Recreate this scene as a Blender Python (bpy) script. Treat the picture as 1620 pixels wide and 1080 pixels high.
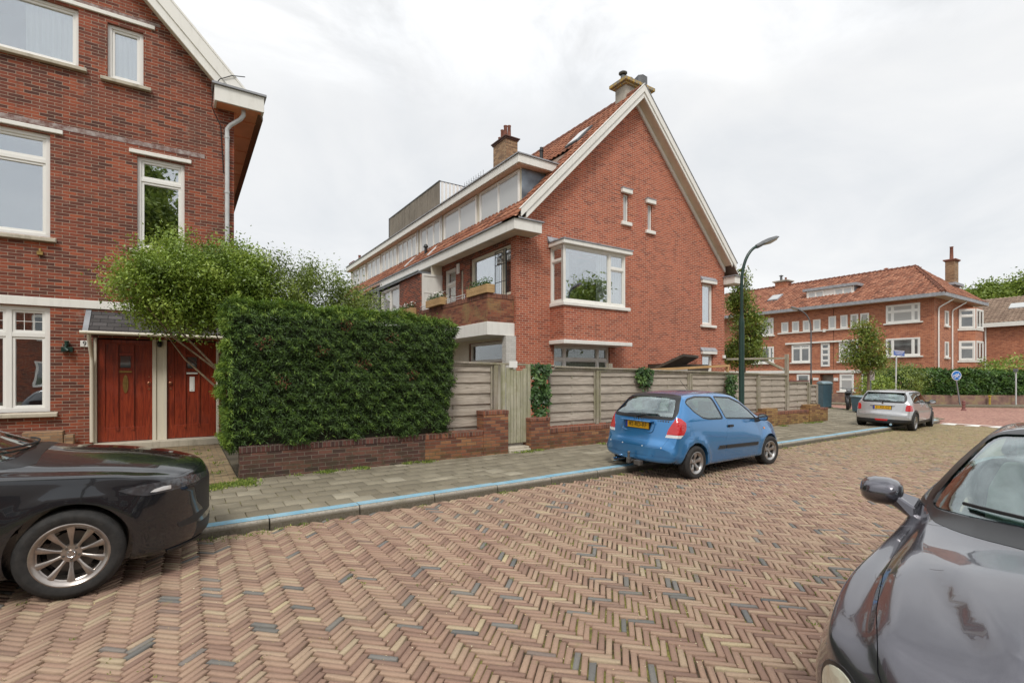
import bpy, bmesh, math, random
import numpy as np
from mathutils import Vector, Matrix
from mathutils.bvhtree import BVHTree
random.seed(7)
rng = np.random.default_rng(11)
for o in list(bpy.data.objects):
    bpy.data.objects.remove(o, do_unlink=True)
SC = bpy.context.scene
COL = SC.collection
R = math.radians
DEBUG = False

# ------------------------------------------------------------ camera, world, sun
cam_d = bpy.data.cameras.new('camera')
cam = bpy.data.objects.new('camera', cam_d)
COL.objects.link(cam)
cam_d.sensor_width = 36.0
cam_d.lens = 36.0 * 790 / 1620
cam_d.shift_y = 55.0 / 1620
cam_d.clip_end = 2000
cam.location = (0, 0, 1.68)
cam.rotation_euler = (R(90), 0, -math.atan2(.55, .835))
SC.camera = cam

w = bpy.data.worlds.new('World')
SC.world = w
w.use_nodes = True
wn, wl = w.node_tree.nodes, w.node_tree.links
wn.clear()
SUN_EL, SUN_AZ = R(52), R(215)      # azimuth clockwise from +Y
sky = wn.new('ShaderNodeTexSky'); sky.sky_type = 'NISHITA'; sky.sun_disc = False
sky.sun_elevation = SUN_EL; sky.sun_rotation = SUN_AZ
sm = wn.new('ShaderNodeVectorMath'); sm.operation = 'SCALE'; sm.inputs['Scale'].default_value = 0.10
wl.new(sky.outputs[0], sm.inputs[0])
tc = wn.new('ShaderNodeTexCoord')
sep = wn.new('ShaderNodeSeparateXYZ'); wl.new(tc.outputs['Generated'], sep.inputs[0])
# project the view direction onto a cloud deck so that clouds shrink towards the horizon
zz = wn.new('ShaderNodeMath'); zz.operation = 'ADD'; zz.inputs[1].default_value = .22; wl.new(sep.outputs[2], zz.inputs[0])
zc = wn.new('ShaderNodeMath'); zc.operation = 'MAXIMUM'; zc.inputs[1].default_value = .08; wl.new(zz.outputs[0], zc.inputs[0])
dx = wn.new('ShaderNodeMath'); dx.operation = 'DIVIDE'; wl.new(sep.outputs[0], dx.inputs[0]); wl.new(zc.outputs[0], dx.inputs[1])
dy = wn.new('ShaderNodeMath'); dy.operation = 'DIVIDE'; wl.new(sep.outputs[1], dy.inputs[0]); wl.new(zc.outputs[0], dy.inputs[1])
cmb = wn.new('ShaderNodeCombineXYZ'); wl.new(dx.outputs[0], cmb.inputs[0]); wl.new(dy.outputs[0], cmb.inputs[1])
nz = wn.new('ShaderNodeTexNoise'); nz.inputs['Scale'].default_value = 1.1; nz.inputs['Detail'].default_value = 7; nz.inputs['Roughness'].default_value = .55
nz.inputs['Distortion'].default_value = .5
wl.new(cmb.outputs[0], nz.inputs['Vector'])
cr = wn.new('ShaderNodeValToRGB')
cr.color_ramp.elements[0].position = .30; cr.color_ramp.elements[0].color = (.59, .61, .63, 1)
cr.color_ramp.elements[1].position = .62; cr.color_ramp.elements[1].color = (.74, .74, .735, 1)
e = cr.color_ramp.elements.new(.48); e.color = (.68, .688, .695, 1)
wl.new(nz.outputs['Fac'], cr.inputs[0])
# an overcast sky grows brighter towards the zenith
zr = wn.new('ShaderNodeMapRange'); zr.inputs['From Min'].default_value = .45; zr.inputs['From Max'].default_value = 1.0
zr.inputs['To Min'].default_value = 0.0; zr.inputs['To Max'].default_value = 1.0
wl.new(sep.outputs[2], zr.inputs['Value'])
n2 = wn.new('ShaderNodeTexNoise'); n2.inputs['Scale'].default_value = 2.3; n2.inputs['Detail'].default_value = 6; n2.inputs['Roughness'].default_value = .6; n2.inputs['Distortion'].default_value = .8
wl.new(cmb.outputs[0], n2.inputs['Vector'])
z2 = wn.new('ShaderNodeMapRange'); z2.inputs['From Min'].default_value = .36; z2.inputs['From Max'].default_value = .64; z2.inputs['To Min'].default_value = -.30; z2.inputs['To Max'].default_value = 1.75
wl.new(n2.outputs['Fac'], z2.inputs['Value'])
z3 = wn.new('ShaderNodeMath'); z3.operation = 'MULTIPLY'; wl.new(zr.outputs[0], z3.inputs[0]); wl.new(z2.outputs[0], z3.inputs[1])
z4 = wn.new('ShaderNodeMath'); z4.operation = 'ADD'; z4.inputs[1].default_value = 1.0; wl.new(z3.outputs[0], z4.inputs[0])
cs = wn.new('ShaderNodeVectorMath'); cs.operation = 'SCALE'; wl.new(cr.outputs[0], cs.inputs[0]); wl.new(z4.outputs[0], cs.inputs['Scale'])
mx = wn.new('ShaderNodeMix'); mx.data_type = 'RGBA'; mx.inputs[0].default_value = .93
wl.new(sm.outputs[0], mx.inputs[6]); wl.new(cs.outputs[0], mx.inputs[7])
bg = wn.new('ShaderNodeBackground'); bg.inputs[1].default_value = 1.0
wl.new(mx.outputs[2], bg.inputs[0])
wo = wn.new('ShaderNodeOutputWorld'); wl.new(bg.outputs[0], wo.inputs[0])

sd = bpy.data.lights.new('sun', 'SUN'); sd.energy = 1.5; sd.angle = R(14); sd.color = (1, .96, .9)
sun = bpy.data.objects.new('sun', sd); COL.objects.link(sun)
sdir = Vector((math.sin(SUN_AZ) * math.cos(SUN_EL), math.cos(SUN_AZ) * math.cos(SUN_EL), math.sin(SUN_EL)))
sun.rotation_euler = sdir.to_track_quat('Z', 'Y').to_euler()

SC.view_settings.view_transform = 'Standard'
SC.view_settings.look = 'None'
SC.view_settings.gamma = 1
SC.view_settings.exposure = .42
SC.render.engine = 'CYCLES'

# ------------------------------------------------------------ helpers
def tag(o, label=None, cat=None, group=None, kind=None):
    if label: o['label'] = label
    if cat: o['category'] = cat
    if group: o['group'] = group
    if kind: o['kind'] = kind
    return o

def thing(name, label, cat, loc=(0, 0, 0), rz=0, group=None, local=False):
    o = bpy.data.objects.new(name, None)
    COL.objects.link(o)
    o.location = loc; o.rotation_euler = (0, 0, rz)
    o.empty_display_size = .3
    LOCAL[o.name] = local
    return tag(o, label, cat, group)
LOCAL = {}

def offset_of(parent):
    """world-space origin to subtract from vertices given in world coordinates"""
    v = Vector((0, 0, 0)); p = parent; loc = False
    while p is not None:
        v += Vector(p.location); loc = LOCAL.get(p.name, False); p = p.parent
    return Vector((0, 0, 0)) if loc else v

def link_mesh(me, name, mats, parent=None, smooth=None, keep=False):
    for m in (mats if isinstance(mats, (list, tuple)) else [mats]):
        if m and len(me.materials) < 8: me.materials.append(m)
    o = bpy.data.objects.new(name, me)
    COL.objects.link(o)
    if parent is not None:
        off = offset_of(parent)
        if off.length > 0: me.transform(Matrix.Translation(-off))
        o.parent = parent
    elif not keep and len(me.vertices):
        n = len(me.vertices); a = np.empty(n * 3, 'f'); me.vertices.foreach_get('co', a); a = a.reshape(-1, 3)
        lo, hi = a.min(0), a.max(0)
        c = Vector(((lo[0] + hi[0]) / 2, (lo[1] + hi[1]) / 2, lo[2]))
        me.transform(Matrix.Translation(-c)); o.location = c
    if smooth is not None:
        me.shade_smooth()
        if smooth < 180: me.set_sharp_from_angle(angle=R(smooth))
    return o

def box_uv(me):
    """box-project UVs in metres"""
    nl = len(me.loops); nf = len(me.polygons)
    if nl == 0: return
    co = np.empty(len(me.vertices) * 3, 'f'); me.vertices.foreach_get('co', co); co = co.reshape(-1, 3)
    vi = np.empty(nl, 'i'); me.loops.foreach_get('vertex_index', vi)
    nrm = np.empty(nf * 3, 'f'); me.polygons.foreach_get('normal', nrm); nrm = nrm.reshape(-1, 3)
    lt = np.empty(nf, 'i'); me.polygons.foreach_get('loop_total', lt)
    n = np.repeat(nrm, lt, axis=0)
    c = co[vi]; a = np.abs(n)
    uv = np.where((a[:, 2] > .75)[:, None], c[:, :2], np.where((a[:, 0] > a[:, 1])[:, None], c[:, 1:3], c[:, [0, 2]]))
    l = me.uv_layers.new(name='UVMap')
    l.data.foreach_set('uv', uv.astype('f').ravel())

class MB:
    def __init__(s, o=(0, 0, 0), u=(1, 0, 0), n=(0, 1, 0), w=(0, 0, 1)):
        s.v = []; s.f = []; s.mi = []; s.m = 0
        s.o = Vector(o); s.u = Vector(u); s.n = Vector(n); s.w = Vector(w)
    def P(s, p): return s.o + s.u * p[0] + s.n * p[1] + s.w * p[2]
    def add(s, vs, fs):
        b = len(s.v)
        s.v += [s.P(p) for p in vs]
        for f in fs: s.f.append([b + i for i in f]); s.mi.append(s.m)
        return s
    def box(s, x0, y0, z0, x1, y1, z1):
        if x0 > x1: x0, x1 = x1, x0
        if y0 > y1: y0, y1 = y1, y0
        if z0 > z1: z0, z1 = z1, z0
        return s.add([(x0, y0, z0), (x1, y0, z0), (x1, y1, z0), (x0, y1, z0), (x0, y0, z1), (x1, y0, z1), (x1, y1, z1), (x0, y1, z1)],
              [(3, 2, 1, 0), (4, 5, 6, 7), (0, 1, 5, 4), (1, 2, 6, 5), (2, 3, 7, 6), (3, 0, 4, 7)])
    def prism(s, poly, ax, a, b):
        """poly: 2D points; ax: 0 -> poly in (y,z) extruded in x; 1 -> (x,z) in y; 2 -> (x,y) in z"""
        n = len(poly)
        def q(p, t): return (t, p[0], p[1]) if ax == 0 else ((p[0], t, p[1]) if ax == 1 else (p[0], p[1], t))
        area = sum(poly[i][0] * poly[(i + 1) % n][1] - poly[(i + 1) % n][0] * poly[i][1] for i in range(n))
        if (area < 0) != (ax == 1): poly = poly[::-1]
        if a > b: a, b = b, a
        vs = [q(p, a) for p in poly] + [q(p, b) for p in poly]
        fs = [list(range(n))[::-1], list(range(n, 2 * n))] + [(i, (i + 1) % n, (i + 1) % n + n, i + n) for i in range(n)]
        return s.add(vs, fs)
    def hexa(s, a, b):
        """a, b: two rings of equal length bridged, capped"""
        n = len(a)
        return s.add(list(a) + list(b), [list(range(n))[::-1], list(range(n, 2 * n))] + [(i, (i + 1) % n, (i + 1) % n + n, i + n) for i in range(n)])
    def tube(s, pts, r, n=8, cap=True):
        pts = [Vector(p) for p in pts]
        rs = r if isinstance(r, (list, tuple)) else [r] * len(pts)
        vs = []; fs = []; prev = None
        for i, p in enumerate(pts):
            t = (pts[min(i + 1, len(pts) - 1)] - pts[max(i - 1, 0)]).normalized()
            if prev is None:
                a = Vector((0, 0, 1)) if abs(t.z) < .9 else Vector((1, 0, 0))
                x = t.cross(a).normalized()
            else:
                x = (prev - t * prev.dot(t)).normalized()
            prev = x; y = t.cross(x)
            for k in range(n):
                an = 2 * math.pi * k / n
                vs.append(p + (x * math.cos(an) + y * math.sin(an)) * rs[i])
        for i in range(len(pts) - 1):
            for k in range(n):
                fs.append((i * n + k, i * n + (k + 1) % n, (i + 1) * n + (k + 1) % n, (i + 1) * n + k))
        if cap: fs += [list(range(n))[::-1], [(len(pts) - 1) * n + k for k in range(n)]]
        return s.add(vs, fs)
    def cyl(s, c, r, h, n=16, r2=None, ax=2):
        d = [(1, 0, 0), (0, 1, 0), (0, 0, 1)][ax]
        c = Vector(c)
        return s.tube([c, c + Vector(d) * h], [r, r if r2 is None else r2], n)
    def lathe(s, prof, c=(0, 0, 0), n=24, ax=2):
        vs = []; fs = []
        for (r, t) in prof:
            for k in range(n):
                an = 2 * math.pi * k / n; a, b = r * math.cos(an), r * math.sin(an)
                p = (a, b, t) if ax == 2 else ((a, t, b) if ax == 1 else (t, a, b))
                vs.append((c[0] + p[0], c[1] + p[1], c[2] + p[2]))
        for i in range(len(prof) - 1):
            for k in range(n):
                q = (i * n + k, i * n + (k + 1) % n, (i + 1) * n + (k + 1) % n, (i + 1) * n + k)
                fs.append(q if ax != 1 else q[::-1])
        return s.add(vs, fs)
    def mesh(s, name='m'):
        me = bpy.data.meshes.new(name)
        me.from_pydata([tuple(v) for v in s.v], [], s.f); me.update()
        if any(s.mi): me.polygons.foreach_set('material_index', s.mi)
        return me
    def build(s, name, mats, parent=None, bevel=0, smooth=None, seg=1, fix=True, keep=False):
        me = s.mesh(name)
        if bevel or fix:
            bm = bmesh.new(); bm.from_mesh(me)
            if fix: bmesh.ops.recalc_face_normals(bm, faces=bm.faces)
            if bevel:
                bmesh.ops.bevel(bm, geom=[e for e in bm.edges if e.is_manifold and e.calc_face_angle(0) > .5], offset=bevel, segments=seg, affect='EDGES', profile=.6, clamp_overlap=True)
            bm.to_mesh(me); bm.free()
        box_uv(me)
        return link_mesh(me, name, mats, parent, smooth, keep)

def volume(me):
    bm = bmesh.new(); bm.from_mesh(me); v = bm.calc_volume(signed=True); bm.free(); return v
def boolean(a, b, op='DIFFERENCE', tries=3):
    """mesh data boolean through a throwaway scene, nudged and repeated when the solver gives nonsense"""
    va = abs(volume(a)); vb = abs(volume(b))
    for k in range(tries):
        me = boolean1(a, b, op, k); v = abs(volume(me))
        ok = (v <= va * 1.001 + 1e-6) and v > 1e-9 and (op == 'DIFFERENCE' and v >= va - vb * 1.02 - 1e-6 or op == 'INTERSECT' and v <= vb * 1.001)
        if DEBUG: print('BOOL', op, round(va, 5), round(vb, 5), round(v, 5), 'ok' if ok else 'BAD', flush=True)
        if ok: return me
        if k: b.transform(Matrix.Translation((.0007 * (k + 1), .0005, .0006 * (k + 1))))
    return a.copy() if op == 'DIFFERENCE' else me
def boolean1(a, b, op, k=0):
    s = bpy.data.scenes.new('tmp')
    oa = bpy.data.objects.new('a', a); ob = bpy.data.objects.new('b', b)
    s.collection.objects.link(oa); s.collection.objects.link(ob)
    m = oa.modifiers.new('b', 'BOOLEAN'); m.operation = op; m.object = ob; m.solver = 'EXACT'
    if k: m.use_self = True; m.use_hole_tolerant = True
    s.view_layers[0].update()
    dg = s.view_layers[0].depsgraph
    me = bpy.data.meshes.new_from_object(oa.evaluated_get(dg), depsgraph=dg)
    bpy.data.objects.remove(oa); bpy.data.objects.remove(ob); bpy.data.scenes.remove(s)
    return me

def text_mesh(body, size, ext=.002, spacing=1.0, align='CENTER'):
    c = bpy.data.curves.new('t', 'FONT'); c.body = body; c.size = size; c.extrude = ext; c.space_character = spacing
    c.align_x = align; c.align_y = 'CENTER'
    s = bpy.data.scenes.new('tmp'); o = bpy.data.objects.new('t', c); s.collection.objects.link(o)
    s.view_layers[0].update(); dg = s.view_layers[0].depsgraph
    me = bpy.data.meshes.new_from_object(o.evaluated_get(dg), depsgraph=dg)
    bpy.data.objects.remove(o); bpy.data.scenes.remove(s)
    return me

def text_on(body, size, name, mat, parent, o, u, w_, n, ext=.002, spacing=1.0, sx=1.0):
    me = text_mesh(body, size, ext, spacing)
    u, w_, n = Vector(u), Vector(w_), Vector(n)
    M = Matrix(((u.x * sx, w_.x, n.x, o[0]), (u.y * sx, w_.y, n.y, o[1]), (u.z * sx, w_.z, n.z, o[2]), (0, 0, 0, 1)))
    me.transform(M)
    return link_mesh(me, name, mat, parent)

def dup(root, loc=None, rz=None, label=None):
    r = root.copy(); COL.objects.link(r); LOCAL[r.name] = True
    if loc is not None: r.location = loc
    if rz is not None: r.rotation_euler = (0, 0, rz)
    if label: r['label'] = label
    for ch in list(root.children):
        c = ch.copy(); COL.objects.link(c); c.parent = r
        for g in ch.children:
            d = g.copy(); COL.objects.link(d); d.parent = c
    return r

# ------------------------------------------------------------ materials
class NT:
    def __init__(s, name):
        s.m = bpy.data.materials.new(name); s.m.use_nodes = True
        s.n = s.m.node_tree.nodes; s.l = s.m.node_tree.links
        s.b = s.n['Principled BSDF']; s.out = s.n['Material Output']
    def new(s, t, **kw):
        x = s.n.new(t)
        for k, v in kw.items():
            if hasattr(x, k): setattr(x, k, v)
        return x
    def link(s, a, b): s.l.new(a, b)
    def uv(s): return s.new('ShaderNodeTexCoord').outputs['UV']
    def obj(s): return s.new('ShaderNodeTexCoord').outputs['Object']
    def noise(s, vec, scale, detail=4, rough=.55, dist=0):
        x = s.new('ShaderNodeTexNoise'); x.inputs['Scale'].default_value = scale; x.inputs['Detail'].default_value = detail
        x.inputs['Roughness'].default_value = rough; x.inputs['Distortion'].default_value = dist
        if vec is not None: s.link(vec, x.inputs['Vector'])
        return x.outputs['Fac']
    def ramp(s, fac, stops, interp='LINEAR'):
        x = s.new('ShaderNodeValToRGB'); x.color_ramp.interpolation = interp
        els = x.color_ramp.elements
        els[0].position, els[0].color = stops[0][0], (*stops[0][1], 1)
        els[1].position, els[1].color = stops[-1][0], (*stops[-1][1], 1)
        for p, c in stops[1:-1]:
            e = els.new(p); e.color = (*c, 1)
        s.link(fac, x.inputs[0]); return x.outputs[0]
    def mix(s, fac, a, b, mode='MIX'):
        x = s.new('ShaderNodeMix'); x.data_type = 'RGBA'; x.blend_type = mode
        for v, i in ((fac, 0), (a, 6), (b, 7)):
            if isinstance(v, (int, float)): x.inputs[i].default_value = v
            elif isinstance(v, tuple): x.inputs[i].default_value = (*v, 1)
            else: s.link(v, x.inputs[i])
        return x.outputs[2]
    def math(s, op, a, b=0.0):
        x = s.new('ShaderNodeMath'); x.operation = op
        for v, i in ((a, 0), (b, 1)):
            if isinstance(v, (int, float)): x.inputs[i].default_value = v
            else: s.link(v, x.inputs[i])
        return x.outputs[0]
    def maprange(s, v, a, b, c, d):
        x = s.new('ShaderNodeMapRange')
        s.link(v, x.inputs[0])
        for i, q in enumerate((a, b, c, d)): x.inputs[i + 1].default_value = q
        return x.outputs[0]
    def scale(s, vec, sc):
        x = s.new('ShaderNodeMapping'); x.inputs['Scale'].default_value = sc; s.link(vec, x.inputs[0]); return x.outputs[0]
    def bump(s, h, strength=.5, dist=.01):
        x = s.new('ShaderNodeBump'); x.inputs['Strength'].default_value = strength; x.inputs['Distance'].default_value = dist
        s.link(h, x.inputs['Height']); s.link(x.outputs[0], s.b.inputs['Normal']); return x
    def col(s, c):
        if isinstance(c, tuple): s.b.inputs['Base Color'].default_value = (*c, 1)
        else: s.link(c, s.b.inputs['Base Color'])
    def set(s, **kw):
        for k, v in kw.items():
            k = k.replace('_', ' ')
            if isinstance(v, (int, float)): s.b.inputs[k].default_value = v
            elif isinstance(v, tuple): s.b.inputs[k].default_value = (*v, 1) if len(v) == 3 else v
            else: s.link(v, s.b.inputs[k])
        return s

def m_plain(name, c, rough=.5, var=.12, sc=6, bump=.0, **kw):
    t = NT(name); v = t.obj()
    n = t.noise(v, sc, 5)
    a = tuple(x * (1 - var) for x in c); b = tuple(min(1, x * (1 + var)) for x in c)
    t.col(t.ramp(n, [(.3, a), (.7, b)])); t.set(Roughness=rough, **kw)
    if bump: t.bump(t.noise(v, sc * 6, 4), .4, bump)
    return t.m

def m_paint(name, c, dirt=(.35, .32, .26), amt=.35, rough=.45):
    """painted wood with dirt streaks and patchy weathering"""
    t = NT(name); v = t.obj()
    n1 = t.noise(t.scale(v, (2.5, 2.5, .5)), 3.2, 6, .65)
    n2 = t.noise(v, 22, 4, .6)
    f = t.math('MULTIPLY', t.maprange(n1, .48, .75, 0, amt), t.maprange(n2, .3, .7, .35, 1))
    t.col(t.mix(f, c, dirt)); t.set(Roughness=rough)
    t.bump(n2, .15, .003)
    return t.m

def m_brick(name, stops, mortar, scale=1.0, mort=.011, rough=.85, patch=None, patch_c=None, patch_lo=.55, bstr=.8, rowh=.0625, bw=.22, low=None, msize=.5, smooth=.15, bloom=None):
    t = NT(name); uv = t.uv()
    b = t.new('ShaderNodeTexBrick')
    b.offset = .5; b.inputs['Scale'].default_value = 1; b.inputs['Mortar Size'].default_value = mort * msize
    b.inputs['Mortar Smooth'].default_value = smooth; b.inputs['Brick Width'].default_value = bw; b.inputs['Row Height'].default_value = rowh
    b.inputs['Color1'].default_value = (0, 0, 0, 1); b.inputs['Color2'].default_value = (1, 1, 1, 1); b.inputs['Mortar'].default_value = (.5, .5, .5, 1)
    # wobble the courses a little
    dn = t.new('ShaderNodeTexNoise'); dn.inputs['Scale'].default_value = 7; t.link(uv, dn.inputs['Vector'])
    dv = t.new('ShaderNodeVectorMath'); dv.operation = 'SCALE'; dv.inputs['Scale'].default_value = .008; t.link(dn.outputs['Color'], dv.inputs[0])
    av = t.new('ShaderNodeVectorMath'); av.operation = 'ADD'; t.link(uv, av.inputs[0]); t.link(dv.outputs[0], av.inputs[1])
    t.link(av.outputs[0], b.inputs['Vector'])
    c = t.ramp(b.outputs['Color'], stops)
    n = t.noise(uv, 26, 5, .65)
    c = t.mix(.35, c, t.ramp(n, [(.3, (.35, .35, .35)), (.7, (1, 1, 1))]), 'MULTIPLY')
    big = t.noise(t.scale(uv, (.5, .5, .5)), 1.3, 5, .6)
    c = t.mix(.5, c, t.ramp(big, [(.32, (.62, .58, .56)), (.52, (.95, .95, .95)), (.7, (1, 1, 1))]), 'MULTIPLY')
    if patch:
        pn = t.noise(uv, patch, 5, .7, .6)
        c = t.mix(t.maprange(pn, patch_lo, patch_lo + .13, 0, .75), c, patch_c)
    mn = t.noise(uv, 9, 5, .7)
    mo = t.mix(mn, tuple(x * .62 for x in mortar), tuple(min(1, x * 1.25) for x in mortar))
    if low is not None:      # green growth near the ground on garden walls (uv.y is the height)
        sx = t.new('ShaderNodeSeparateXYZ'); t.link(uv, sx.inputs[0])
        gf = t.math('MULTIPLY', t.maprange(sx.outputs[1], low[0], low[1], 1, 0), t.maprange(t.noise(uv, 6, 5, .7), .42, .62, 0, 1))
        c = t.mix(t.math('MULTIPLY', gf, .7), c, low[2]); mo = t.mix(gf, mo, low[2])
    c = t.mix(b.outputs['Fac'], c, mo)
    if bloom:      # lime bloom and rain streaks washed down the wall
        bl = t.noise(t.scale(uv, (1.0, .42, 1)), 2.6, 7, .75, .5)
        c = t.mix(t.math('MULTIPLY', t.maprange(bl, bloom, bloom + .14, 0, .42), t.maprange(n, .35, .6, .3, 1)), c, (.46, .40, .34))
        st = t.noise(t.scale(uv, (3.0, .22, 1)), 2.0, 5, .7)
        c = t.mix(t.maprange(st, .54, .74, 0, .38), c, (.075, .045, .035))
    t.col(c); t.set(Roughness=rough)
    h = t.math('SUBTRACT', t.math('MULTIPLY', n, .35), b.outputs['Fac'])
    t.bump(h, bstr, .006)
    return t.m

M = {}
M['brick_red'] = m_brick('dark red brick', [(0, (.10, .034, .024)), (.3, (.20, .050, .028)), (.6, (.31, .070, .033)), (.85, (.41, .098, .042)), (1, (.20, .06, .04))], (.40, .32, .24), bw=.23, rowh=.0655, mort=.011, patch=1.1, patch_c=(.13, .045, .03), patch_lo=.52, smooth=.4, bloom=.60)
M['brick_gable'] = m_brick('orange red brick', [(0, (.30, .068, .036)), (.3, (.44, .105, .050)), (.7, (.56, .145, .068)), (1, (.48, .13, .07))], (.62, .50, .38), bw=.215, rowh=.0655, mort=.012, patch=.9, patch_c=(.46, .085, .05), patch_lo=.60, smooth=.3, bloom=.66)
M['brick_far'] = m_brick('pale orange brick', [(0, (.33, .10, .055)), (.4, (.50, .17, .085)), (1, (.62, .24, .125))], (.52, .40, .30), bw=.22, rowh=.066, mort=.01, patch=2.2, patch_c=(.36, .10, .06), patch_lo=.56)
M['brick_tan'] = m_brick('tan brick', [(0, (.22, .13, .075)), (.5, (.38, .22, .12)), (1, (.48, .31, .17))], (.22, .18, .13))
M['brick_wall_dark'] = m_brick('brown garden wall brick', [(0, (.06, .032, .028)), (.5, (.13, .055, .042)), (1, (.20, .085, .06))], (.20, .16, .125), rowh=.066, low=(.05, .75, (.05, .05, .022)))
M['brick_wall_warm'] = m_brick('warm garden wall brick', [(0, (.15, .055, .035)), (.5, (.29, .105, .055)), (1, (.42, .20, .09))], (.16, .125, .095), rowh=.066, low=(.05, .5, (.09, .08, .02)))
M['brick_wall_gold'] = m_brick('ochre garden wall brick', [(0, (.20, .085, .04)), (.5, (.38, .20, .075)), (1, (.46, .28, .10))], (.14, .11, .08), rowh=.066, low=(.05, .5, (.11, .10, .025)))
M['brick_path'] = m_brick('yellow brick pavers', [(0, (.20, .13, .075)), (.5, (.34, .24, .13)), (1, (.42, .31, .18))], (.13, .12, .07), bw=.2, rowh=.07, mort=.014, patch=3, patch_c=(.10, .12, .035), patch_lo=.55)
M['brick_soldier'] = m_brick('soldier course brick', [(0, (.12, .045, .032)), (.5, (.24, .085, .05)), (1, (.34, .13, .07))], (.20, .16, .12), bw=.0655, rowh=.6)
M['soldier_dark'] = m_brick('dark soldier course brick', [(0, (.06, .03, .026)), (.5, (.11, .045, .035)), (1, (.17, .065, .05))], (.17, .14, .11), bw=.0655, rowh=.6)
M['brick_white'] = m_brick('white painted brick', [(0, (.62, .60, .55)), (1, (.74, .72, .67))], (.52, .50, .45))
M['white'] = m_paint('white paint', (.80, .785, .73), amt=.3)
M['cream'] = m_paint('cream paint', (.70, .65, .53), amt=.3)
M['whitec'] = m_paint('clean white frame paint', (.82, .81, .77), amt=.12)
M['stone'] = m_paint('weathered sill stone', (.50, .45, .36), (.18, .16, .11), .9, .9)
M['zinc'] = m_plain('zinc sheet', (.33, .35, .37), .42, .2, 4, .001, Metallic=.75)
M['pipe'] = m_plain('grey painted pipe', (.55, .56, .56), .4, .1)
M['lead'] = m_plain('lead flashing', (.30, .31, .33), .6, .22, 5, .003)
M['zincpanel'] = m_plain('dark dormer cheek', (.20, .24, .28), .45, .35, 3, .002, Metallic=.4)
M['soffit_o'] = m_plain('orange stained soffit board', (.78, .33, .18), .6, .1, 3)
M['soffit_c'] = m_plain('cream soffit board', (.66, .56, .43), .6, .1, 2)
M['soffit_p'] = m_plain('pinkish soffit board', (.72, .52, .40), .6, .08, 2)
M['concrete'] = m_plain('weathered concrete', (.36, .33, .28), .9, .35, 3, .006)
M['conc_lichen'] = (lambda t: (t.col(t.mix(t.maprange(t.noise(t.obj(), 9, 5, .7), .42, .6, 0, 1), (.25, .23, .19), (.50, .33, .07))), t.set(Roughness=.95), t.m)[-1])(NT('lichen on concrete'))
M['black'] = m_plain('black metal', (.022, .022, .023), .45, .1)
M['dark'] = m_plain('dark interior', (.03, .028, .026), .9, .2)
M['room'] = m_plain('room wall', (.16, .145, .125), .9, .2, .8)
M['green_metal'] = m_plain('dark green enamel', (.010, .036, .026), .35, .15)
M['lamp_grey'] = m_plain('grey lamp housing', (.11, .115, .12), .5, .15)
M['terracotta'] = m_plain('terracotta flue pot', (.23, .09, .06), .8, .3, 9)
M['rust'] = m_plain('rusty brown paint', (.20, .08, .07), .7, .3, 9)

def m_glass(name, tint=(.86, .9, .9), refl=.30, rough=.01, wav=.12):
    t = NT(name)
    tr = t.new('ShaderNodeBsdfTransparent'); tr.inputs[0].default_value = (*tint, 1)
    gl = t.new('ShaderNodeBsdfGlossy'); gl.inputs['Roughness'].default_value = rough; gl.inputs['Color'].default_value = (.95, .97, 1, 1)
    lw = t.new('ShaderNodeLayerWeight'); lw.inputs['Blend'].default_value = .5
    f = t.maprange(t.math('POWER', lw.outputs['Facing'], 3.5), 0, 1, refl, .95)
    # old panes are never quite flat
    bp = t.new('ShaderNodeBump'); bp.inputs['Strength'].default_value = wav; bp.inputs['Distance'].default_value = .02
    t.link(t.noise(t.obj(), 1.3, 2), bp.inputs['Height']); t.link(bp.outputs[0], gl.inputs['Normal'])
    ms = t.new('ShaderNodeMixShader'); t.link(f, ms.inputs[0]); t.link(tr.outputs[0], ms.inputs[1]); t.link(gl.outputs[0], ms.inputs[2])
    t.link(ms.outputs[0], t.out.inputs[0]); return t.m
M['glass'] = m_glass('window glass', refl=.42)
M['glass_low'] = m_glass('clear window glass', refl=.10)
M['glass_far'] = (lambda t: (t.col(t.ramp(t.noise(t.obj(), .7, 3), [(.35, (.03, .035, .04)), (.6, (.12, .13, .13))])), t.set(Roughness=.03), t.b.inputs.__getitem__('IOR').__setattr__('default_value', 2.2), t.m)[-1])(NT('far dark window glass'))
M['glass_net'] = (lambda t: (t.col((.45, .46, .45)), t.set(Roughness=.03), t.b.inputs.__getitem__('IOR').__setattr__('default_value', 2.0), t.m)[-1])(NT('window glass with net curtain behind'))
M['car_glass'] = m_glass('green tinted car glass', (.66, .80, .77), .16, .0, 0)
M['car_glass_clear'] = m_glass('lamp lens glass', (.95, .95, .95), .12, .0)

def m_curtain(name, a, b, freq):
    t = NT(name); s = t.new('ShaderNodeSeparateXYZ'); t.link(t.uv(), s.inputs[0])
    f = t.math('SINE', t.math('MULTIPLY', s.outputs[0], freq)); f = t.maprange(f, -1, 1, 0, 1)
    t.col(t.ramp(f, [(0, a), (1, b)])); t.set(Roughness=.9)
    t.bump(f, 1, .02); return t.m
M['curtain'] = m_curtain('white curtain', (.62, .61, .57), (.72, .71, .67), 75)
M['blind'] = (lambda t, s: (t.link(t.uv(), s.inputs[0]), t.col(t.ramp(t.maprange(t.math('SINE', t.math('MULTIPLY', s.outputs[1], 140)), -1, 1, 0, 1), [(0, (.13, .14, .09)), (1, (.42, .43, .32))])), t.set(Roughness=.7), t.m)[-1])(*(lambda t: (t, t.new('ShaderNodeSeparateXYZ')))(NT('venetian blind')))

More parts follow.
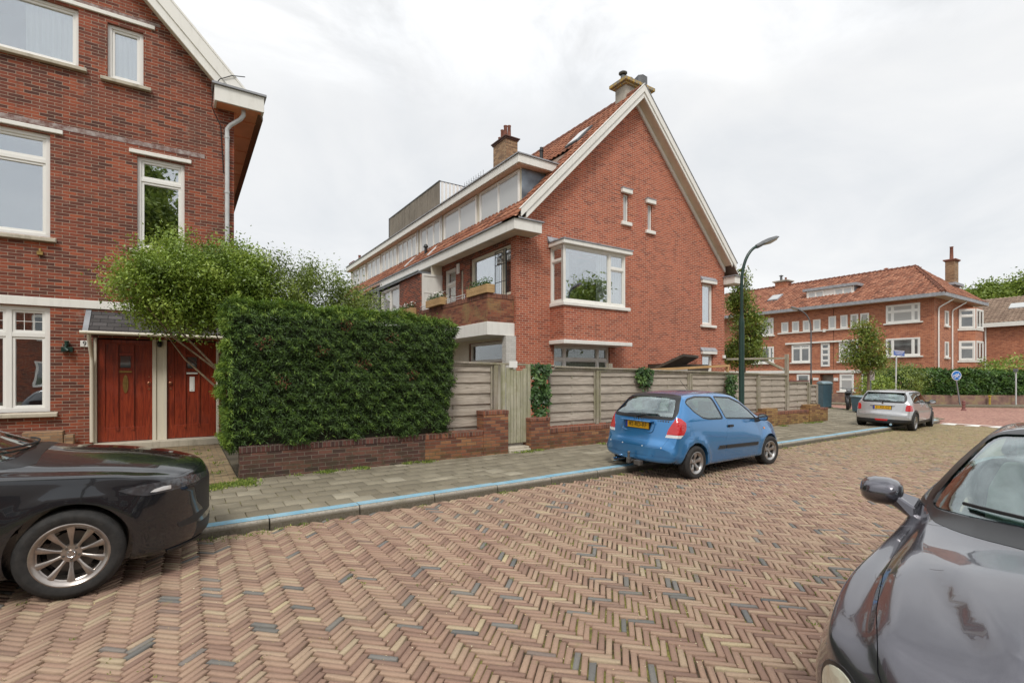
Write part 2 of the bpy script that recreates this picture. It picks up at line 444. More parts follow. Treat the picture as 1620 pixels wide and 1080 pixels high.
def m_wood(name, a, b, green=None, axis=0, sc=(1.2, 18, 18), gscale=1.5):
    t = NT(name); v = t.obj()
    g = t.noise(t.scale(v, sc), 2.2, 6, .65, 1.2)
    c = t.ramp(g, [(.25, tuple(x * .55 for x in a)), (.45, a), (.72, b)])
    kn = t.new('ShaderNodeTexVoronoi'); kn.inputs['Scale'].default_value = 3.2; t.link(t.scale(v, (1, 2, 2)), kn.inputs['Vector'])
    c = t.mix(t.maprange(kn.outputs['Distance'], .02, .09, .65, 0), c, tuple(x * .35 for x in a))
    c = t.mix(t.maprange(t.noise(v, 1.1, 4), .4, .65, 0, .4), c, tuple(x * .6 for x in a))
    if green: c = t.mix(t.maprange(t.noise(v, gscale, 5, .7), .45, .65, 0, .7), c, green)
    t.col(c); t.set(Roughness=.85); t.bump(g, .5, .004); return t.m
M['fence'] = m_wood('weathered fence wood', (.40, .345, .28), (.68, .61, .52), sc=(1.0, 20, 20))
M['fence_post'] = m_wood('weathered post wood', (.33, .29, .23), (.54, .48, .40), (.22, .21, .11), sc=(20, 20, 1.2))
M['gate'] = m_wood('algae stained gate boards', (.38, .36, .26), (.60, .57, .44), (.25, .26, .12), sc=(22, 22, 1))
M['board_grey'] = m_wood('grey terrace boards', (.19, .16, .125), (.36, .31, .25), sc=(22, 22, 1))
M['planter'] = m_wood('yellow planter wood', (.48, .30, .13), (.66, .46, .24), sc=(1, 14, 14))
M['shedwood'] = m_wood('dark shed wood', (.05, .038, .028), (.12, .085, .055), sc=(14, 1, 14))
M['newwood'] = m_wood('new pale timber', (.60, .36, .15), (.74, .50, .26), sc=(1, 14, 14))
M['door'] = (lambda t: (t.col(t.ramp(t.noise(t.scale(t.obj(), (14, 14, 1.2)), 2.4, 6, .65, .8), [(.28, (.085, .012, .006)), (.5, (.24, .032, .012)), (.75, (.37, .065, .022))])), t.set(Roughness=.33, Coat_Weight=.3), t.m)[-1])(NT('varnished mahogany door'))
M['brass'] = m_plain('old brass', (.42, .28, .10), .35, .25, 20, Metallic=.9)
M['copper'] = m_plain('copper knob', (.42, .17, .10), .35, .2, 20, Metallic=.8)
M['slate'] = m_brick('dark slate shingles', [(0, (.045, .04, .04)), (.5, (.075, .068, .066)), (1, (.11, .10, .10))], (.02, .018, .018), bw=.24, rowh=.085, mort=.012)

def m_tile(name, stops, lich=(.12, .10, .06)):
    t = NT(name); a = t.new('ShaderNodeAttribute'); a.attribute_name = 'rnd'
    c = t.ramp(a.outputs['Fac'], stops)
    n = t.noise(t.obj(), 14, 5, .7)
    c = t.mix(.35, c, t.ramp(n, [(.3, (.4, .4, .4)), (.7, (1, 1, 1))]), 'MULTIPLY')
    c = t.mix(t.maprange(t.noise(t.obj(), 2.3, 6, .72), .52, .72, 0, .6), c, lich)
    t.col(c); t.set(Roughness=.75); t.bump(n, .3, .004); return t.m
M['tile_orange'] = m_tile('orange clay pantiles', [(0, (.21, .075, .042)), (.5, (.37, .135, .07)), (1, (.50, .22, .125))], (.16, .12, .085))
M['tile_far'] = m_tile('weathered clay pantiles', [(0, (.19, .07, .04)), (.5, (.34, .13, .072)), (1, (.49, .225, .135))], (.14, .105, .08))
M['tile_brown'] = m_tile('brown pantiles', [(0, (.21, .14, .10)), (1, (.33, .235, .17))])

def m_foliage(name, stops, rough=.5, trans=.25):
    t = NT(name); a = t.new('ShaderNodeAttribute'); a.attribute_name = 'rnd'
    c = t.ramp(a.outputs['Fac'], stops)
    t.col(c); t.set(Roughness=rough)
    tl = t.new('ShaderNodeBsdfTranslucent'); t.link(c, tl.inputs[0])
    ms = t.new('ShaderNodeMixShader'); ms.inputs[0].default_value = trans
    t.link(t.b.outputs[0], ms.inputs[1]); t.link(tl.outputs[0], ms.inputs[2]); t.link(ms.outputs[0], t.out.inputs[0])
    return t.m
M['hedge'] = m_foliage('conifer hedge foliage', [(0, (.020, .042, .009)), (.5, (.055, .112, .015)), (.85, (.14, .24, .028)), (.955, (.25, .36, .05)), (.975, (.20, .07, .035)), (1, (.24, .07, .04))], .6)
M['privet'] = m_foliage('privet leaves', [(0, (.08, .13, .018)), (.5, (.21, .31, .04)), (1, (.42, .53, .10))], .4)
M['privet_dark'] = m_foliage('olive shrub leaves', [(0, (.07, .105, .018)), (.5, (.16, .22, .035)), (1, (.29, .37, .07))], .4)
M['ivy'] = m_foliage('ivy leaves', [(0, (.022, .055, .014)), (.6, (.06, .13, .03)), (1, (.16, .26, .07))], .35)
M['tree'] = m_foliage('tree leaves', [(0, (.08, .12, .02)), (.6, (.19, .26, .04)), (.85, (.31, .34, .06)), (1, (.42, .24, .07))], .45)
M['tree_far'] = m_foliage('far tree leaves', [(0, (.09, .14, .02)), (.6, (.22, .30, .045)), (1, (.36, .44, .09))], .5)
M['hedge_far'] = m_foliage('far clipped hedge leaves', [(0, (.025, .06, .012)), (.6, (.06, .14, .02)), (1, (.15, .26, .045))], .5)
M['weed'] = m_foliage('weeds and moss', [(0, (.10, .16, .03)), (.6, (.22, .30, .05)), (1, (.38, .42, .10))], .6)
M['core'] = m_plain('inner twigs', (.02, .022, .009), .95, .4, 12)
M['bark'] = m_plain('bark', (.20, .145, .09), .9, .35, 14, .01)
M['soil'] = m_plain('garden soil', (.09, .075, .05), .95, .4, 2, .02)
M['grassg'] = m_plain('rough grass', (.10, .13, .04), .95, .5, 1.5, .03)

def leaves(name, P, N, size, mat, parent=None, aspect=.5, rnd=None, droop=0, tri=False, label=None, cat=None, kind=None, group=None, dirs=None):
    """many small leaf faces in one mesh; P points, N leaf normals"""
    n = len(P); P = np.asarray(P, 'f'); N = np.asarray(N, 'f')
    N = N / (np.linalg.norm(N, axis=1, keepdims=True) + 1e-6)
    T = rng.normal(size=(n, 3)) if dirs is None else np.asarray(dirs)
    T = T - N * (T * N).sum(1, keepdims=True); T /= (np.linalg.norm(T, axis=1, keepdims=True) + 1e-6)
    T[:, 2] -= droop; T /= (np.linalg.norm(T, axis=1, keepdims=True) + 1e-6)
    B = np.cross(N, T)
    s = (np.asarray(size) * (.6 + .8 * rng.random(n)))[:, None]
    a = P - T * s * .1; c = P + T * s
    m = P + T * s * .42
    b = m + B * s * aspect * .5 + N * s * .06; d = m - B * s * aspect * .5 + N * s * .06
    V = np.stack([a, b, c, d], 1).reshape(-1, 3)
    F = np.arange(n * 4).reshape(-1, 4)
    me = bpy.data.meshes.new(name)
    me.vertices.add(n * 4); me.vertices.foreach_set('co', V.astype('f').ravel())
    me.loops.add(n * 4); me.loops.foreach_set('vertex_index', F.ravel().astype('i'))
    me.polygons.add(n); me.polygons.foreach_set('loop_start', (np.arange(n) * 4).astype('i'))
    me.update()
    r = (rng.random(n) if rnd is None else rnd)
    at = me.attributes.new('rnd', 'FLOAT', 'POINT'); at.data.foreach_set('value', np.repeat(r, 4).astype('f'))
    o = link_mesh(me, name, mat, parent)
    if label or kind: tag(o, label, cat, group, kind)
    return o

def grid_mesh(name, V, F, rnd=None):
    me = bpy.data.meshes.new(name)
    me.vertices.add(len(V)); me.vertices.foreach_set('co', np.asarray(V, 'f').ravel())
    F = np.asarray(F); k = F.shape[1]
    me.loops.add(F.size); me.loops.foreach_set('vertex_index', F.ravel().astype('i'))
    me.polygons.add(len(F)); me.polygons.foreach_set('loop_start', (np.arange(len(F)) * k).astype('i'))
    me.update()
    if rnd is not None:
        at = me.attributes.new('rnd', 'FLOAT', 'POINT'); at.data.foreach_set('value', np.asarray(rnd, 'f'))
    return me

def tile_roof(name, o, u, v, nu, nv, mat, parent, tw=.245, th=.34, amp=.035, inside=None):
    """pantile sheet: o origin at the eave, u along the eave, v up the slope (unit vectors), nu x nv tiles"""
    o, u, v = np.array(o, float), np.array(u, float), np.array(v, float)
    nrm = np.cross(u, v); nrm /= np.linalg.norm(nrm)
    if nrm[2] < 0: nrm = -nrm
    k = 7
    prof = [(0, .0), (.12, .75), (.28, 1.0), (.45, .7), (.6, .1), (.8, -.12), (1.0, 0.0)]
    V = []; F = []; Rn = []
    rr = rng.random((nu, nv))
    for j in range(nv):
        for i in range(nu):
            cu, cv = (i + .5) * tw, (j + .5) * th
            if inside is not None and not inside(cu, cv): continue
            b = len(V); jz = (rng.random() - .5) * .006
            for (dv, lift) in ((-.02, .028), (th + .03, -.006)):
                for (pu, ph) in prof:
                    q = o + u * (i + pu) * tw + v * (j * th + dv) + nrm * (ph * amp + lift + jz)
                    V.append(q); Rn.append(rr[i, j])
            for (pu, ph) in prof:   # front lip
                V.append(o + u * (i + pu) * tw + v * (j * th - .02) + nrm * (ph * amp + .004 + jz)); Rn.append(rr[i, j] * .6)
            for a in range(k - 1):
                F.append((b + a, b + a + 1, b + k + a + 1, b + k + a)); F.append((b + 2 * k + a, b + 2 * k + a + 1, b + a + 1, b + a))
    me = grid_mesh(name, V, F, Rn)
    return link_mesh(me, name, mat, parent)

# ------------------------------------------------------------ windows
def window(parent, o, u, n, w_, h, cols=None, rows=None, fr=.055, dep=.09, mat='whitec', glass='glass', backing=None, leads=None, bar=.04, sash=True, name='window'):
    """window in its opening; o lower-left corner on the wall face, u along the wall, n outward normal.
    cols: splits of the width 0..1; rows: dict column -> splits of the height"""
    f = MB(o, u, n)
    f.box(0, -dep, 0, w_, -.0, fr); f.box(0, -dep, h - fr, w_, -.0, h); f.box(0, -dep, fr, fr, -.0, h - fr); f.box(w_ - fr, -dep, fr, w_, -.0, h - fr)
    xs = [0] + list(cols or []) + [1]; panes = []
    for c in (cols or []): f.box(c * w_ - fr / 2, -dep, fr, c * w_ + fr / 2, -.004, h - fr)
    for i in range(len(xs) - 1):
        x0 = xs[i] * w_ + (fr if i == 0 else fr / 2); x1 = xs[i + 1] * w_ - (fr if i == len(xs) - 2 else fr / 2)
        rs = (rows or {}).get(i, []) if isinstance(rows, dict) else (rows or [])
        zs = [0] + list(rs) + [1]
        for r in rs: f.box(x0, -dep, r * h - fr / 2, x1, -.006, r * h + fr / 2)
        for j in range(len(zs) - 1):
            z0 = zs[j] * h + (fr if j == 0 else fr / 2); z1 = zs[j + 1] * h - (fr if j == len(zs) - 2 else fr / 2)
            if sash:
                s = bar
                f.box(x0, -dep + .005, z0, x1, -.025, z0 + s); f.box(x0, -dep + .005, z1 - s, x1, -.025, z1)
                f.box(x0, -dep + .005, z0 + s, x0 + s, -.025, z1 - s); f.box(x1 - s, -dep + .005, z0 + s, x1, -.025, z1 - s)
                panes.append((x0 + s, z0 + s, x1 - s, z1 - s))
            else: panes.append((x0, z0, x1, z1))
    fo = f.build(name, M[mat], parent, bevel=.004)
    for p in panes:
        g = MB(o, u, n); g.box(p[0] - .004, -dep + .022, p[1] - .004, p[2] + .004, -dep + .030, p[3] + .004)
        g.build('pane', M[glass], fo, fix=True)
    if leads:
        l = MB(o, u, n)
        for (x0, z0, x1, z1, nx, nz_) in leads:
            for i in range(1, nx): l.box(x0 + (x1 - x0) * i / nx - .005, -dep + .034, z0, x0 + (x1 - x0) * i / nx + .005, -dep + .04, z1)
            for i in range(1, nz_): l.box(x0, -dep + .041, z0 + (z1 - z0) * i / nz_ - .005, x1, -dep + .047, z0 + (z1 - z0) * i / nz_ + .005)
        l.build('glazing_bars', M['whitec'], fo)
    return fo

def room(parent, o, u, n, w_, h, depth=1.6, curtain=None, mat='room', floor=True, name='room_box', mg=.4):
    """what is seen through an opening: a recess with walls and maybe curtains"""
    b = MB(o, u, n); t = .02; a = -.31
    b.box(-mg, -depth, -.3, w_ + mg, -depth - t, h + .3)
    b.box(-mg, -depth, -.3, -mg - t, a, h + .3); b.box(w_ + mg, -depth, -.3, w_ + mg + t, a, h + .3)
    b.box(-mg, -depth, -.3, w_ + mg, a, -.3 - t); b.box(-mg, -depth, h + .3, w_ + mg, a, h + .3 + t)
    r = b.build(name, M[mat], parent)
    for c in (curtain or []):
        x0, x1, m_ = c[:3]; z0, z1 = (c[3], c[4]) if len(c) > 3 else (-.02, h + .02)
        k = MB(o, u, n)
        N = max(2, int((x1 - x0) / .03)); pts = [(x0 + (x1 - x0) * i / N, -.16 - .012 * math.sin(i * 1.7) - .006 * math.sin(i * .6)) for i in range(N + 1)]
        vs = [(p[0], p[1], z0) for p in pts] + [(p[0], p[1], z1) for p in pts]
        k.add(vs, [(i, i + 1, N + 2 + i, N + 1 + i) for i in range(N)])
        k.build('curtain' if m_ == 'curtain' else 'blind', M[m_], parent, smooth=60)
    return r

def wall(name, poly, ax, a, b, mat, parent, holes=()):
    """wall prism with rectangular openings; holes (p0, z0, p1, z1) in the wall's own plane"""
    m_ = MB(); m_.prism(poly, ax, a, b); me = m_.mesh(name)
    bm = bmesh.new(); bm.from_mesh(me); bmesh.ops.recalc_face_normals(bm, faces=bm.faces); bm.to_mesh(me); bm.free()
    if holes:
        c = MB()
        for (p0, z0, p1, z1) in holes:
            if ax == 1: c.box(p0, min(a, b) - .1, z0, p1, max(a, b) + .1, z1)
            else: c.box(min(a, b) - .1, p0, z0, max(a, b) + .1, p1, z1)
        cm = c.mesh('c')
        me = boolean(me, cm)
    me.materials.clear()
    box_uv(me)
    return link_mesh(me, name, M[mat] if isinstance(mat, str) else mat, parent)
# ------------------------------------------------------------ ground, road, pavement
def kerb_y(x): return 6.07 + .022 * x
def sheet(name, poly, z, mat, th=None):
    m_ = MB()
    if th: m_.prism(poly, 2, z - th, z)
    else: m_.add([(p[0], p[1], z) for p in poly], [list(range(len(poly)))])
    return tag(m_.build(name, mat, None), kind='structure')
sheet('ground', [(-300, -300), (600, -300), (600, 600), (-300, 600)], -.06, M['grassg'])

def m_road():
    t = NT('road clinker bricks'); a = t.new('ShaderNodeAttribute'); a.attribute_name = 'rnd'; v = t.obj()
    c = t.ramp(a.outputs['Fac'], [(0, (.12, .125, .125)), (.04, (.19, .185, .175)), (.055, (.23, .135, .10)), (.3, (.33, .20, .145)), (.65, (.385, .25, .175)), (.93, (.43, .305, .21)), (.985, (.44, .345, .225)), (1, (.52, .42, .25))])
    n = t.noise(v, 60, 4, .7)
    c = t.mix(.5, c, t.ramp(n, [(.3, (.5, .5, .5)), (.7, (1, 1, 1))]), 'MULTIPLY')
    sx = t.new('ShaderNodeSeparateXYZ'); t.link(v, sx.inputs[0])
    big = t.noise(t.scale(v, (.4, 1, 1)), .8, 5, .6)
    c = t.mix(t.maprange(big, .35, .65, .0, .30), c, (.29, .235, .16))
    ms_ = t.noise(v, 7, 6, .75); far = t.maprange(sx.outputs[0], 5, 17, 0, .22)
    c = t.mix(t.maprange(t.math('ADD', ms_, far), .60, .74, 0, .7), c, t.ramp(n, [(.3, (.17, .155, .06)), (.7, (.33, .29, .12))]))
    t.col(c); t.set(Roughness=.78); t.bump(n, .5, .003); return t.m
def m_joint():
    t = NT('joint sand and moss'); v = t.obj()
    n = t.noise(v, 1.7, 6, .7)
    fine = t.noise(v, 40, 4, .7)
    c = t.ramp(fine, [(.3, (.025, .018, .012)), (.7, (.12, .085, .048))])
    c = t.mix(t.maprange(n, .46, .58, 0, .95), c, t.ramp(fine, [(.3, (.10, .10, .025)), (.7, (.34, .33, .09))]))
    t.col(c); t.set(Roughness=.95); t.bump(fine, .8, .006); return t.m
M['road'] = m_road(); M['joint'] = m_joint()
M['asphalt_red'] = m_brick('red junction bricks', [(0, (.30, .13, .10)), (.5, (.42, .20, .155)), (1, (.52, .28, .20))], (.28, .18, .13), bw=.2, rowh=.07, mort=.016, rough=.8)

def brick_field(name, quads, mat, hgt, under, inset=.0035, col=None):
    """quads: array (n,4,2) of paver corners; one small bevelled block each"""
    Q = np.asarray(quads, float); n = len(Q)
    c = Q.mean(1, keepdims=True)
    d = Q - c; L = np.linalg.norm(d, axis=2, keepdims=True)
    top = c + d * (1 - inset * 1.6 / L)
    z = hgt + (rng.random((n, 1, 1)) - .5) * .007
    tilt = (rng.random((n, 2)) - .5) * .045
    tz = z + (top - c)[..., 0:1] * tilt[:, None, 0:1] + (top - c)[..., 1:2] * tilt[:, None, 1:2]
    lo = np.concatenate([Q, np.full((n, 4, 1), under)], 2)
    md = np.concatenate([Q, tz - .004], 2)
    hi = np.concatenate([top, tz], 2)
    V = np.concatenate([lo, md, hi], 1).reshape(-1, 3)
    base = (np.arange(n) * 12)[:, None, None]
    f = [(8, 9, 10, 11)]
    for i in range(4):
        j = (i + 1) % 4
        f.append((4 + i, 4 + j, 8 + j, 8 + i)); f.append((i, j, 4 + j, 4 + i))
    F = (base + np.array(f)[None]).reshape(-1, 4)
    r = rng.random(n) if col is None else col
    me = grid_mesh(name, V, F, np.repeat(r, 12))
    return link_mesh(me, name, mat, None, keep=True)

def herring(x0, x1, ymin, ymax):
    w_, n = .048, 4; g_ = .0060
    s2 = math.sqrt(.5); out = []
    A = np.array([s2, s2]); B = np.array([-s2, s2])
    N = int(36 / w_)
    for t_ in range(-N, N):
        for k in range(-N // 8 - 4, N // 8 + 4):
            a0, b0 = t_ + 2 * n * k, t_
            for kind in (0, 1):
                if kind == 0: ra = (a0, b0, a0 + n, b0 + 1)
                else: ra = (t_, t_ + 1 + 2 * n * k, t_ + 1, t_ + 1 + 2 * n * k + n)
                cx = (ra[0] + ra[2]) / 2 * w_; cy = (ra[1] + ra[3]) / 2 * w_
                X = s2 * cx - s2 * cy; Y = s2 * cx + s2 * cy
                if not (x0 < X < x1 and ymin < Y < kerb_y(X) - .04): continue
                D = .55 * X + .835 * Y; Lq = .835 * X - .55 * Y
                if D < .9 or abs(Lq) > 1.25 * D + 1.2: continue
                out.append((ra[0] * w_ + g_, ra[1] * w_ + g_, ra[2] * w_ - g_, ra[3] * w_ - g_, X, Y))
    a = np.array(out)
    q = np.stack([a[:, [0, 1]], a[:, [2, 1]], a[:, [2, 3]], a[:, [0, 3]]], 1)
    q = q + rng.normal(size=(len(q), 1, 2)) * .0018 + rng.normal(size=(len(q), 4, 2)) * .0018
    ang = rng.normal(size=len(q)) * .012; c = q.mean(1, keepdims=True); d = q - c
    d = np.stack([d[..., 0] * np.cos(ang)[:, None] - d[..., 1] * np.sin(ang)[:, None], d[..., 0] * np.sin(ang)[:, None] + d[..., 1] * np.cos(ang)[:, None]], 2)
    q = c + d
    W = np.empty_like(q); W[..., 0] = s2 * q[..., 0] - s2 * q[..., 1]; W[..., 1] = s2 * q[..., 0] + s2 * q[..., 1]
    # the paving has settled into slow waves
    W[..., 1] += .03 * np.sin(W[..., 0] * .7) + .02 * np.sin(W[..., 0] * 1.9 + 1)
    return W
tag(brick_field('road', herring(-5, 22.45, -3.2, 7), M['road'], 0.0, -.035), kind='structure')
sheet('road_bed', [(-40, -7), (22.45, -7), (22.45, 6.62), (-40, 5.2)], -.022, M['joint'])
sheet('junction_paving', [(22.45, -60), (31.5, -60), (33.6, 0), (37.2, 6.9), (33.9, 10.6), (31.2, 15.2), (31.2, 60), (28.8, 60), (28.3, 14), (26.6, 10.2), (24.6, 7.8), (22.45, 6.62)], .0, M['asphalt_red'])
# painted teeth of the raised junction
tm = MB()
for i in range(16):
    y = 6.35 - i * .62
    tm.add([(22.10, y, .0075), (22.10, y - .40, .0075), (22.75, y - .30, .0075), (22.75, y - .10, .0075)], [(0, 3, 2, 1)])
tm.box(22.76, -3.6, .002, 22.92, 6.5, .0045)
tag(tm.build('road_marking', M['white'], fix=True), kind='structure')

# pavement slabs, 30 x 30 cm
def slabs(x0, x1, y0, y1, poly=None):
    q = []
    nx, ny = int((x1 - x0) / .3), int((y1 - y0) / .3) + 1
    for j in range(ny):
        off = .15 if j % 2 else 0
        for i in range(-1, nx):
            a, b = x0 + i * .3 + off, y0 + j * .3
            if poly and not poly(a + .15, b + .15): continue
            g_ = .0045
            sl = .022
            q.append([(a + g_, b + g_ + sl * (a + .0)), (a + .3 - g_, b + g_ + sl * (a + .3)), (a + .3 - g_, b + .3 - g_ + sl * (a + .3)), (a + g_, b + .3 - g_ + sl * a)])
    return np.array(q)
t = NT('pavement slabs'); a = t.new('ShaderNodeAttribute'); a.attribute_name = 'rnd'; v = t.obj()
c = t.ramp(a.outputs['Fac'], [(0, (.19, .165, .115)), (.5, (.235, .205, .145)), (.9, (.28, .245, .175)), (1, (.40, .36, .27))])
n1 = t.noise(v, 90, 4, .75); n2 = t.noise(v, 1.6, 6, .7)
c = t.mix(.55, c, t.ramp(n1, [(.3, (.40, .40, .40)), (.7, (1.0, 1.0, 1.0))]), 'MULTIPLY')
c = t.mix(t.maprange(n2, .40, .66, 0, .6), c, (.165, .14, .095))
c = t.mix(t.maprange(t.noise(t.scale(v, (.35, 1, 1)), 3.2, 5, .7), .56, .68, 0, .55), c, (.42, .375, .28))
t.col(c); t.set(Roughness=.9); t.bump(n1, .5, .003); M['slab'] = t.m
tag(brick_field('pavement', np.concatenate([slabs(-6, 19.4, 6.27, 8.52), slabs(19.4, 30, 6.2, 26, lambda X, Y: (Y > 6.2) and (Y < 40) and (X < 24.4 + (Y - 7) * .55 if Y < 12 else X < 28.2))]), M['slab'], .10, .07, inset=.003), kind='structure')
sheet('pavement_bed', [(-40, 5.22), (22.4, 6.66), (24.4, 7.6), (26.4, 10.2), (28.2, 14), (28.7, 60), (19.3, 60), (19.3, 9.0), (-40, 9.0)], .088, M['joint'], th=.1)
# far pavement in front of the hedge wall
sheet('far_pavement', [(31.2, 60), (31.2, 15.2), (33.9, 10.6), (37.2, 6.9), (33.6, 0), (31.5, -60), (60, -60), (60, 5), (36.5, 10.5), (33.2, 15.6), (33.0, 60)], .10, M['slab'], th=.12)

# kerb stones, each a metre long, with the painted blue line
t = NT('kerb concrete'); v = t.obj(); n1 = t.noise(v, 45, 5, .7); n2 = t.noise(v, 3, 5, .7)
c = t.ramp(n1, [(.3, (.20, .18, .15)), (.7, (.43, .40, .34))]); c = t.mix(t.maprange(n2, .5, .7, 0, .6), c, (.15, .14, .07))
kz = t.new('ShaderNodeSeparateXYZ'); t.link(v, kz.inputs[0]); c = t.mix(t.math('MULTIPLY', t.maprange(kz.outputs[2], .10, .135, 1, 0), t.maprange(n1, .3, .6, .6, 1)), c, (.085, .07, .045))  # kerb face darkened towards its foot: shade put into the colour
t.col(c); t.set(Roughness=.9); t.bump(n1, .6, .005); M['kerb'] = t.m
t = NT('worn blue road paint'); v = t.obj(); n1 = t.noise(v, 30, 5, .75); n2 = t.noise(v, 5, 4)
c = t.mix(t.maprange(n2, .35, .65, 0, 1), (.15, .35, .47), (.26, .43, .52)); c = t.mix(t.maprange(n1, .50, .66, 0, .85), c, (.33, .32, .28))
t.col(c); t.set(Roughness=.7); M['bluepaint'] = t.m
km = MB(); bm_ = MB()
x = -8.2
while x < 22.0:
    a, b = x + .006, x + .994
    z = .104 + random.uniform(-.004, .004); j = random.uniform(-.006, .006)
    ya, yb = kerb_y(a) + j, kerb_y(b) + j
    km.hexa([(a, ya - .028, -.05), (a, ya + .19, -.05), (a, ya + .19, z), (a, ya + .012, z), (a, ya - .006, z - .02)],
            [(b, yb - .028, -.05), (b, yb + .19, -.05), (b, yb + .19, z), (b, yb + .012, z), (b, yb - .006, z - .02)])
    if x > -4: bm_.add([(a - .004, ya + .016, z + .0035), (b + .004, yb + .016, z + .0035), (b + .004, yb + .175, z + .0035), (a - .004, ya + .175, z + .0035)], [(0, 1, 2, 3)])
    x += 1.0
# curved kerb round the corner
cp = [(22.4, 6.56), (23.4, 6.85), (24.4, 7.55), (25.5, 8.7), (26.5, 10.1), (27.4, 12), (28.2, 14), (28.5, 20), (28.6, 40)]
for (p, q) in zip(cp, cp[1:]):
    d = (Vector(q) - Vector(p)).normalized(); nn = Vector((-d.y, d.x)) * .13; z = .106
    km.hexa([(p[0], p[1], -.05), (p[0] + nn.x, p[1] + nn.y, -.05), (p[0] + nn.x, p[1] + nn.y, z), (p[0], p[1], z)], [(q[0], q[1], -.05), (q[0] + nn.x, q[1] + nn.y, -.05), (q[0] + nn.x, q[1] + nn.y, z), (q[0], q[1], z)])
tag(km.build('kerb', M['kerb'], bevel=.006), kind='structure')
tag(bm_.build('painted_line', M['bluepaint'], fix=False), kind='structure')
# brick path to the front doors and the gardens
sheet('garden_path', [(-30, 8.54), (.70, 8.54), (.70, 13.64), (-30, 13.64)], .112, M['brick_path'], th=.1)
sheet('garden', [(.72, 8.75), (19.2, 8.75), (19.2, 40), (.72, 40)], .09, M['soil'], th=.1)
sheet('far_garden', [(33.3, 60), (33.3, 15.7), (36.6, 10.7), (60, 5.1), (200, 5), (200, 60)], .13, M['soil'], th=.15)

# ------------------------------------------------------------ house on the left (plane y = 13.66)
YL = 13.66; UX, NY = (1, 0, 0), (0, -1, 0)
hl = thing('brick_house', 'dark red brick corner house with white gable board, number 9 beside its front doors', 'house', (-4, YL, .1))
holesL = [(-3.9, 8.12, -1.82, 9.32), (-1.35, 8.06, -.73, 9.24), (-4.4, 4.50, -2.26, 6.60), (-.84, 4.48, .03, 6.52), (-4.6, .96, -2.26, 3.09), (-1.59, .1, .71, 2.50)]
# roof plane: through the gable board (1.35, 8.5) and (-.18, 10.2)
gx0, gz0, sl = 1.02, 8.22, 1.06
apx = -5.2; apz = gz0 + (gx0 - apx) * sl
wall('wall', [(1.02, .1), (1.02, gz0), (apx, apz), (2 * apx - 1.02, gz0), (2 * apx - 1.02, .1)], 1, YL, YL + .30, 'brick_red', hl, holesL)
b = MB(); b.box(.72, YL + .3, .1, 1.02, 24, gz0 - .1); b.box(2 * apx - 1.02, YL + .3, .1, 2 * apx - .72, 24, gz0 - .1); b.box(2 * apx - .72, 23.7, .1, .72, 24, gz0 - .1)
b.build('side_wall', M['brick_red'], hl)
def wnd(par, x0, z0, x1, z1, y=YL, **k):
    return window(par, (x0, y + .07, z0), UX, NY, x1 - x0, z1 - z0, **k)
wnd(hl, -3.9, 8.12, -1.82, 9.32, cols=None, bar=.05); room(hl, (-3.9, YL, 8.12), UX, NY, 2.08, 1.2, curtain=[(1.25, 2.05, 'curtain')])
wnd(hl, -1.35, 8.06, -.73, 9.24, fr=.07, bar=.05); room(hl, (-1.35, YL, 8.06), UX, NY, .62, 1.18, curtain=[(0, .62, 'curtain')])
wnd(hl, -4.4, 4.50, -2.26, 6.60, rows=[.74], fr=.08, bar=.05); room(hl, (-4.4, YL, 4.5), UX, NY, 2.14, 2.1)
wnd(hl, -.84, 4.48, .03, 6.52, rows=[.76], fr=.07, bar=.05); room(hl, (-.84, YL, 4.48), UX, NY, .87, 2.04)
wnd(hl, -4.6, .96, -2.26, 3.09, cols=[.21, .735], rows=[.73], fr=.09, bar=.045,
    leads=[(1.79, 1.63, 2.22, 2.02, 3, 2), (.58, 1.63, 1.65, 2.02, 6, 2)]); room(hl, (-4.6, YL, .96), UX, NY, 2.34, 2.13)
# lintels, bands and sills
for (x0, x1, z) in ((-4.1, -.52, 9.36), (-4.6, -2.06, 6.63), (-.98, .16, 6.55)):
    b = MB(); b.box(x0, YL - .045, z, x1, YL + .05, z + .085); b.build('lintel', M['white'], hl, bevel=.008)
b = MB(); b.box(-8, YL - .03, 3.10, 1.025, YL + .05, 3.27); b.build('band', M['white'], hl, bevel=.006)
for (x0, x1, z) in ((-4.0, -1.68, 8.12), (-1.46, -.59, 8.06), (-4.5, -2.16, 4.50), (-.98, .14, 4.48), (-4.7, -2.14, .96)):
    b = MB(); b.prism([(-.10, -.10), (-.10, -.03), (.02, .0), (.09, .0), (.09, -.10)], 0, x0, x1)
    for i, vv in enumerate(b.v): b.v[i] = Vector((vv.x, vv.y + YL, vv.z + z))
    b.build('window_sill', M['stone'], hl, bevel=.006)
# lead strips with run-off stains over the lintels
b = MB(); b.box(-5.5, YL - .006, 6.74, .42, YL + .02, 6.84); b.box(-5.5, YL - .006, 9.46, -.42, YL + .02, 9.53)
t = NT('lime stained brick'); n1 = t.noise(t.obj(), 8, 6, .7)
t.col(t.ramp(n1, [(.35, (.16, .07, .055)), (.55, (.33, .27, .25)), (.7, (.46, .42, .40))])); t.set(Roughness=.9); M['stain'] = t.m
b.build('weathered_course', M['stain'], hl)
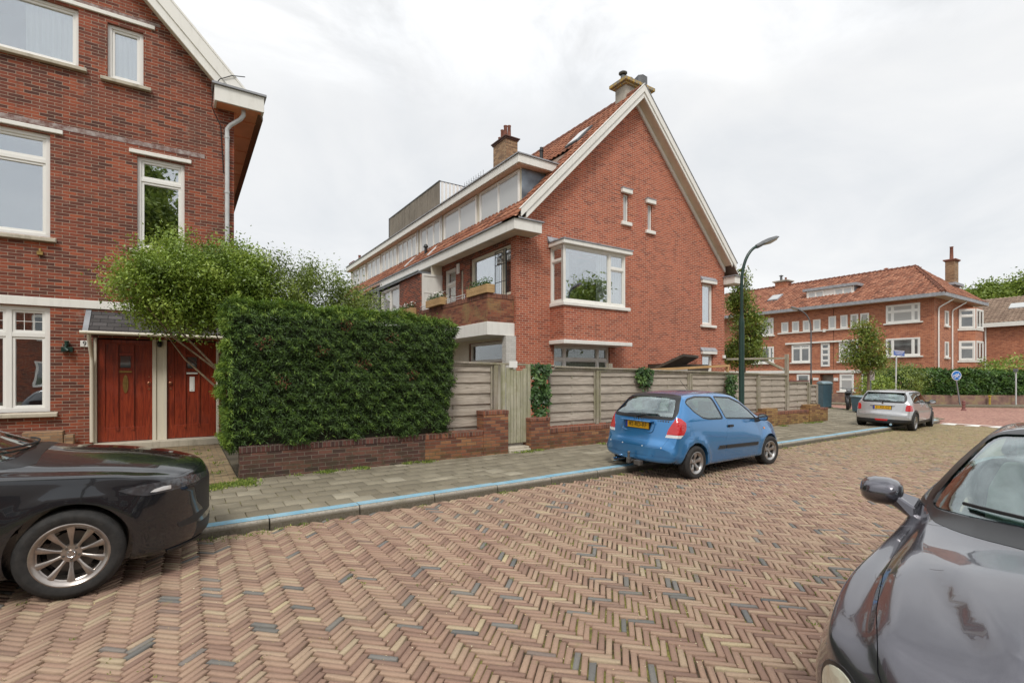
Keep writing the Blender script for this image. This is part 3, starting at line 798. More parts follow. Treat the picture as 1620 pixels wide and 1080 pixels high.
# doors
def door(x0, x1, letter, knob_side):
    d = MB(UX and (x0, YL + .11, .27), UX, NY); W = x1 - x0; H_ = 2.2
    d.box(0, -.04, 0, W, 0, H_)
    st = .13
    for (a, b_) in ((0, st), (W - st, W)): d.box(a, 0, 0, b_, .022, H_)
    d.box(st, 0, 0, W - st, .022, .30); d.box(st, 0, H_ - .10, W - st, .022, H_)
    c0, c1 = W * .375, W * .625
    d.box(c0 - .035, 0, .30, c0 + .0, .04, H_ - .10); d.box(c1, 0, .30, c1 + .035, .04, H_ - .10)
    d.box(c0, 0, 1.52, c1, .03, 1.58); d.box(c0, 0, 1.86, c1, .03, 1.92)
    d.box(c0 - .04, .022, .24, c0 + .01, .05, .32); d.box(c1 - .01, .022, .24, c1 + .04, .05, .32)
    do = d.build('door', M['door'], hl, bevel=.004)
    g = MB((x0, YL + .11, .27), UX, NY); g.box(c0 + .03, .0, 1.60, c1 - .03, .012, 1.85); g.build('pane', M['glass_far'], do)
    l = MB((x0, YL + .11, .27), UX, NY); cx = (c0 + c1) / 2
    if letter == 'brass':
        pts = [(cx + .05 * math.cos(a_) , 1.24 + .20 * math.sin(a_)) for a_ in [i * math.pi / 12 for i in range(24)]]
        l.prism(pts, 1, .0, .012); l.box(cx - .015, .012, 1.12, cx + .015, .018, 1.36); l.box(c0 + .01, .022, 1.49, c1 - .01, .034, 1.53)
        l.build('letter_slot', M['brass'], do, bevel=.003)
    else:
        l.box(cx - .05, 0, 1.06, cx + .05, .014, 1.40); l.box(cx - .03, .014, 1.09, cx + .03, .02, 1.37); l.box(c0 + .01, .022, 1.46, c1 - .01, .034, 1.50)
        l.build('letter_slot', M['whitec'], do, bevel=.003)
    k = MB((x0, YL + .11, .27), UX, NY); kx = W - .06 if knob_side else .06
    k.lathe([(.0, .07), (.025, .068), (.035, .055), (.03, .04), (.014, .03), (.014, .02), (.03, .02), (.03, 0)], (kx, 0, 1.26), 14, 1)
    k.lathe([(.0, .035), (.022, .035), (.026, .02), (.026, .0)], (kx, 0, 1.13), 12, 1); k.lathe([(.0, .03), (.016, .03), (.018, .0)], (kx, 0, 1.40), 12, 1)
    k.build('door_knob', M['copper'], do, smooth=50)
door(-1.525, -.575, 'brass', True); door(-.30, .65, 'white', False)
b = MB()
b.box(-1.59, YL + .02, .2, -1.53, YL + .2, 2.50); b.box(.655, YL + .02, .2, .71, YL + .2, 2.50)
b.box(-.57, YL + .02, .2, -.50, YL + .2, 2.50); b.box(-.375, YL + .02, .2, -.305, YL + .2, 2.50); b.box(-.50, YL + .05, .2, -.375, YL + .2, 2.50)
b.build('door_frame', M['cream'], hl, bevel=.006)
b = MB(); b.box(-1.59, YL + .2, .1, .71, YL + .28, 2.5); b.build('hall_back', M['dark'], hl)
b = MB(); b.box(-1.57, YL - .28, .11, .86, YL + .12, .262); b.build('doorstep', M['stone'], hl, bevel=.012)
b = MB(); b.lathe([(0, .0), (.035, .005), (.045, .05), (.05, .10), (.03, .13), (0, .135)], (-.437, YL + .0, 2.33), 12); b.box(-.46, YL, 2.40, -.415, YL + .05, 2.47)
b.build('porch_lamp', M['black'], hl, smooth=50)
# slate canopy over the doors
b = MB(); b.prism([(YL, 3.05), (YL - .46, 2.60), (YL - .46, 2.55), (YL, 2.55)], 0, -1.62, .86); b.build('canopy', M['slate'], hl)
b = MB(); b.prism([(YL - .0, 3.08), (YL - .485, 2.60), (YL - .485, 2.57), (YL - .0, 3.02)], 0, -1.70, -1.61); b.build('canopy_flashing', M['zinc'], hl)
b = MB(); b.tube([(-1.74, YL - .50, 2.57), (.9, YL - .50, 2.56)], .035, 10); b.tube([(-1.60, YL - .46, 2.54), (-1.60, YL - .40, 2.42), (-1.60, YL - .10, 2.12), (-1.60, YL - .06, 2.0), (-1.60, YL - .06, .3)], .036, 10)
b.build('canopy_gutter', M['cream'], hl, smooth=60)
# corner eave box and gable board
ge = 1.62
b = MB(); b.box(.60, YL - .42, 7.98, ge, YL - .37, 8.34); b.box(ge - .05, YL - .37, 7.98, ge, 24, 8.34)
b.box(.60, YL - .37, 7.98, .65, YL - .002, 8.34)
b.build('fascia', M['white'], hl, bevel=.006)
b = MB(); b.box(.55, YL - .47, 8.345, ge + .05, 24, 8.39); b.build('eave_top', M['lead'], hl)
b = MB(); b.box(.65, YL - .37, 8.00, ge - .05, YL - .003, 8.03); b.box(1.022, YL, 8.00, ge - .05, 24, 8.03)
for i in range(9): b.box(1.03, YL + .35 + i * .95, 7.985, ge - .06, YL + .37 + i * .95, 7.998)
b.build('soffit', M['soffit_o'], hl)
b = MB(); b.prism([(1.02, 7.7), (1.02, 7.995), (1.06, 7.995)], 1, YL + .01, 24); b.build('eave_bracket', M['soffit_o'], hl)
b = MB()
def rake(b, x0, x1, lo, hi, y0, y1, zf):
    b.prism([(x0, zf(x0) + lo), (x0, zf(x0) + hi), (x1, zf(x1) + hi), (x1, zf(x1) + lo)], 1, y0, y1)
zf = lambda x: gz0 - .10 + (gx0 - x) * sl
rake(b, ge - .33, apx, .14, .50, YL - .36, YL - .32, zf); rake(b, .95, apx, -.10, .16, YL - .33, YL - .28, zf)
b.build('barge_board', M['white'], hl, bevel=.006)
b = MB(); rake(b, ge - .22, apx, .50, .56, YL - .37, YL + .2, zf); b.build('roof_edge', M['white'], hl)
b = MB(); rake(b, 1.0, apx, -.02, .02, YL - .28, YL - .002, zf); b.build('rake_soffit', M['cream'], hl)
b = MB(); rake(b, ge, apx, .40, .47, YL - .2, 24, zf)
zf2 = lambda x: zf(2 * apx - x); rake(b, apx, 2 * apx - ge, .40, .47, YL - .2, 24, zf2); b.build('roof', M['tile_brown'], hl)
dp = thing('downpipe', 'grey rainwater pipe at the right corner of the dark red house', 'drainpipe', (.9, YL - .08, 2.7))
b = MB(); b.tube([(1.20, YL - .22, 8.0), (1.20, YL - .22, 7.88), (1.14, YL - .20, 7.78), (.94, YL - .12, 7.62), (.87, YL - .09, 7.52), (.87, YL - .09, 7.4), (.87, YL - .09, 3.2)], .048, 12)
b.build('pipe', M['pipe'], dp, smooth=50)
b = MB()
for z in (7.3, 6.0, 4.6, 3.5): b.lathe([(.05, 0), (.056, .0), (.056, .05), (.05, .05)], (.87, YL - .09, z), 12)
b.build('pipe_collar', M['pipe'], dp)
cb = MB(); cb.tube([(1.22, YL - .38, 8.72), (.95, YL - .39, 8.66), (.70, YL - .38, 8.50), (.58, YL - .25, 8.3), (.56, YL - .04, 8.0), (.62, YL - .03, 7.85), (.74, YL - .02, 7.6), (.80, YL - .02, 6.5)], .010, 6)
tag(cb.build('cable', M['black'], smooth=60), 'thin black cable slung over the white roof corner of the dark red house', 'cable')
np_ = thing('number_plate', 'small white house number plate reading 9 beside the left front door', 'house number', (-1.72, YL - .03, 2.30))
b = MB(); b.box(-1.79, YL - .022, 2.295, -1.65, YL + .01, 2.425); b.build('plate', M['whitec'], np_, bevel=.006)
text_on('9', .15, 'digit', M['black'], np_, (-1.72, YL - .024, 2.357), (1, 0, 0), (0, 0, 1), (0, -1, 0), sx=.85)
for ch in np_.children:
    if ch.name.startswith('digit'): pass
b = MB(); b.lathe([(0, .0), (.03, .0), (.04, .03), (.03, .06), (.045, .10), (.03, .11), (.02, .11)], (-1.98 - .3, YL - .05, 2.30), 12); b.box(-2.36, YL - .10, 2.18, -2.18, YL - .0, 2.28)
b.tube([(-2.28, YL - .03, 2.32), (-2.30, YL - .12, 2.26), (-2.24, YL - .16, 2.20)], .03, 8)
for i, vv in enumerate(b.v): b.v[i] = Vector((vv.x + .28, vv.y, vv.z))
tag(b.build('flag_holder', M['green_metal'], smooth=50), 'small green cast iron flagpole socket on the brick wall', 'flag holder')
b = MB(); b.box(-2.45, YL - .07, 4.12, -2.36, YL, 4.19); b.cyl((-2.405, YL - .04, 4.19), .02, .06, 8)
tag(b.build('wall_bracket', M['brass']), 'small brown bracket under the left first floor window', 'bracket')
b = MB(); b.box(-2.62, YL - .30, .112, -2.02, YL - .05, .58); b.box(-2.01, YL - .28, .112, -1.86, YL - .08, .50)
tag(b.build('stone_block', M['brick_tan'], bevel=.01), 'pale yellow brick pier standing under the ground floor window', 'brick pier')
b = MB(); b.box(-1.72, YL - .34, .112, -1.25, YL - .06, .44)
M['darkcap'] = m_plain('sooty chimney cap', (.10, .055, .045), .85, .3, 9)
# ------------------------------------------------------------ centre house row
YG, XF = 12.0, 8.06                      # gable plane, long facade plane
XR = 18.07; RX, RZ = 12.98, 11.42        # right corner, ridge
YE = 31.2
hc = thing('row_house', 'orange red brick terrace with a tall white edged gable and a long dormer', 'house', (13, 12, .1))
zl = lambda x: 6.0 + (x - 7.62) * (RZ - 6.0) / (RX - 7.62)      # roof surface, left slope
zr_ = lambda x: 5.72 + (18.6 - x) * (RZ - 5.72) / (18.6 - RX)
holesG = [(9.43, 1.5, 11.78, 2.64), (12.40, 6.90, 12.64, 7.83), (13.60, 6.80, 13.82, 7.70), (16.66, 3.68, 17.33, 5.25), (16.66, 1.4, 17.33, 2.52), (9.42, 3.85, 11.7, 5.48)]
wall('gable_wall', [(XF, .1), (XF, zl(XF) - .12), (RX, RZ - .15), (XR, zr_(XR) - .15), (XR, .1)], 1, YG, YG + .30, 'brick_gable', hc, holesG)
UY, NX = (0, -1, 0), (-1, 0, 0)           # along the long facade, seen from outside: u runs towards the viewer
holesF = [(12.28, 4.1, 14.80, 5.60), (15.86, 4.1, 16.78, 5.56), (12.35, 2.12, 14.83, 2.76), (15.30, 4.3, 15.50, 5.35)]
wall('front_wall', [(YG + .3, .1), (YG + .3, 6.2), (YE, 6.2), (YE, .1)], 0, XF, XF + .3, 'brick_red', hc, holesF)
b = MB(); b.box(XR - .3, YG + .3, .1, XR, YE, 5.6); b.box(XF + .3, YE - .3, .1, XR - .3, YE, 6); b.build('rear_wall', M['brick_gable'], hc)
b = MB(); b.prism([(XF + .1, 6.2), (RX, RZ - .3), (XR - .1, 5.6), (XR - .1, 5.5), (XF + .1, 5.5)], 1, YE - .25, YE - .02); b.build('end_wall', M['brick_gable'], hc)
# bay window on the gable
bx0, bx1, by = 9.30, 11.95, 11.36
b = MB()
b.box(bx0, by, 2.76, bx1, YG + .0, 3.76); b.build('bay_base', M['brick_gable'], hc)
b = MB(); b.box(bx0 - .05, by - .06, 3.762, bx1 + .07, YG - .002, 3.87); b.build('bay_sill', M['white'], hc, bevel=.012)
b = MB(); b.box(bx0 - .06, by - .08, 2.64, bx1 + .12, YG - .002, 2.757); b.build('canopy', M['white'], hc, bevel=.008)
b = MB(); b.box(bx0 - .08, by - .10, 5.56, bx1 + .12, YG - .003, 5.68); b.build('bay_cornice', M['white'], hc, bevel=.01)
b = MB(); b.box(bx0 - .10, by - .12, 5.682, bx1 + .14, YG - .003, 5.715); b.prism([(YG - .004, 5.90), (YG - .004, 5.72), (YG - .10, 5.72)], 0, bx0 - .12, bx1 + .14); b.build('bay_flashing', M['lead'], hc)
window(hc, (bx0, by + .02, 3.872), UX, NY, bx1 - bx0 - .1, 1.69, cols=[.735], rows={1: [.70]}, fr=.075, bar=.035, dep=.08, mat='white')
window(hc, (bx0, YG - .0, 3.872), (0, -1, 0), (-1, 0, 0), YG - by - .065, 1.69, rows=[.74], fr=.06, bar=.03, dep=.08, mat='white')
window(hc, (bx1 - .1, by + .085, 3.872), (0, 1, 0), (1, 0, 0), YG - by - .09, 1.69, rows=[.74], fr=.06, bar=.03, dep=.08, mat='white')
room(hc, (9.42, YG, 3.86), UX, NY, 2.28, 1.62, depth=2.2)
for (x0, x1) in ((9.42, 9.62), (10.72, 11.75)):
    k = MB((0, by + .17, 0)); N = int((x1 - x0) / .02)
    pts = [(x0 + (x1 - x0) * i / N, .012 * math.sin(i * 1.3)) for i in range(N + 1)]
    k.add([(p[0], p[1], 3.9) for p in pts] + [(p[0], p[1], 5.52) for p in pts], [(i, i + 1, N + 2 + i, N + 1 + i) for i in range(N)])
    k.build('curtain', M['curtain'], hc, smooth=60)
window(hc, (9.43, YG + .07, 1.5), UX, NY, 2.35, 1.14, cols=[.21, .80], rows=[.62], fr=.07, bar=.03, mat='whitec', glass='glass_low'); room(hc, (9.43, YG, 1.5), UX, NY, 2.35, 1.14, curtain=[(0, 2.35, 'blind')])
for (x0, z0, x1, z1) in (holesG[1], holesG[2]):
    window(hc, (x0, YG + .05, z0), UX, NY, x1 - x0, z1 - z0, fr=.035, bar=.02, dep=.06, glass='glass_net', sash=False)
    b = MB(); b.box(x0 - .12, YG - .10, z1 + .02, x1 + .12, YG - .001, z1 + .16); b.build('lintel', M['white'], hc, bevel=.01)
    b = MB(); b.box(x0 - .13, YG - .11, z1 + .162, x1 + .13, YG - .001, z1 + .19); b.build('flashing', M['lead'], hc)
    b = MB(); b.box(x0 - .12, YG - .08, z0 - .13, x1 + .12, YG + .02, z0 - .01); b.build('window_sill', M['white'], hc, bevel=.01)
for (x0, z0, x1, z1) in (holesG[3], holesG[4]):
    window(hc, (x0, YG + .07, z0), UX, NY, x1 - x0, z1 - z0, fr=.06, bar=.03, dep=.06, rows=([.42] if z0 < 2 else None), mat='white')
    room(hc, (x0, YG, z0), UX, NY, x1 - x0, z1 - z0, curtain=[(0, x1 - x0, 'curtain')])
    b = MB(); b.box(x0 - .10, YG - .10, z1 + .01, x1 + .14, YG - .001, z1 + .13); b.build('lintel', M['white'], hc, bevel=.01)
    b = MB(); b.prism([(YG - .11, z1 + .132), (YG - .001, z1 + .27), (YG - .001, z1 + .132)], 0, x0 - .12, x1 + .16); b.build('flashing', M['lead'], hc)
b = MB(); b.box(16.55, YG - .09, 3.56, 17.46, YG + .02, 3.66); b.build('window_sill', M['white'], hc, bevel=.012)
b = MB(); b.box(17.93, YG - .05, 2.40, XR + .02, YG + .1, 2.52); b.build('corner_block', M['white'], hc)
# gable boards
YB = YG - .42
def rk(x0, x1, f, lo, hi, y0, y1): 
    m_ = MB(); m_.prism([(x0, f(x0) + lo), (x0, f(x0) + hi), (x1, f(x1) + hi), (x1, f(x1) + lo)], 1, y0, y1); return m_
zt_ = lambda x: zl(x) + .06
zq_ = lambda x: zr_(x) + .06
rk(7.95, RX + .0, zt_, -.22, .04, YB, YB + .04).build('barge_board', M['white'], hc, bevel=.006)
rk(8.15, RX, zt_, -.42, -.20, YB + .035, YB + .09).build('barge_board', M['white'], hc, bevel=.006)
rk(RX, 18.25, zq_, -.22, .04, YB, YB + .04).build('barge_board', M['white'], hc, bevel=.006)
rk(RX, 18.05, zq_, -.36, -.20, YB + .035, YB + .09).build('barge_board', M['white'], hc, bevel=.006)
rk(8.0, RX, zt_, -.40, -.37, YB + .09, YG - .003).build('rake_soffit', M['soffit_c'], hc)
rk(RX, 18.0, zq_, -.35, -.32, YB + .09, YG - .003).build('rake_soffit', M['soffit_c'], hc)
rk(RX, 18.05, zq_, -.52, -.33, YG - .06, YG - .002).build('wall_board', M['white'], hc)
rk(7.9, RX, zt_, .042, .06, YB - .02, YB + .07).build('roof_edge', M['white'], hc); rk(RX, 18.3, zq_, .04, .07, YB - .02, YG + .2).build('roof_edge', M['lead'], hc)
# gutters: left long one with its return on the gable, right end box
GX = 7.60; ga, gb = 5.74, 6.04
b = MB(); b.box(GX, YG - .58, ga, GX + .05, YE, gb); b.box(GX + .05, YG - .58, ga, 8.55, YG - .53, gb); b.box(8.50, YG - .53, ga, 8.55, YG - .003, gb)
b.build('gutter', M['white'], hc, bevel=.006)
b = MB(); b.box(GX - .05, YG - .63, gb + .003, GX + .10, YE, gb + .035); b.box(GX - .05, YG - .63, gb + .003, 8.60, YG - .003, gb + .035); b.build('gutter_rim', M['lead'], hc)
b = MB(); b.box(GX + .05, YG - .53, ga + .02, 8.5, YG - .002, ga + .04); b.box(GX + .05, YG - .002, ga + .02, XF - .002, YE, ga + .04)
for i in range(16): b.box(GX + .06, YG - .2 + i * 1.2, ga + .008, XF - .01, YG - .185 + i * 1.2, ga + .019)
b.build('soffit', M['soffit_c'], hc)
b = MB(); b.box(18.0, YG - .50, 5.32, 18.62, YG - .002, 5.60); b.box(18.55, YG - .002, 5.32, 18.62, YE, 5.60); b.build('gutter', M['white'], hc, bevel=.01)
b = MB(); b.box(17.95, YG - .55, 5.603, 18.67, YG - .002, 5.64); b.build('gutter_rim', M['lead'], hc)
# roof: tiles
L_ = math.hypot(RX - 7.66, RZ - 6.0); vl = ((RX - 7.66) / L_, 0, (RZ - 6.0) / L_)
DX, DY0 = 8.66, 12.62                      # dormer face and its near end
def ins(cu, cv):      # leave out what the dormer and far roof hide
    y = YB + .1 + cu; x = 7.66 + vl[0] * cv
    return not (y > DY0 + .2 and DX + .35 < x < 10.9)
tile_roof('roof_tiles', (7.66, YB + .1, 6.02), (0, 1, 0), vl, int((YE - YB) / .245), int(L_ / .34), M['tile_orange'], hc, inside=ins)
b = MB(); b.hexa([(7.7, YB + .1, 5.98), (7.7, YE, 5.98), (7.7, YE, 5.93), (7.7, YB + .1, 5.93)], [(RX, YB + .1, RZ - .04), (RX, YE, RZ - .04), (RX, YE, RZ - .1), (RX, YB + .1, RZ - .1)])
b.hexa([(18.6, YB + .1, 5.68), (18.6, YE, 5.68), (18.6, YE, 5.63), (18.6, YB + .1, 5.63)], [(RX + .01, YB + .1, RZ - .04), (RX + .01, YE, RZ - .04), (RX + .01, YE, RZ - .1), (RX + .01, YB + .1, RZ - .1)])
b.build('roof_deck', M['tile_brown'], hc)
b = MB(); y = YB + .12
while y < YE:
    b.lathe([(.13, 0), (.14, .02), (.12, .36)], (RX, y, RZ - .02), 10, 1); y += .34
b.build('ridge_tiles', M['tile_orange'], hc, smooth=50)
# dormer: two windows, then triples, behind one long cornice
dz0, dz1 = 6.86, 8.05
b = MB(); b.box(DX, DY0, dz0, DX + .12, YE, dz1 + .02); b.box(DX + .12, DY0, 8.02, 11.2, YE, 8.06)
dr = b.build('dormer', M['cream'], hc)
b = MB(); b.prism([(DX + .005, dz0 - .06), (DX + .005, dz1), (9.96, dz1), (9.70, 7.95)], 1, DY0 - .012, DY0 - .001); b.build('dormer_cheek', M['zincpanel'], hc)
b = MB(); b.box(DX - .30, DY0 - .28, 8.08, DX - .25, YE, 8.33); b.box(DX - .25, DY0 - .28, 8.08, 10.05, DY0 - .23, 8.33)
b.build('dormer_cornice', M['white'], hc, bevel=.008)
b = MB(); b.box(DX - .34, DY0 - .32, 8.333, 10.1, YE, 8.37); b.build('dormer_rim', M['lead'], hc)
b = MB(); b.box(DX - .25, DY0 - .23, 8.06, 10.0, DY0 - .02, 8.09); b.box(DX - .25, DY0 - .02, 8.06, DX - .002, YE, 8.09); b.build('soffit', M['soffit_p'], hc)
b = MB(); b.box(DX - .02, DY0 - .01, dz1 - .04, DX - .001, YE, 8.058); b.build('dormer_frieze', M['cream'], hc)
b = MB(); b.cyl((9.72, DY0 - .16, 7.98), .07, .12, 14, ax=1); b.build('vent_pipe', M['lamp_grey'], hc)
wy = [(12.68, 15.10, 2, 'glass_net'), (15.35, 17.95, 2, 'glass'), (18.3, 20.3, 3, 'glass_net'), (20.75, 23.0, 4, 'glass'), (23.2, 25.4, 4, 'glass_net'), (25.6, 27.8, 3, 'glass_net'), (28.1, 30.6, 4, 'glass')]
for (a, c_, n_, gl) in wy:
    window(hc, (DX - .065, c_, dz0 + .03), UY, NX, c_ - a, 1.14, cols=[i / n_ for i in range(1, n_)], fr=.06, bar=.028, dep=.06, glass='glass_net' if gl == 'glass_net' else 'glass_net')
b = MB(); b.box(DX - .09, DY0 - .03, dz0 - .05, DX - .002, YE, dz0 + .02); b.build('dormer_sill', M['cream'], hc)
for y in (18.12, 20.52):
    b = MB(); b.tube([(DX - .09, y, 8.08), (DX - .07, y, 6.95), (DX - .30, y, 6.78), (DX - .75, y - .15, 6.35)], .035, 8); b.build('downpipe', M['pipe'], hc, smooth=50)
b = MB(); b.lathe([(.06, 0), (.06, .28), (.10, .30), (.10, .34), (.05, .42), (0, .43)], (8.25, 18.9, 6.62), 12); b.build('roof_vent', M['black'], hc, smooth=50)
# skylight in the upper slope
def on_left(x, y, h=0): return (x - vl[2] * h, y, zl(x) + vl[0] * h)
b = MB(); b.hexa([on_left(11.15, 12.85, .10), on_left(11.15, 13.5, .10), on_left(11.15, 13.5, .0), on_left(11.15, 12.85, .0)], [on_left(11.85, 12.85, .10), on_left(11.85, 13.5, .10), on_left(11.85, 13.5, 0), on_left(11.85, 12.85, 0)])
sk = b.build('skylight', M['lamp_grey'], hc)
b = MB(); b.hexa([on_left(11.22, 12.92, .115), on_left(11.22, 13.43, .115), on_left(11.22, 13.43, .10), on_left(11.22, 12.92, .10)], [on_left(11.78, 12.92, .115), on_left(11.78, 13.43, .115), on_left(11.78, 13.43, .10), on_left(11.78, 12.92, .10)])
b.build('pane', M['glass_net'], sk)
# windows of the front wall
window(hc, (XF + .07, 14.80, 4.1), UY, NX, 2.52, 1.50, cols=[.76], fr=.07, bar=.03, mat='cream'); room(hc, (XF, 14.80, 4.1), UY, NX, 2.52, 1.5, mg=.04, depth=2.5, curtain=[(0, 1.8, 'curtain')])
window(hc, (XF + .07, 16.78, 4.1), UY, NX, .92, 1.46, rows=[.62], fr=.07, bar=.05, mat='white'); room(hc, (XF, 16.78, 4.1), UY, NX, .92, 1.46)
window(hc, (XF + .05, 15.50, 4.3), UY, NX, .20, 1.05, fr=.03, bar=.02, mat='cream', glass='glass_net', sash=False)
window(hc, (XF + .04, 14.83, 2.12), UY, NX, 2.48, .64, fr=.06, bar=.03, mat='whitec', glass='glass_low'); room(hc, (XF, 14.83, 2.12), UY, NX, 2.48, .64, mg=.02)
b = MB(); b.box(XF - .03, 12.26, .15, XF - .002, 17.0, 2.10); b.box(XF - .03, 12.26, 2.10, XF - .002, 12.34, 2.85); b.box(XF - .03, 14.84, 2.10, XF - .002, 17.0, 2.85); b.box(XF - .03, 12.34, 2.77, XF - .002, 14.84, 2.85); b.build('plaster_panel', M['cream'], hc)
b = MB(); b.box(XF - .03, 15.55, 5.27, XF - .001, 15.75, 5.62); b.box(XF - .04, 15.60, 5.33, XF - .03, 15.70, 5.45); b.build('vent_box', M['whitec'], hc)
# white brick stub and balcony
b = MB(); b.box(7.72, YG + .02, .1, XF - .003, YG + .24, 2.84); b.build('pier', M['brick_white'], hc)
BX = 7.16; BY0, BY1 = 12.12, 17.0
b = MB(); b.box(BX - .03, BY0 - .03, 2.85, XF - .003, BY1, 3.22); b.build('balcony_slab', M['white'], hc, bevel=.006)
M['brick_balc'] = m_brick('stained balcony brick', [(0, (.16, .05, .03)), (.5, (.30, .085, .045)), (1, (.38, .15, .07))], (.22, .15, .10), rowh=.0625, patch=1.3, patch_c=(.30, .21, .08), patch_lo=.50)
b = MB(); b.box(BX, BY0, 3.222, BX + .11, BY1, 3.90); b.box(BX + .11, BY0, 3.222, XF - .003, BY0 + .11, 3.90); b.build('balcony_wall', M['brick_balc'], hc)
b = MB(); b.box(BX - .01, BY0 - .01, 3.903, BX + .12, BY1, 4.03); b.box(BX + .12, BY0 - .01, 3.903, XF - .004, BY0 + .12, 4.03); b.build('balcony_coping', M['brick_soldier'], hc)
b = MB()
for z in (4.10, 4.18): b.tube([(BX + .05, 13.55, z), (BX + .05, BY1, z)], .012, 6)
for y in (13.6, 14.6, 15.6, 16.6): b.tube([(BX + .05, y, 4.03), (BX + .05, y, 4.18)], .012, 6)
b.build('balcony_rail', M['pipe'], hc)
b = MB(); b.box(7.26, 16.96, 3.8, XF - .004, 17.0, 5.42)
b.box(7.26, 16.94, 3.8, 7.33, 16.96, 5.42); b.box(XF - .08, 16.94, 3.8, XF - .004, 16.96, 5.42); b.box(7.33, 16.94, 5.34, XF - .08, 16.96, 5.42); b.box(7.33, 16.945, 4.72, XF - .08, 16.955, 4.76)
b.build('balcony_screen', M['white'], hc)
b = MB(); b.prism([(7.62, 5.42), (XF - .01, 5.42), (XF - .01, 5.76), (7.62, 5.76)], 1, 16.97, 16.99); b.build('screen_board', M['cream'], hc)
# brick oriel beyond the balcony
b = MB(); b.box(7.2, 17.01, 2.4, XF - .003, 19.1, 5.42); b.build('oriel', M['brick_red'], hc)
b = MB(); b.box(7.2, 19.101, 2.4, XF - .003, 24.6, 3.4); b.build('oriel', M['brick_red'], hc)
b = MB(); b.box(7.35, 19.101, 3.4, XF - .003, 24.6, 5.35); b.build('oriel_core', M['dark'], hc)
window(hc, (7.22, 21.35, 3.4), UY, NX, 2.25, 1.95, cols=[.5], fr=.08, bar=.04, mat='white', glass='glass_net'); window(hc, (7.22, 24.6, 3.4), UY, NX, 3.0, 1.95, cols=[.33, .66], fr=.08, bar=.04, mat='white', glass='glass_net')
b = MB(); b.box(7.12, 16.98, 5.423, XF - .003, 24.7, 5.50); b.tube([(7.12, 17.0, 5.50), (7.12, 24.6, 5.50)], .04, 8); b.tube([(7.16, 21.45, 5.4), (7.16, 21.45, 3)], .06, 10); b.build('oriel_roof', M['zinc'], hc)
# low tiled lean-to roof beyond
tile_roof('lean_to_roof', (6.2, 22.6, 4.9), (0, 1, 0), (.8, 0, .6), 8, 5, M['tile_orange'], hc)
# grey roof terrace
tr = thing('roof_terrace_fence', 'grey board screen with white rail bars on the long dormer roof', 'screen', (9.8, 22, 8.37))
b = MB(); y = 20.5
while y < 26.9: b.box(9.6 + random.uniform(0, .014), y, 8.42, 9.632, y + .148, 10.42); y += .162
b.build('board_panel', M['board_grey'], tr)
b = MB(); b.box(9.58, 20.48, 10.42, 9.66, 27.02, 10.46); b.box(9.58, 26.98, 8.4, 9.66, 27.06, 10.46); b.box(9.64, 20.46, 10.40, 11.9, 20.50, 10.44); b.build('rail', M['lamp_grey'], tr)
b = MB()
for i in range(12): b.box(9.68 + i * .19, 20.46, 8.42, 9.79 + i * .19, 20.48, 10.40)
b.build('bar_panel', M['whitec'], tr)
b = MB(); b.box(9.52, 20.3, 8.372, 9.58, 27.2, 8.50); b.build('plinth', M['zinc'], tr)
an = thing('roof_antenna', 'thin spiky television aerial above the dormer roof', 'antenna', (11.0, 18.9, 8.37))
b = MB(); b.tube([(10.6, 19.2, 8.4), (10.6, 19.2, 10.1)], .02, 6); b.tube([(10.6, 18.3, 10.1), (10.6, 20.0, 10.1)], .012, 6)
b.build('mast', M['lamp_grey'], an)
b = MB()
for i in range(9): b.tube([(10.35, 18.3 + i * .21, 10.1), (10.85, 18.3 + i * .21, 10.1)], .008, 5); b.tube([(10.6, 18.3 + i * .21, 9.85), (10.6, 18.3 + i * .21, 10.4)], .008, 5)
b.build('dipoles', M['lamp_grey'], an)
def chimney(name, label, x0, y0, x1, y1, z0, z1, mat, capm, pots, cap=.1, caph=.09):
    c_ = thing(name, label, 'chimney', ((x0 + x1) / 2, (y0 + y1) / 2, z0))
    b = MB(); b.box(x0, y0, z0, x1, y1, z1); b.build('stack', M[mat], c_)
    b = MB(); b.box(x0 - cap, y0 - cap, z1 + .002, x1 + cap, y1 + cap, z1 + caph); b.box(x0 - cap * .5, y0 - cap * .5, z1 - .06, x1 + cap * .5, y1 + cap * .5, z1 - .001); b.build('cap', M[capm], c_, bevel=.01)
    for (px, py_, r, h, kind) in pots:
        b = MB(); zb = z1 + caph
        if kind == 'pot': b.lathe([(r * 1.1, 0), (r, .05), (r * .85, h), (r, h + .02), (r, h + .06), (r * .7, h + .06), (r * .7, h)], (px, py_, zb), 12)
        elif kind == 'hat': b.lathe([(r, 0), (r * .9, h), (0, h)], (px, py_, zb), 12); b.lathe([(r * 1.1, h + .04), (r * 1.7, h + .07), (r * 1.7, h + .10), (0, h + .20)], (px, py_, zb), 12); b.tube([(px, py_, zb + h), (px, py_, zb + h + .1)], .015, 6)
        elif kind == 'h': 
            b.lathe([(r, 0), (r, h), (0, h)], (px, py_, zb), 12); b.prism([(px - .22, py_ - .1), (px - .1, py_ - .22), (px + .14, py_ - .2), (px + .24, py_ - .02), (px + .12, py_ + .2), (px - .14, py_ + .2)], 2, zb + h * .5, zb + h + .32)
        b.build('flue_pot', M['terracotta'] if kind == 'pot' else M['lamp_grey'], c_, smooth=50)
    return c_
chimney('chimney', 'grey rendered chimney with lichen on its cap and four cowls at the white gable peak', 12.83, 12.3, 14.0, 12.8, 10.6, 11.88, 'concrete', 'conc_lichen',
        [(12.95, 12.55, .09, .26, 'hat'), (13.22, 12.55, .10, .12, 'hat'), (13.5, 12.5, .10, .06, 'hat'), (13.78, 12.5, .12, .1, 'h')], cap=.16, caph=.12)
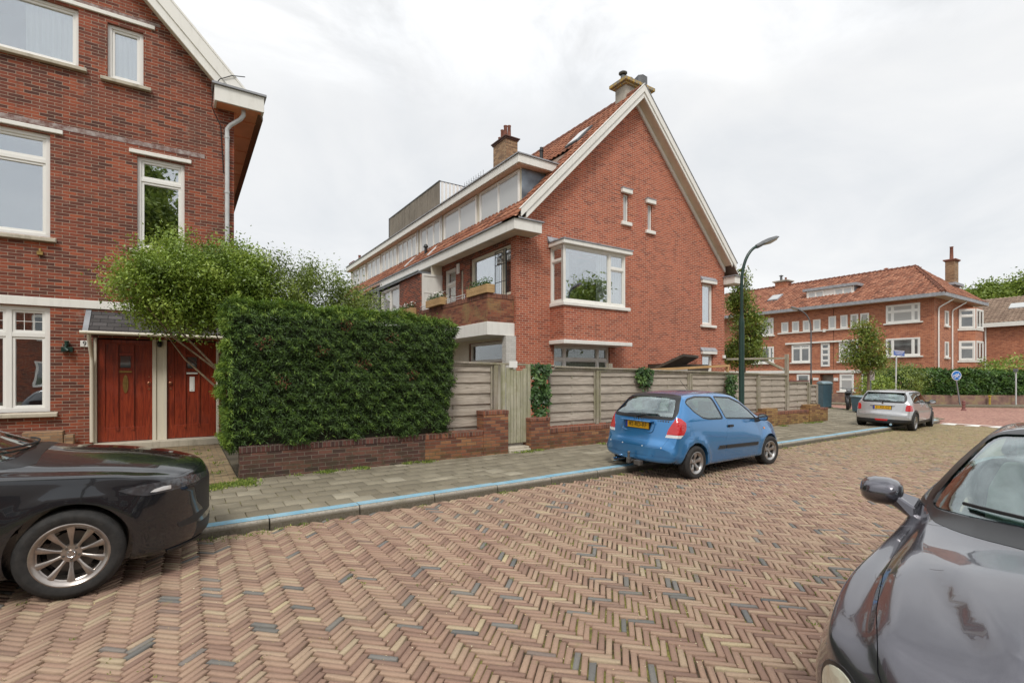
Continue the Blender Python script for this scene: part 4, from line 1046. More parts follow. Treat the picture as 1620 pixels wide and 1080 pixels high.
chimney('chimney', 'tan brick chimney with four clay pots rising behind the dormer cornice', 10.55, 16.45, 11.1, 17.4, 8.4, 11.05, 'brick_tan', 'darkcap',
        [(10.8, 16.6, .075, .44, 'pot'), (10.8, 16.87, .08, .55, 'pot'), (10.8, 17.12, .07, .48, 'pot'), (10.8, 17.32, .06, .26, 'pot')], cap=.08, caph=.05)
b = MB(); b.lathe([(.07, 0), (.065, .55), (.085, .56), (.085, .62), (.06, .63), (.06, .7), (0, .72)], (10.9, 14.6, 9.3), 12)
tag(b.build('roof_flue', M['black'], smooth=50), 'black metal flue pipe poking up beside the tan brick chimney', 'flue pipe')
chimney('chimney', 'small brick chimney at the far end of the long dormer', 8.9, 31.3, 9.9, 32.1, 6.5, 8.75, 'brick_tan', 'rust', [(9.3, 31.6, .09, .4, 'pot'), (9.6, 31.7, .08, .3, 'pot')])
# iron grille at the balcony window
gr = MB((7.98, 12.42, 4.05))
for x_ in (0, .62): gr.box(-.01, x_, 0, .01, x_ + .02, 1.42)
for z in (0, .46, .98, 1.40): gr.box(-.008, 0, z, .008, .64, z + .018)
for x_ in (.14, .27, .40, .52): gr.box(-.006, x_, 0, .006, x_ + .012, 1.40 if x_ in (.14, .52) else .98)
for (cy, cz, r) in ((.24, 1.10, .07), (.40, 1.10, .07), (.24, 1.27, .07), (.40, 1.27, .07), (.32, 1.19, .05)):
    gr.tube([(0, cy + r * (1 - a_ / 16 * .7) * math.cos(a_ * .6), cz + r * (1 - a_ / 16 * .7) * math.sin(a_ * .6)) for a_ in range(17)], .008, 5, cap=False)
tag(gr.build('iron_grille', M['black']), 'wrought iron grille with scrolls beside the big balcony window', 'grille')
def planter(label, x0, y0, x1, y1, z, n_, white):
    p = thing('planter_box', label, 'planter', ((x0 + x1) / 2, (y0 + y1) / 2, z), group='wooden planter boxes on the balcony wall')
    b = MB(); h = .24
    b.box(x0, y0, z, x1, y0 + .02, z + h); b.box(x0, y1 - .02, z, x1, y1, z + h); b.box(x0, y0 + .02, z, x0 + .02, y1 - .02, z + h); b.box(x1 - .02, y0 + .02, z, x1, y1 - .02, z + h); b.box(x0 + .02, y0 + .02, z, x1 - .02, y1 - .02, z + .03)
    b.box(x0 - .005, y0 - .005, z + .11, x1 + .005, y1 + .005, z + .118)
    b.build('box', M['planter'], p, bevel=.004)
    b = MB(); b.box(x0 + .02, y0 + .02, z + .03, x1 - .02, y1 - .02, z + h - .03); b.build('soil', M['soil'], p)
    P = []; 
    for i in range(n_):
        c_ = (random.uniform(x0 + .05, x1 - .05), random.uniform(y0 + .05, y1 - .05)); r = random.random() ** .6
        P.append((c_[0] + random.gauss(0, .05), c_[1] + random.gauss(0, .05), z + h - .02 + r * random.uniform(.04, .26)))
    leaves('foliage', P, rng.normal(size=(n_, 3)), .055, M['ivy'], p, aspect=.6)
    if white:
        k = 60; P = [(random.uniform(x0, x1), random.uniform(y0, y1), z + h + random.uniform(.08, .22)) for _ in range(k)]
        leaves('flowers', P, rng.normal(size=(k, 3)), .05, M['whitec'], p, aspect=.9, kind='stuff')
planter('large yellow wooden planter box on the balcony corner, with dark leafy plants', BX - .06, BY0 - .06, BX + .20, BY0 + 1.15, 4.035, 420, False)
planter('wooden planter box with white flowers on the middle of the balcony wall', BX - .14, 14.9, BX + .10, 16.1, 4.035, 320, True)
planter('smallest wooden planter box with white flowers by the brick oriel', BX - .20, 17.3, BX + .02, 18.6, 3.96, 260, True)
# lean-to shed behind the fence
sh = thing('garden_shed', 'dark wooden lean-to shed roof against the gable', 'shed', (14.3, 11.2, .1))
b = MB(); b.hexa([(11.15, 9.75, 1.88), (12.62, 9.75, 2.36), (12.62, 9.75, 2.28), (11.15, 9.75, 1.80)], [(15.2, 11.9, 2.06), (16.3, 11.9, 2.46), (16.3, 11.9, 2.38), (15.2, 11.9, 1.98)]); b.build('roof', M['shedwood'], sh)
b = MB(); b.box(13.5, 11.2, .1, 15.9, 11.9, 2.1); b.build('wall', M['shedwood'], sh)
b = MB(); b.box(14.0, 11.18, 1.70, 14.7, 11.2, 1.95); b.build('window', M['whitec'], sh)
b = MB(); b.hexa([(10.6, 9.6, 1.80), (10.6, 9.66, 1.80), (10.6, 9.66, 1.87), (10.6, 9.6, 1.87)], [(15.2, 9.9, 2.0), (15.2, 9.96, 2.0), (15.2, 9.96, 2.07), (15.2, 9.9, 2.07)]); b.box(15.1, 9.9, .1, 15.17, 9.97, 2.0)
tag(b.build('timber_pole', M['newwood']), 'pale new timber rail on a post in front of the shed', 'timber rail')
b = MB(); b.box(9.3, 9.5, .1, 9.42, 9.62, 2.02); tag(b.build('wooden_post', M['fence_post']), 'single weathered post just behind the fence', 'post')
# ------------------------------------------------------------ garden wall, fence, hedge
def wy_(x): return 8.62 + .004 * x          # street face of the low wall
def lowwall(b, x0, x1, z0, z1, dy=0, th=.22): b.box(x0, wy_((x0 + x1) / 2) + dy, z0, x1, wy_((x0 + x1) / 2) + dy + th, z1)
gw = thing('garden_wall', 'low dark brown brick wall under the big clipped hedge', 'wall', (2.2, 8.7, .1))
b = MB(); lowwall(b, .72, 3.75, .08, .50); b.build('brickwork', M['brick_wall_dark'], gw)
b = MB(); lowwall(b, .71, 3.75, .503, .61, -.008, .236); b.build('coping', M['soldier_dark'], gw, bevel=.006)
gw2 = thing('garden_wall', 'low red brick wall with a square pier left of the wooden gate', 'wall', (4.6, 8.7, .1))
b = MB(); lowwall(b, 3.753, 5.0, .08, .50, -.012); lowwall(b, 5.0, 5.58, .08, .90, -.03, .28); b.build('brickwork', M['brick_wall_warm'], gw2)
b = MB(); lowwall(b, 3.753, 4.995, .503, .61, -.02, .236); lowwall(b, 4.99, 5.59, .903, .985, -.04, .30); b.build('coping', M['brick_soldier'], gw2, bevel=.006)
gw3 = thing('garden_wall', 'long low brick wall right of the gate, behind the blue car, ochre towards its far end', 'wall', (12, 8.7, .1))
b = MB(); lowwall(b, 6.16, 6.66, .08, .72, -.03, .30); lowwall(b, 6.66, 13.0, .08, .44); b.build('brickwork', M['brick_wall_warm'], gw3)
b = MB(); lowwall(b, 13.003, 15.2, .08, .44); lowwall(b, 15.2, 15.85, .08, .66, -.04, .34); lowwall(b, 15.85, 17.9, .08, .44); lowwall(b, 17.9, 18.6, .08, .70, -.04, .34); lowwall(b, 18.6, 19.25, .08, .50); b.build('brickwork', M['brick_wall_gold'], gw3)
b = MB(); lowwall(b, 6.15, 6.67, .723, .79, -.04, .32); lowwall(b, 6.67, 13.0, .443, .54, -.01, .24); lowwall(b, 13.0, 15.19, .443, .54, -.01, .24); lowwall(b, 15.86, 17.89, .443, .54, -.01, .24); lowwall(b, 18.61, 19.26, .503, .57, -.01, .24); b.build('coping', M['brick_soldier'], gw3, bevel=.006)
b = MB(); b.box(5.60, 8.66, .09, 6.15, 9.0, .20); b.box(5.60, 8.60, .09, 6.15, 8.655, .16); tag(b.build('gate_step', M['stone'], bevel=.01), 'pale stone step below the wooden gate', 'step')

def ftop(x): return 1.95 - .0165 * (x - 4.4)
def fence_panel(par, x0, x1, z0, z1, y, n_):
    """overlapping boards woven past three battens"""
    b = MB(); h = (z1 - z0 - .05) / n_
    for i in range(n_):
        zz0 = z0 + i * h; dy = -.028 if i % 2 else .0
        j = random.uniform(-.004, .004)
        b.hexa([(x0 + .03, y + dy, zz0 - .008 + j), (x0 + .03, y + dy + .012, zz0 - .008 + j), (x0 + .03, y + dy + .012, zz0 + h + .012), (x0 + .03, y + dy, zz0 + h + .012)],
               [(x1 - .03, y + dy, zz0 - .008 - j), (x1 - .03, y + dy + .012, zz0 - .008 - j), (x1 - .03, y + dy + .012, zz0 + h + .012 - j), (x1 - .03, y + dy, zz0 + h + .012 - j)])
    o = b.build('board_panel', M['fence'], par, bevel=.003)
    b = MB()
    for t_ in (.5,) if x1 - x0 < 1.9 else (.33, .66):
        xx = x0 + (x1 - x0) * t_
        b.box(xx - .022, y - .0145, z0, xx + .022, y - .001, z1 - .05)
    for xx in (x0 + .03, x1 - .07): b.box(xx, y - .05, z0, xx + .04, y - .029, z1 - .05)
    b.box(x0, y - .055, z1 - .05, x1, y + .03, z1); b.build('frame', M['fence_post'], par, bevel=.003)
fn = thing('garden_fence', 'short weathered board fence between the hedge and the wooden gate', 'fence', (4.8, 8.95, .1))
fence_panel(fn, 3.6, 5.42, .56, ftop(4.6), 8.97, 12)
b = MB(); b.box(5.42, 8.90, .5, 5.52, 9.0, 1.94); b.build('post', M['fence_post'], fn, bevel=.004)
b = MB(); b.hexa([(3.6, 8.89, 1.955), (3.6, 9.02, 1.955), (3.6, 9.02, 1.995), (3.6, 8.89, 1.995)], [(7.0, 8.89, 1.90), (7.0, 9.02, 1.90), (7.0, 9.02, 1.94), (7.0, 8.89, 1.94)]); b.build('top_rail', M['fence_post'], fn, bevel=.004)
fn2 = thing('garden_fence', 'long weathered board fence of woven planks behind the blue car', 'fence', (12, 8.95, .1))
xs = [6.80, 8.0 + .35, 10.05, 11.85, 13.6, 15.25, 16.95]
for x0, x1 in zip(xs, xs[1:]):
    zt = (ftop(x0) + ftop(x1)) / 2
    fence_panel(fn2, x0 + .04, x1 - .04, .56, zt - .035, 8.97, 12)
for x in xs[1:-1]:
    b = MB(); b.box(x - .04, 8.91, .3, x + .04, 8.99, ftop(x) - .03); b.build('post', M['fence_post'], fn2, bevel=.004)
b = MB(); b.box(16.92, 8.90, .3, 17.02, 9.0, 2.42); b.build('post', M['fence_post'], fn2, bevel=.004)
b = MB(); b.hexa([(7.01, 8.88, ftop(7) - .03), (7.01, 9.02, ftop(7) - .03), (7.01, 9.02, ftop(7) + .01), (7.01, 8.88, ftop(7) + .01)], [(16.9, 8.88, ftop(16.9) - .03), (16.9, 9.02, ftop(16.9) - .03), (16.9, 9.02, ftop(16.9) + .01), (16.9, 8.88, ftop(16.9) + .01)]); b.build('top_rail', M['fence_post'], fn2, bevel=.004)
b = MB(); b.hexa([(16.97, 8.95, 2.26), (16.97, 8.99, 2.26), (16.97, 8.99, 2.32), (16.97, 8.95, 2.32)], [(14.6, 9.6, 2.20), (14.6, 9.64, 2.20), (14.6, 9.64, 2.26), (14.6, 9.6, 2.26)]); b.hexa([(16.95, 9.0, 1.86), (16.95, 9.04, 1.86), (16.98, 9.04, 1.94), (16.98, 9.0, 1.94)], [(16.0, 9.25, 2.22), (16.0, 9.29, 2.22), (16.03, 9.29, 2.28), (16.03, 9.25, 2.28)]); b.build('rail', M['fence_post'], fn2)
fn3 = thing('garden_fence', 'lower stepped end of the board fence beside the blue grey bin', 'fence', (17.9, 8.95, .1))
fence_panel(fn3, 17.02, 18.36, .56, 1.50, 8.97, 9); fence_panel(fn3, 18.46, 18.98, .74, 1.38, 8.97, 7)
b = MB(); b.box(18.37, 8.91, .3, 18.45, 8.99, 1.46); b.box(18.98, 8.92, .3, 19.03, 8.98, 1.38); b.build('post', M['fence_post'], fn3)
ob = MB(); ob.box(17.0, 8.90, 1.505, 18.36, 9.01, 1.54); ob.build('top_rail', M['rust'], fn3)
# gate
gt = thing('garden_gate', 'greenish wooden board gate between the two brick piers', 'gate', (5.9, 8.9, .2))
x = 5.66; k = 0
for wd, tz in ((.10, 1.86), (.085, 1.86), (.07, 1.83), (.10, 1.80), (.06, 1.81), (.10, 1.85)):
    b = MB(); b.box(x, 8.80 + random.uniform(0, .012), .27, x + wd - .008, 8.825, tz); b.build('board', M['gate'], gt, bevel=.003); x += wd + .002
b = MB(); b.box(5.62, 8.826, .55, 6.20, 8.86, .64); b.box(5.62, 8.826, 1.55, 6.20, 8.86, 1.64); b.build('ledge', M['gate'], gt)
b = MB(); b.box(5.56, 8.80, .2, 5.63, 8.88, 1.93); b.build('post', M['gate'], gt); b = MB(); b.box(6.20, 8.80, .2, 6.28, 8.88, 1.93); b.build('post', M['gate'], gt)
b = MB(); b.box(5.72, 8.775, 1.86, 5.92, 8.80, 2.0); tag(b.build('gate_plate', M['whitec'], bevel=.003), 'small blank white board fixed over the wooden gate', 'sign')

def lumpy_box(x0, x1, y0, y1, z0, z1, n, amp=.10, freq=1.6, top=None):
    """points and normals on a clipped hedge body with an uneven surface"""
    P = []; N = []
    faces = [('y0', (x1 - x0) * (z1 - z0)), ('y1', .5 * (x1 - x0) * (z1 - z0)), ('x0', (y1 - y0) * (z1 - z0)), ('x1', (y1 - y0) * (z1 - z0)), ('z1', (x1 - x0) * (y1 - y0))]
    tot = sum(a for _, a in faces)
    for f, a in faces:
        m_ = int(n * a / tot); u, v = rng.random(m_), rng.random(m_)
        if f[0] == 'y': p = np.stack([x0 + u * (x1 - x0), np.full(m_, y0 if f == 'y0' else y1), z0 + v * (z1 - z0)], 1); nn = (0, -1 if f == 'y0' else 1, 0)
        elif f[0] == 'x': p = np.stack([np.full(m_, x0 if f == 'x0' else x1), y0 + u * (y1 - y0), z0 + v * (z1 - z0)], 1); nn = (-1 if f == 'x0' else 1, 0, 0)
        else: p = np.stack([x0 + u * (x1 - x0), y0 + v * (y1 - y0), np.full(m_, z1)], 1); nn = (0, 0, 1)
        nn = np.tile(np.array(nn, float), (m_, 1))
        P.append(p); N.append(nn)
    return np.concatenate(P), np.concatenate(N)
def wob(P, f, ph=0):
    return (np.sin(P[:, 0] * f + ph) * np.sin(P[:, 2] * f * 1.3 + 1.7 + ph) + .6 * np.sin(P[:, 0] * f * 2.3 + P[:, 2] * f * 1.9) + .5 * np.sin(P[:, 1] * f * 2.1 + P[:, 2] * f * 2.7 + 2))
hx0, hx1, hy0, hy1, hz0, hz1 = .56, 4.18, 8.60, 9.9, .52, 2.80
hd = thing('clipped_hedge', 'large dark green clipped conifer hedge standing over the low brown brick wall', 'hedge', (2.3, 9.2, .1))
n = 130000
P, N = lumpy_box(hx0, hx1, hy0, hy1, hz0, hz1, n); n = len(P)
# round the corners, swell the sides, sag the top to the right, bare twigs at the foot
w1 = wob(P, 3.1); w2 = wob(P, 13, 1)
w3 = wob(P, 29, 2)
P = P + N * (.034 * w1 + .030 * w2 + .016 * w3 + rng.normal(size=n) * .026)[:, None]
tx = (P[:, 0] - hx0) / (hx1 - hx0); tz = (P[:, 2] - hz0) / (hz1 - hz0)
P[:, 2] += np.where(tz > .5, (-.16 * np.clip(tx - .75, 0, 1) * 4 * .9 + .03 * np.sin(tx * 9)) * (tz - .5) * 2, 0)
P[:, 0] += np.where(tx > .5, .20 * np.clip(tz, 0, 1) ** 1.2 * (tx - .5) * 2, 0)
low = np.clip(.25 - tz, 0, 1) * 4
P[:, 1] += np.where(N[:, 1] < 0, .10 * low ** 2, 0)
edge = np.minimum(1 - np.clip(tz, 0, 1), np.clip((P[:, 1] - hy0) / .4, 0, 1) + 0)
# cut a rounded shoulder
d_ = np.clip(.12 - (hz1 - P[:, 2]), 0, .12); P[:, 1] += np.where((N[:, 1] < 0), d_ * .8, 0)
keep = ~((tz < .06 + .05 * np.sin(P[:, 0] * 7) + .03 * np.sin(P[:, 0] * 17)) & (rng.random(n) < .9))
Nn = N + rng.normal(size=(n, 3)) * .55 + np.array([0, 0, .25])
dr_ = N * .55 + rng.normal(size=(n, 3)) * .38 + np.array([0.1, 0, -.15])
top_ = N[:, 2] > .5
dr_[top_] = rng.normal(size=(top_.sum(), 3)) * .5 + np.array([0, -.2, .8])
r_ = np.clip(.36 + .15 * w2 + .12 * w3 + rng.normal(size=n) * .15, 0, .93); r_ = np.where((P[:, 2] > hz1 - .16) | (P[:, 0] < hx0 + .06), np.clip(r_ + .34, 0, .95), r_)  # hollows darker, top highlight put into the leaf colour, left edge yellower
# a few patches of scorched reddish foliage
for (cx, cz) in ((1.05, 2.2), (1.9, 2.1), (2.6, 1.9), (3.1, 2.35), (1.3, 1.6), (3.5, 1.7), (2.3, 2.55)):
    dd = np.hypot(P[:, 0] - cx, (P[:, 2] - cz) * 1.3); r_ = np.where((dd < .13) & (rng.random(n) < .22) & (N[:, 1] < 0), .98 + .02 * rng.random(n), r_)
P, Nn, dr_, r_ = P[keep], Nn[keep], dr_[keep], r_[keep]
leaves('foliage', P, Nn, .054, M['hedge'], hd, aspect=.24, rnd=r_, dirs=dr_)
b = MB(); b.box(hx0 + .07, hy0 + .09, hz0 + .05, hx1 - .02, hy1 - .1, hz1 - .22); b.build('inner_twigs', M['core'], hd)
b = MB()
for i in range(9):
    x = hx0 + .25 + i * .42; b.tube([(x, hy0 + .35, .1), (x + .03, hy0 + .33, .9)], .03, 7)
b.build('stems', M['bark'], hd)

# ---------------- shrubs and trees
def branchy(b, p, d, L, r, depth, tips, spread=.55, up=.25, kids=3):
    p = Vector(p); d = Vector(d).normalized(); pts = [p.copy()]; rs = [r]
    for i in range(4):
        d = (d + Vector((random.gauss(0, .12), random.gauss(0, .12), random.gauss(0, .08) + up * .12))).normalized()
        p = p + d * L / 4; pts.append(p.copy()); rs.append(r * (1 - .45 * (i + 1) / 4))
    b.tube(pts, rs, 6 if r > .012 else 4, cap=False)
    if depth == 0: tips.append((pts[-1], d)); tips.append((pts[-2], d)); return
    for k in range(kids):
        a = random.uniform(0, 6.28); s = spread * random.uniform(.6, 1.2)
        q = pts[random.choice((2, 3, 4, 4))] if k else pts[-1]
        nd = (d + Vector((math.cos(a) * s, math.sin(a) * s, random.uniform(-.1, .3) * s + up * .3))).normalized()
        branchy(b, q, nd, L * random.uniform(.6, .82), r * .55, depth - 1, tips, spread, up, kids)
def leaf_cloud(tips, per, rad, up=.3):
    P = []; N = []
    for (p, d) in tips:
        k = int(per * random.uniform(.6, 1.4)); q = rng.normal(size=(k, 3)) * rad * random.uniform(.6, 1.2)
        P.append(np.array(p) + q); N.append(rng.normal(size=(k, 3)) + np.array([0, 0, up]))
    return np.concatenate(P), np.concatenate(N)
def clump_rnd(P, f=3.0):
    return np.clip(.5 + .22 * wob(P, f) + rng.normal(size=len(P)) * .16, 0, 1)
# privet on the left: bare stems leaning out of one foot, a dense rounded crown
def crown(name, label, foot, blobs, nclus, per, size, mat, stems, seed, cr=.17, keep=None, cat='bush', trunk=0, tr=.05, part='foliage', group=None):
    random.seed(seed); t_ = thing(name, label, cat, (foot[0], foot[1], .1), group=group); C = []
    tot = sum(b_[3] * b_[5] for b_ in blobs)
    for (cx, cy, cz, rx, ry, rz) in blobs:
        for _ in range(int(nclus * rx * rz / tot)):
            u = Vector((random.gauss(0, 1), random.gauss(0, 1), random.gauss(0, 1))).normalized(); r = random.uniform(.35, 1.0) ** .6
            p = Vector((cx + u.x * rx * r, cy + u.y * ry * r, cz + u.z * rz * r))
            if keep is None or keep(p): C.append(p)
    b = MB()
    if trunk: b.tube([(foot[0], foot[1], .05), (foot[0] + .03, foot[1], trunk * .6), (foot[0] + .06, foot[1], trunk), (foot[0] + .02, foot[1], trunk + 1.2)], [tr, tr * .85, tr * .75, tr * .3], 9)
    for k in range(stems):
        q = C[(k * 37) % len(C)]; f = Vector((foot[0] + random.uniform(-.15, .15), foot[1] + random.uniform(-.12, .12), .1)) if not trunk else Vector((foot[0] + .04, foot[1], trunk + random.uniform(-.1, .8)))
        m1 = f + Vector(((q.x - f.x) * .22, (q.y - f.y) * .22, (q.z - f.z) * .45)); m2 = f.lerp(q, .66) + Vector((0, 0, .12))
        b.tube([f, m1, m2, q], [.032, .027, .016, .006], 6)
        for j in range(5):
            g_ = C[random.randrange(len(C))]
            if (g_ - m2).length < 1.0: b.tube([m2, (m2 + g_) / 2 + Vector((0, 0, .04)), g_], [.012, .008, .004], 4)
    b.build('trunk' if trunk else 'branches', M['bark'], t_, smooth=60)
    P = []; N = []
    for p in C:
        k = int(per * random.uniform(.5, 1.5)); q = rng.normal(size=(k, 3)) * cr * np.array([.8, .8, .8]); 
        up = rng.random(k) < .25; q[up, 2] += rng.random(up.sum()) * .14
        P.append(np.array(p) + q); N.append(rng.normal(size=(k, 3)) * .8 + np.array([0, -.25, .55]))
    P, N = np.concatenate(P), np.concatenate(N)
    leaves(part, P, N, size, M[mat], t_, aspect=.52, rnd=clump_rnd(P, 4.2))
    return t_
crown('privet_bush', 'dense light green privet bush leaning over the slate door canopy', (1.15, 11.0), [(.15, 11.2, 3.42, .95, .95, .80), (-.45, 11.25, 3.30, .62, .7, .55), (.75, 11.1, 3.4, .7, .8, .85), (-.05, 11.2, 2.8, .6, .6, .3)], 330, 190, .052, 'privet', 9, 31)
crown('olive_shrub', 'dense olive green shrub rising behind the middle of the clipped hedge', (2.0, 11.6), [(1.65, 11.4, 3.35, .75, .7, .85), (2.4, 11.5, 3.25, .85, .7, .85), (3.2, 11.6, 3.05, .7, .6, .65), (1.2, 11.4, 3.2, .5, .6, .9)], 280, 170, .046, 'privet_dark', 12, 8)

def tree(label, x, y, h, cz, rx, rz, mat, per=260, size=.14, group=None, tr=.07, lean=0, seed=1, z0=.1, name='street_tree', kids=3, depth=3):
    random.seed(seed); t_ = thing(name, label, 'tree', (x, y, z0), group=group)
    b = MB(); tips = []
    top = Vector((x + lean, y, cz - rz * .35)); b.tube([(x, y, z0 - .05), (x + lean * .4, y, (z0 + top.z) / 2), top], [tr, tr * .8, tr * .6], 9)
    for i in range(7):
        a = i * 2.4; branchy(b, top + Vector((0, 0, (i - 3) * rz * .08)), (math.cos(a), math.sin(a), .5 + (i % 3) * .45), rx * .45, tr * .42, depth - 1, tips, .6, .25, kids)
    branchy(b, top, (0, 0, 1), rz * .62, tr * .5, depth - 1, tips, .5, .4, kids)
    b.build('trunk', M['bark'], t_, smooth=60)
    k = [q for q in tips if ((q[0].x - x - lean) / rx) ** 2 + ((q[0].y - y) / rx) ** 2 + ((q[0].z - cz) / rz) ** 2 < 1.25]
    P, N = leaf_cloud(k, per * 40 / max(8, len(k)), .16 * rx)
    leaves('crown', P, N, size, M[mat], t_, aspect=.6, rnd=clump_rnd(P, 2.2))
    return t_
crown('street_tree', 'slender young street tree behind the fence, between gable and lamp post', (20.4, 12.6), [(20.4, 12.6, 2.7, .80, .80, .7), (20.5, 12.5, 3.8, .62, .62, .8), (20.3, 12.7, 4.9, .45, .45, .75), (20.1, 12.6, 5.8, .2, .2, .4)], 150, 85, .105, 'tree', 22, 5, cr=.20, cat='tree', trunk=2.0, part='crown')
crown('street_tree', 'young street tree with bronze tinted leaves in front of the far brick building', (26.75, 10.35), [(26.7, 10.4, 2.9, .68, .68, .85), (26.9, 10.2, 2.2, .68, .68, .35), (26.6, 10.5, 3.75, .36, .36, .5), (26.2, 10.8, 2.6, .4, .4, .35)], 95, 75, .10, 'tree', 24, 12, cr=.21, cat='tree', trunk=1.8, tr=.07, part='crown')

# ivy on the fence
def ivy(label, x0, x1, z0, z1, n_, y=8.88, seed=3, dy=.10):
    P = np.stack([x0 + (x1 - x0) * rng.random(n_), y - dy * rng.random(n_), z0 + (z1 - z0) * rng.random(n_) ** .9], 1)
    P[:, 0] += rng.normal(size=n_) * .035; P[:, 2] += rng.normal(size=n_) * .03
    cx = (x0 + x1) / 2; k = np.abs(P[:, 0] - cx) < (x1 - x0) / 2 * (.82 + .25 * np.sin(P[:, 2] * 9 + seed))
    P = P[k]; N = rng.normal(size=(len(P), 3)) * .45 + np.array([0, -1, .45])
    o = leaves('ivy', P, N, .075, M['ivy'], None, aspect=.85, rnd=clump_rnd(P, 6), droop=.7)
    tag(o, label, 'ivy', 'ivy patches growing over the fence')
ivy('tall ivy patch covering the fence just right of the gate', 6.27, 6.82, .80, 1.93, 1500, y=8.86)
ivy('small round ivy patch peeping over the fence above the blue car', 9.62, 10.2, 1.40, 1.90, 520, seed=5)
ivy('narrow ivy patch on the fence behind the lamp post', 13.35, 13.95, .9, 1.72, 620, seed=1)
# weeds: in the kerb gutter, along the wall foot and between the bricks
def tufts(name, pts, per, size, spread, h, label):
    P = []; N = []; D_ = []
    for (x, y, z, s) in pts:
        k = max(3, int(per * s)); q = rng.normal(size=(k, 3)) * np.array([spread * s, spread * s, 0]); P.append(np.array([x, y, z]) + q)
        N.append(rng.normal(size=(k, 3)) * np.array([1, 1, .4])); D_.append(rng.normal(size=(k, 3)) * .6 + np.array([0, 0, h]))
    P, N, D_ = np.concatenate(P), np.concatenate(N), np.concatenate(D_)
    return leaves(name, P, N, size, M['weed'], None, aspect=.35, dirs=D_, label=label, cat='weeds', kind='stuff')
pts = []
for i in range(150):
    x = random.uniform(-2, 20); c_ = math.sin(x * 2.1) + math.sin(x * 5.3 + 1)
    if c_ < .1 and random.random() < .8: continue
    pts.append((x, kerb_y(x) - .05 + random.gauss(0, .02) - abs(random.gauss(0, .05)), 0, random.uniform(.3, 1.0)))
tufts('kerb_weeds', pts, 26, .026, .05, .6, 'small weeds and moss growing in the gutter along the kerb')
pts = [(.35 + random.random() * .5, 8.35 + random.gauss(0, .12), .1, random.uniform(.6, 1.5)) for _ in range(26)]
pts += [(x_ + random.gauss(0, .12), 8.55 + random.gauss(0, .05), .1, random.uniform(.4, 1.0)) for x_ in (1.9, 2.05, 2.2, 2.5, 2.6, 2.0, 3.35, 3.5, 3.8, 5.9, 6.05, 6.15, 6.0, 8.2, 16.0, 17.5, 17.8, 18.1, 18.4) for _ in range(3)]
tufts('wall_weeds', pts, 60, .04, .06, .6, 'green weeds sprouting at the foot of the garden walls')
pts = []
for i in range(4200):
    x = random.uniform(-1.5, 16); y = random.uniform(.3, 6.0); D = .55 * x + .835 * y
    if D < 2.4 or abs(.835 * x - .55 * y) > 1.05 * D: continue
    if math.sin(x * 1.3 + y) + math.sin(y * 2.3 - x * .6) + random.gauss(0, .7) < .9: continue
    pts.append((x, y, -.004, random.uniform(.25, .7)))
tufts('joint_weeds', pts, 20, .017, .024, .4, 'tiny moss and weed sprouts between the road bricks')
pts = [(random.uniform(-1.2, .6), random.uniform(9.0, 13.2), .112, random.uniform(.2, .6)) for _ in range(60)]
tufts('path_weeds', pts, 14, .05, .05, .6, 'weeds between the yellow bricks of the front path')

# crumbs, petals and sand that collect between the road bricks
P = []; 
for i in range(5200):
    x = random.uniform(-1.2, 17); y = random.uniform(.2, 6.05); D = .55 * x + .835 * y
    if D < 2.4 or D > 13 or abs(.835 * x - .55 * y) > 1.05 * D: continue
    k = random.choice((1, 2, 3, 5)) 
    for _ in range(k): P.append((x + random.gauss(0, .03), y + random.gauss(0, .03), -.004 + random.random() * .004))
t = NT('dry crumbs'); a = t.new('ShaderNodeAttribute'); a.attribute_name = 'rnd'; t.col(t.ramp(a.outputs['Fac'], [(0, (.30, .20, .09)), (.5, (.55, .44, .20)), (1, (.66, .60, .42))])); t.set(Roughness=.9); M['crumb'] = t.m
leaves('dry_litter', P, rng.normal(size=(len(P), 3)) * .35 + np.array([0, 0, 1]), .0085, M['crumb'], None, aspect=.8, label='dry yellow crumbs and petals lying between the road bricks', cat='litter', kind='stuff')
# ------------------------------------------------------------ far corner building (long face x = 45.2, end face y = 13.3)
XB, YS = 45.2, 13.3
fb = thing('apartment_building', 'wide pale orange brick apartment block with a hipped tiled roof across the junction', 'building', (49, 20, .1))
YF = 34.0; ez = 7.45
b = MB(); b.box(XB, YS, 2.2, XB + 8.5, 21.05 - 1.1, ez); b.box(XB, YS + .001, .1, XB + 8.499, 20.0, 2.199); b.box(XB, 20.0 + .001, 1.85, XB + 8.5, 21.06, ez); b.box(XB, 21.061, .1, XB + 8.5, YF, ez)
b.build('wall', M['brick_far'], fb)
b = MB(); b.box(XB + .5, 20.002, .1, XB + 2.6, 21.06, 1.848)
for i in range(9): b.box(XB + .5 - .0 + i * .24, 20.05, .1, XB + 2.7, 21.0, .25 + i * .19)
b.build('stairs', M['concrete'], fb)
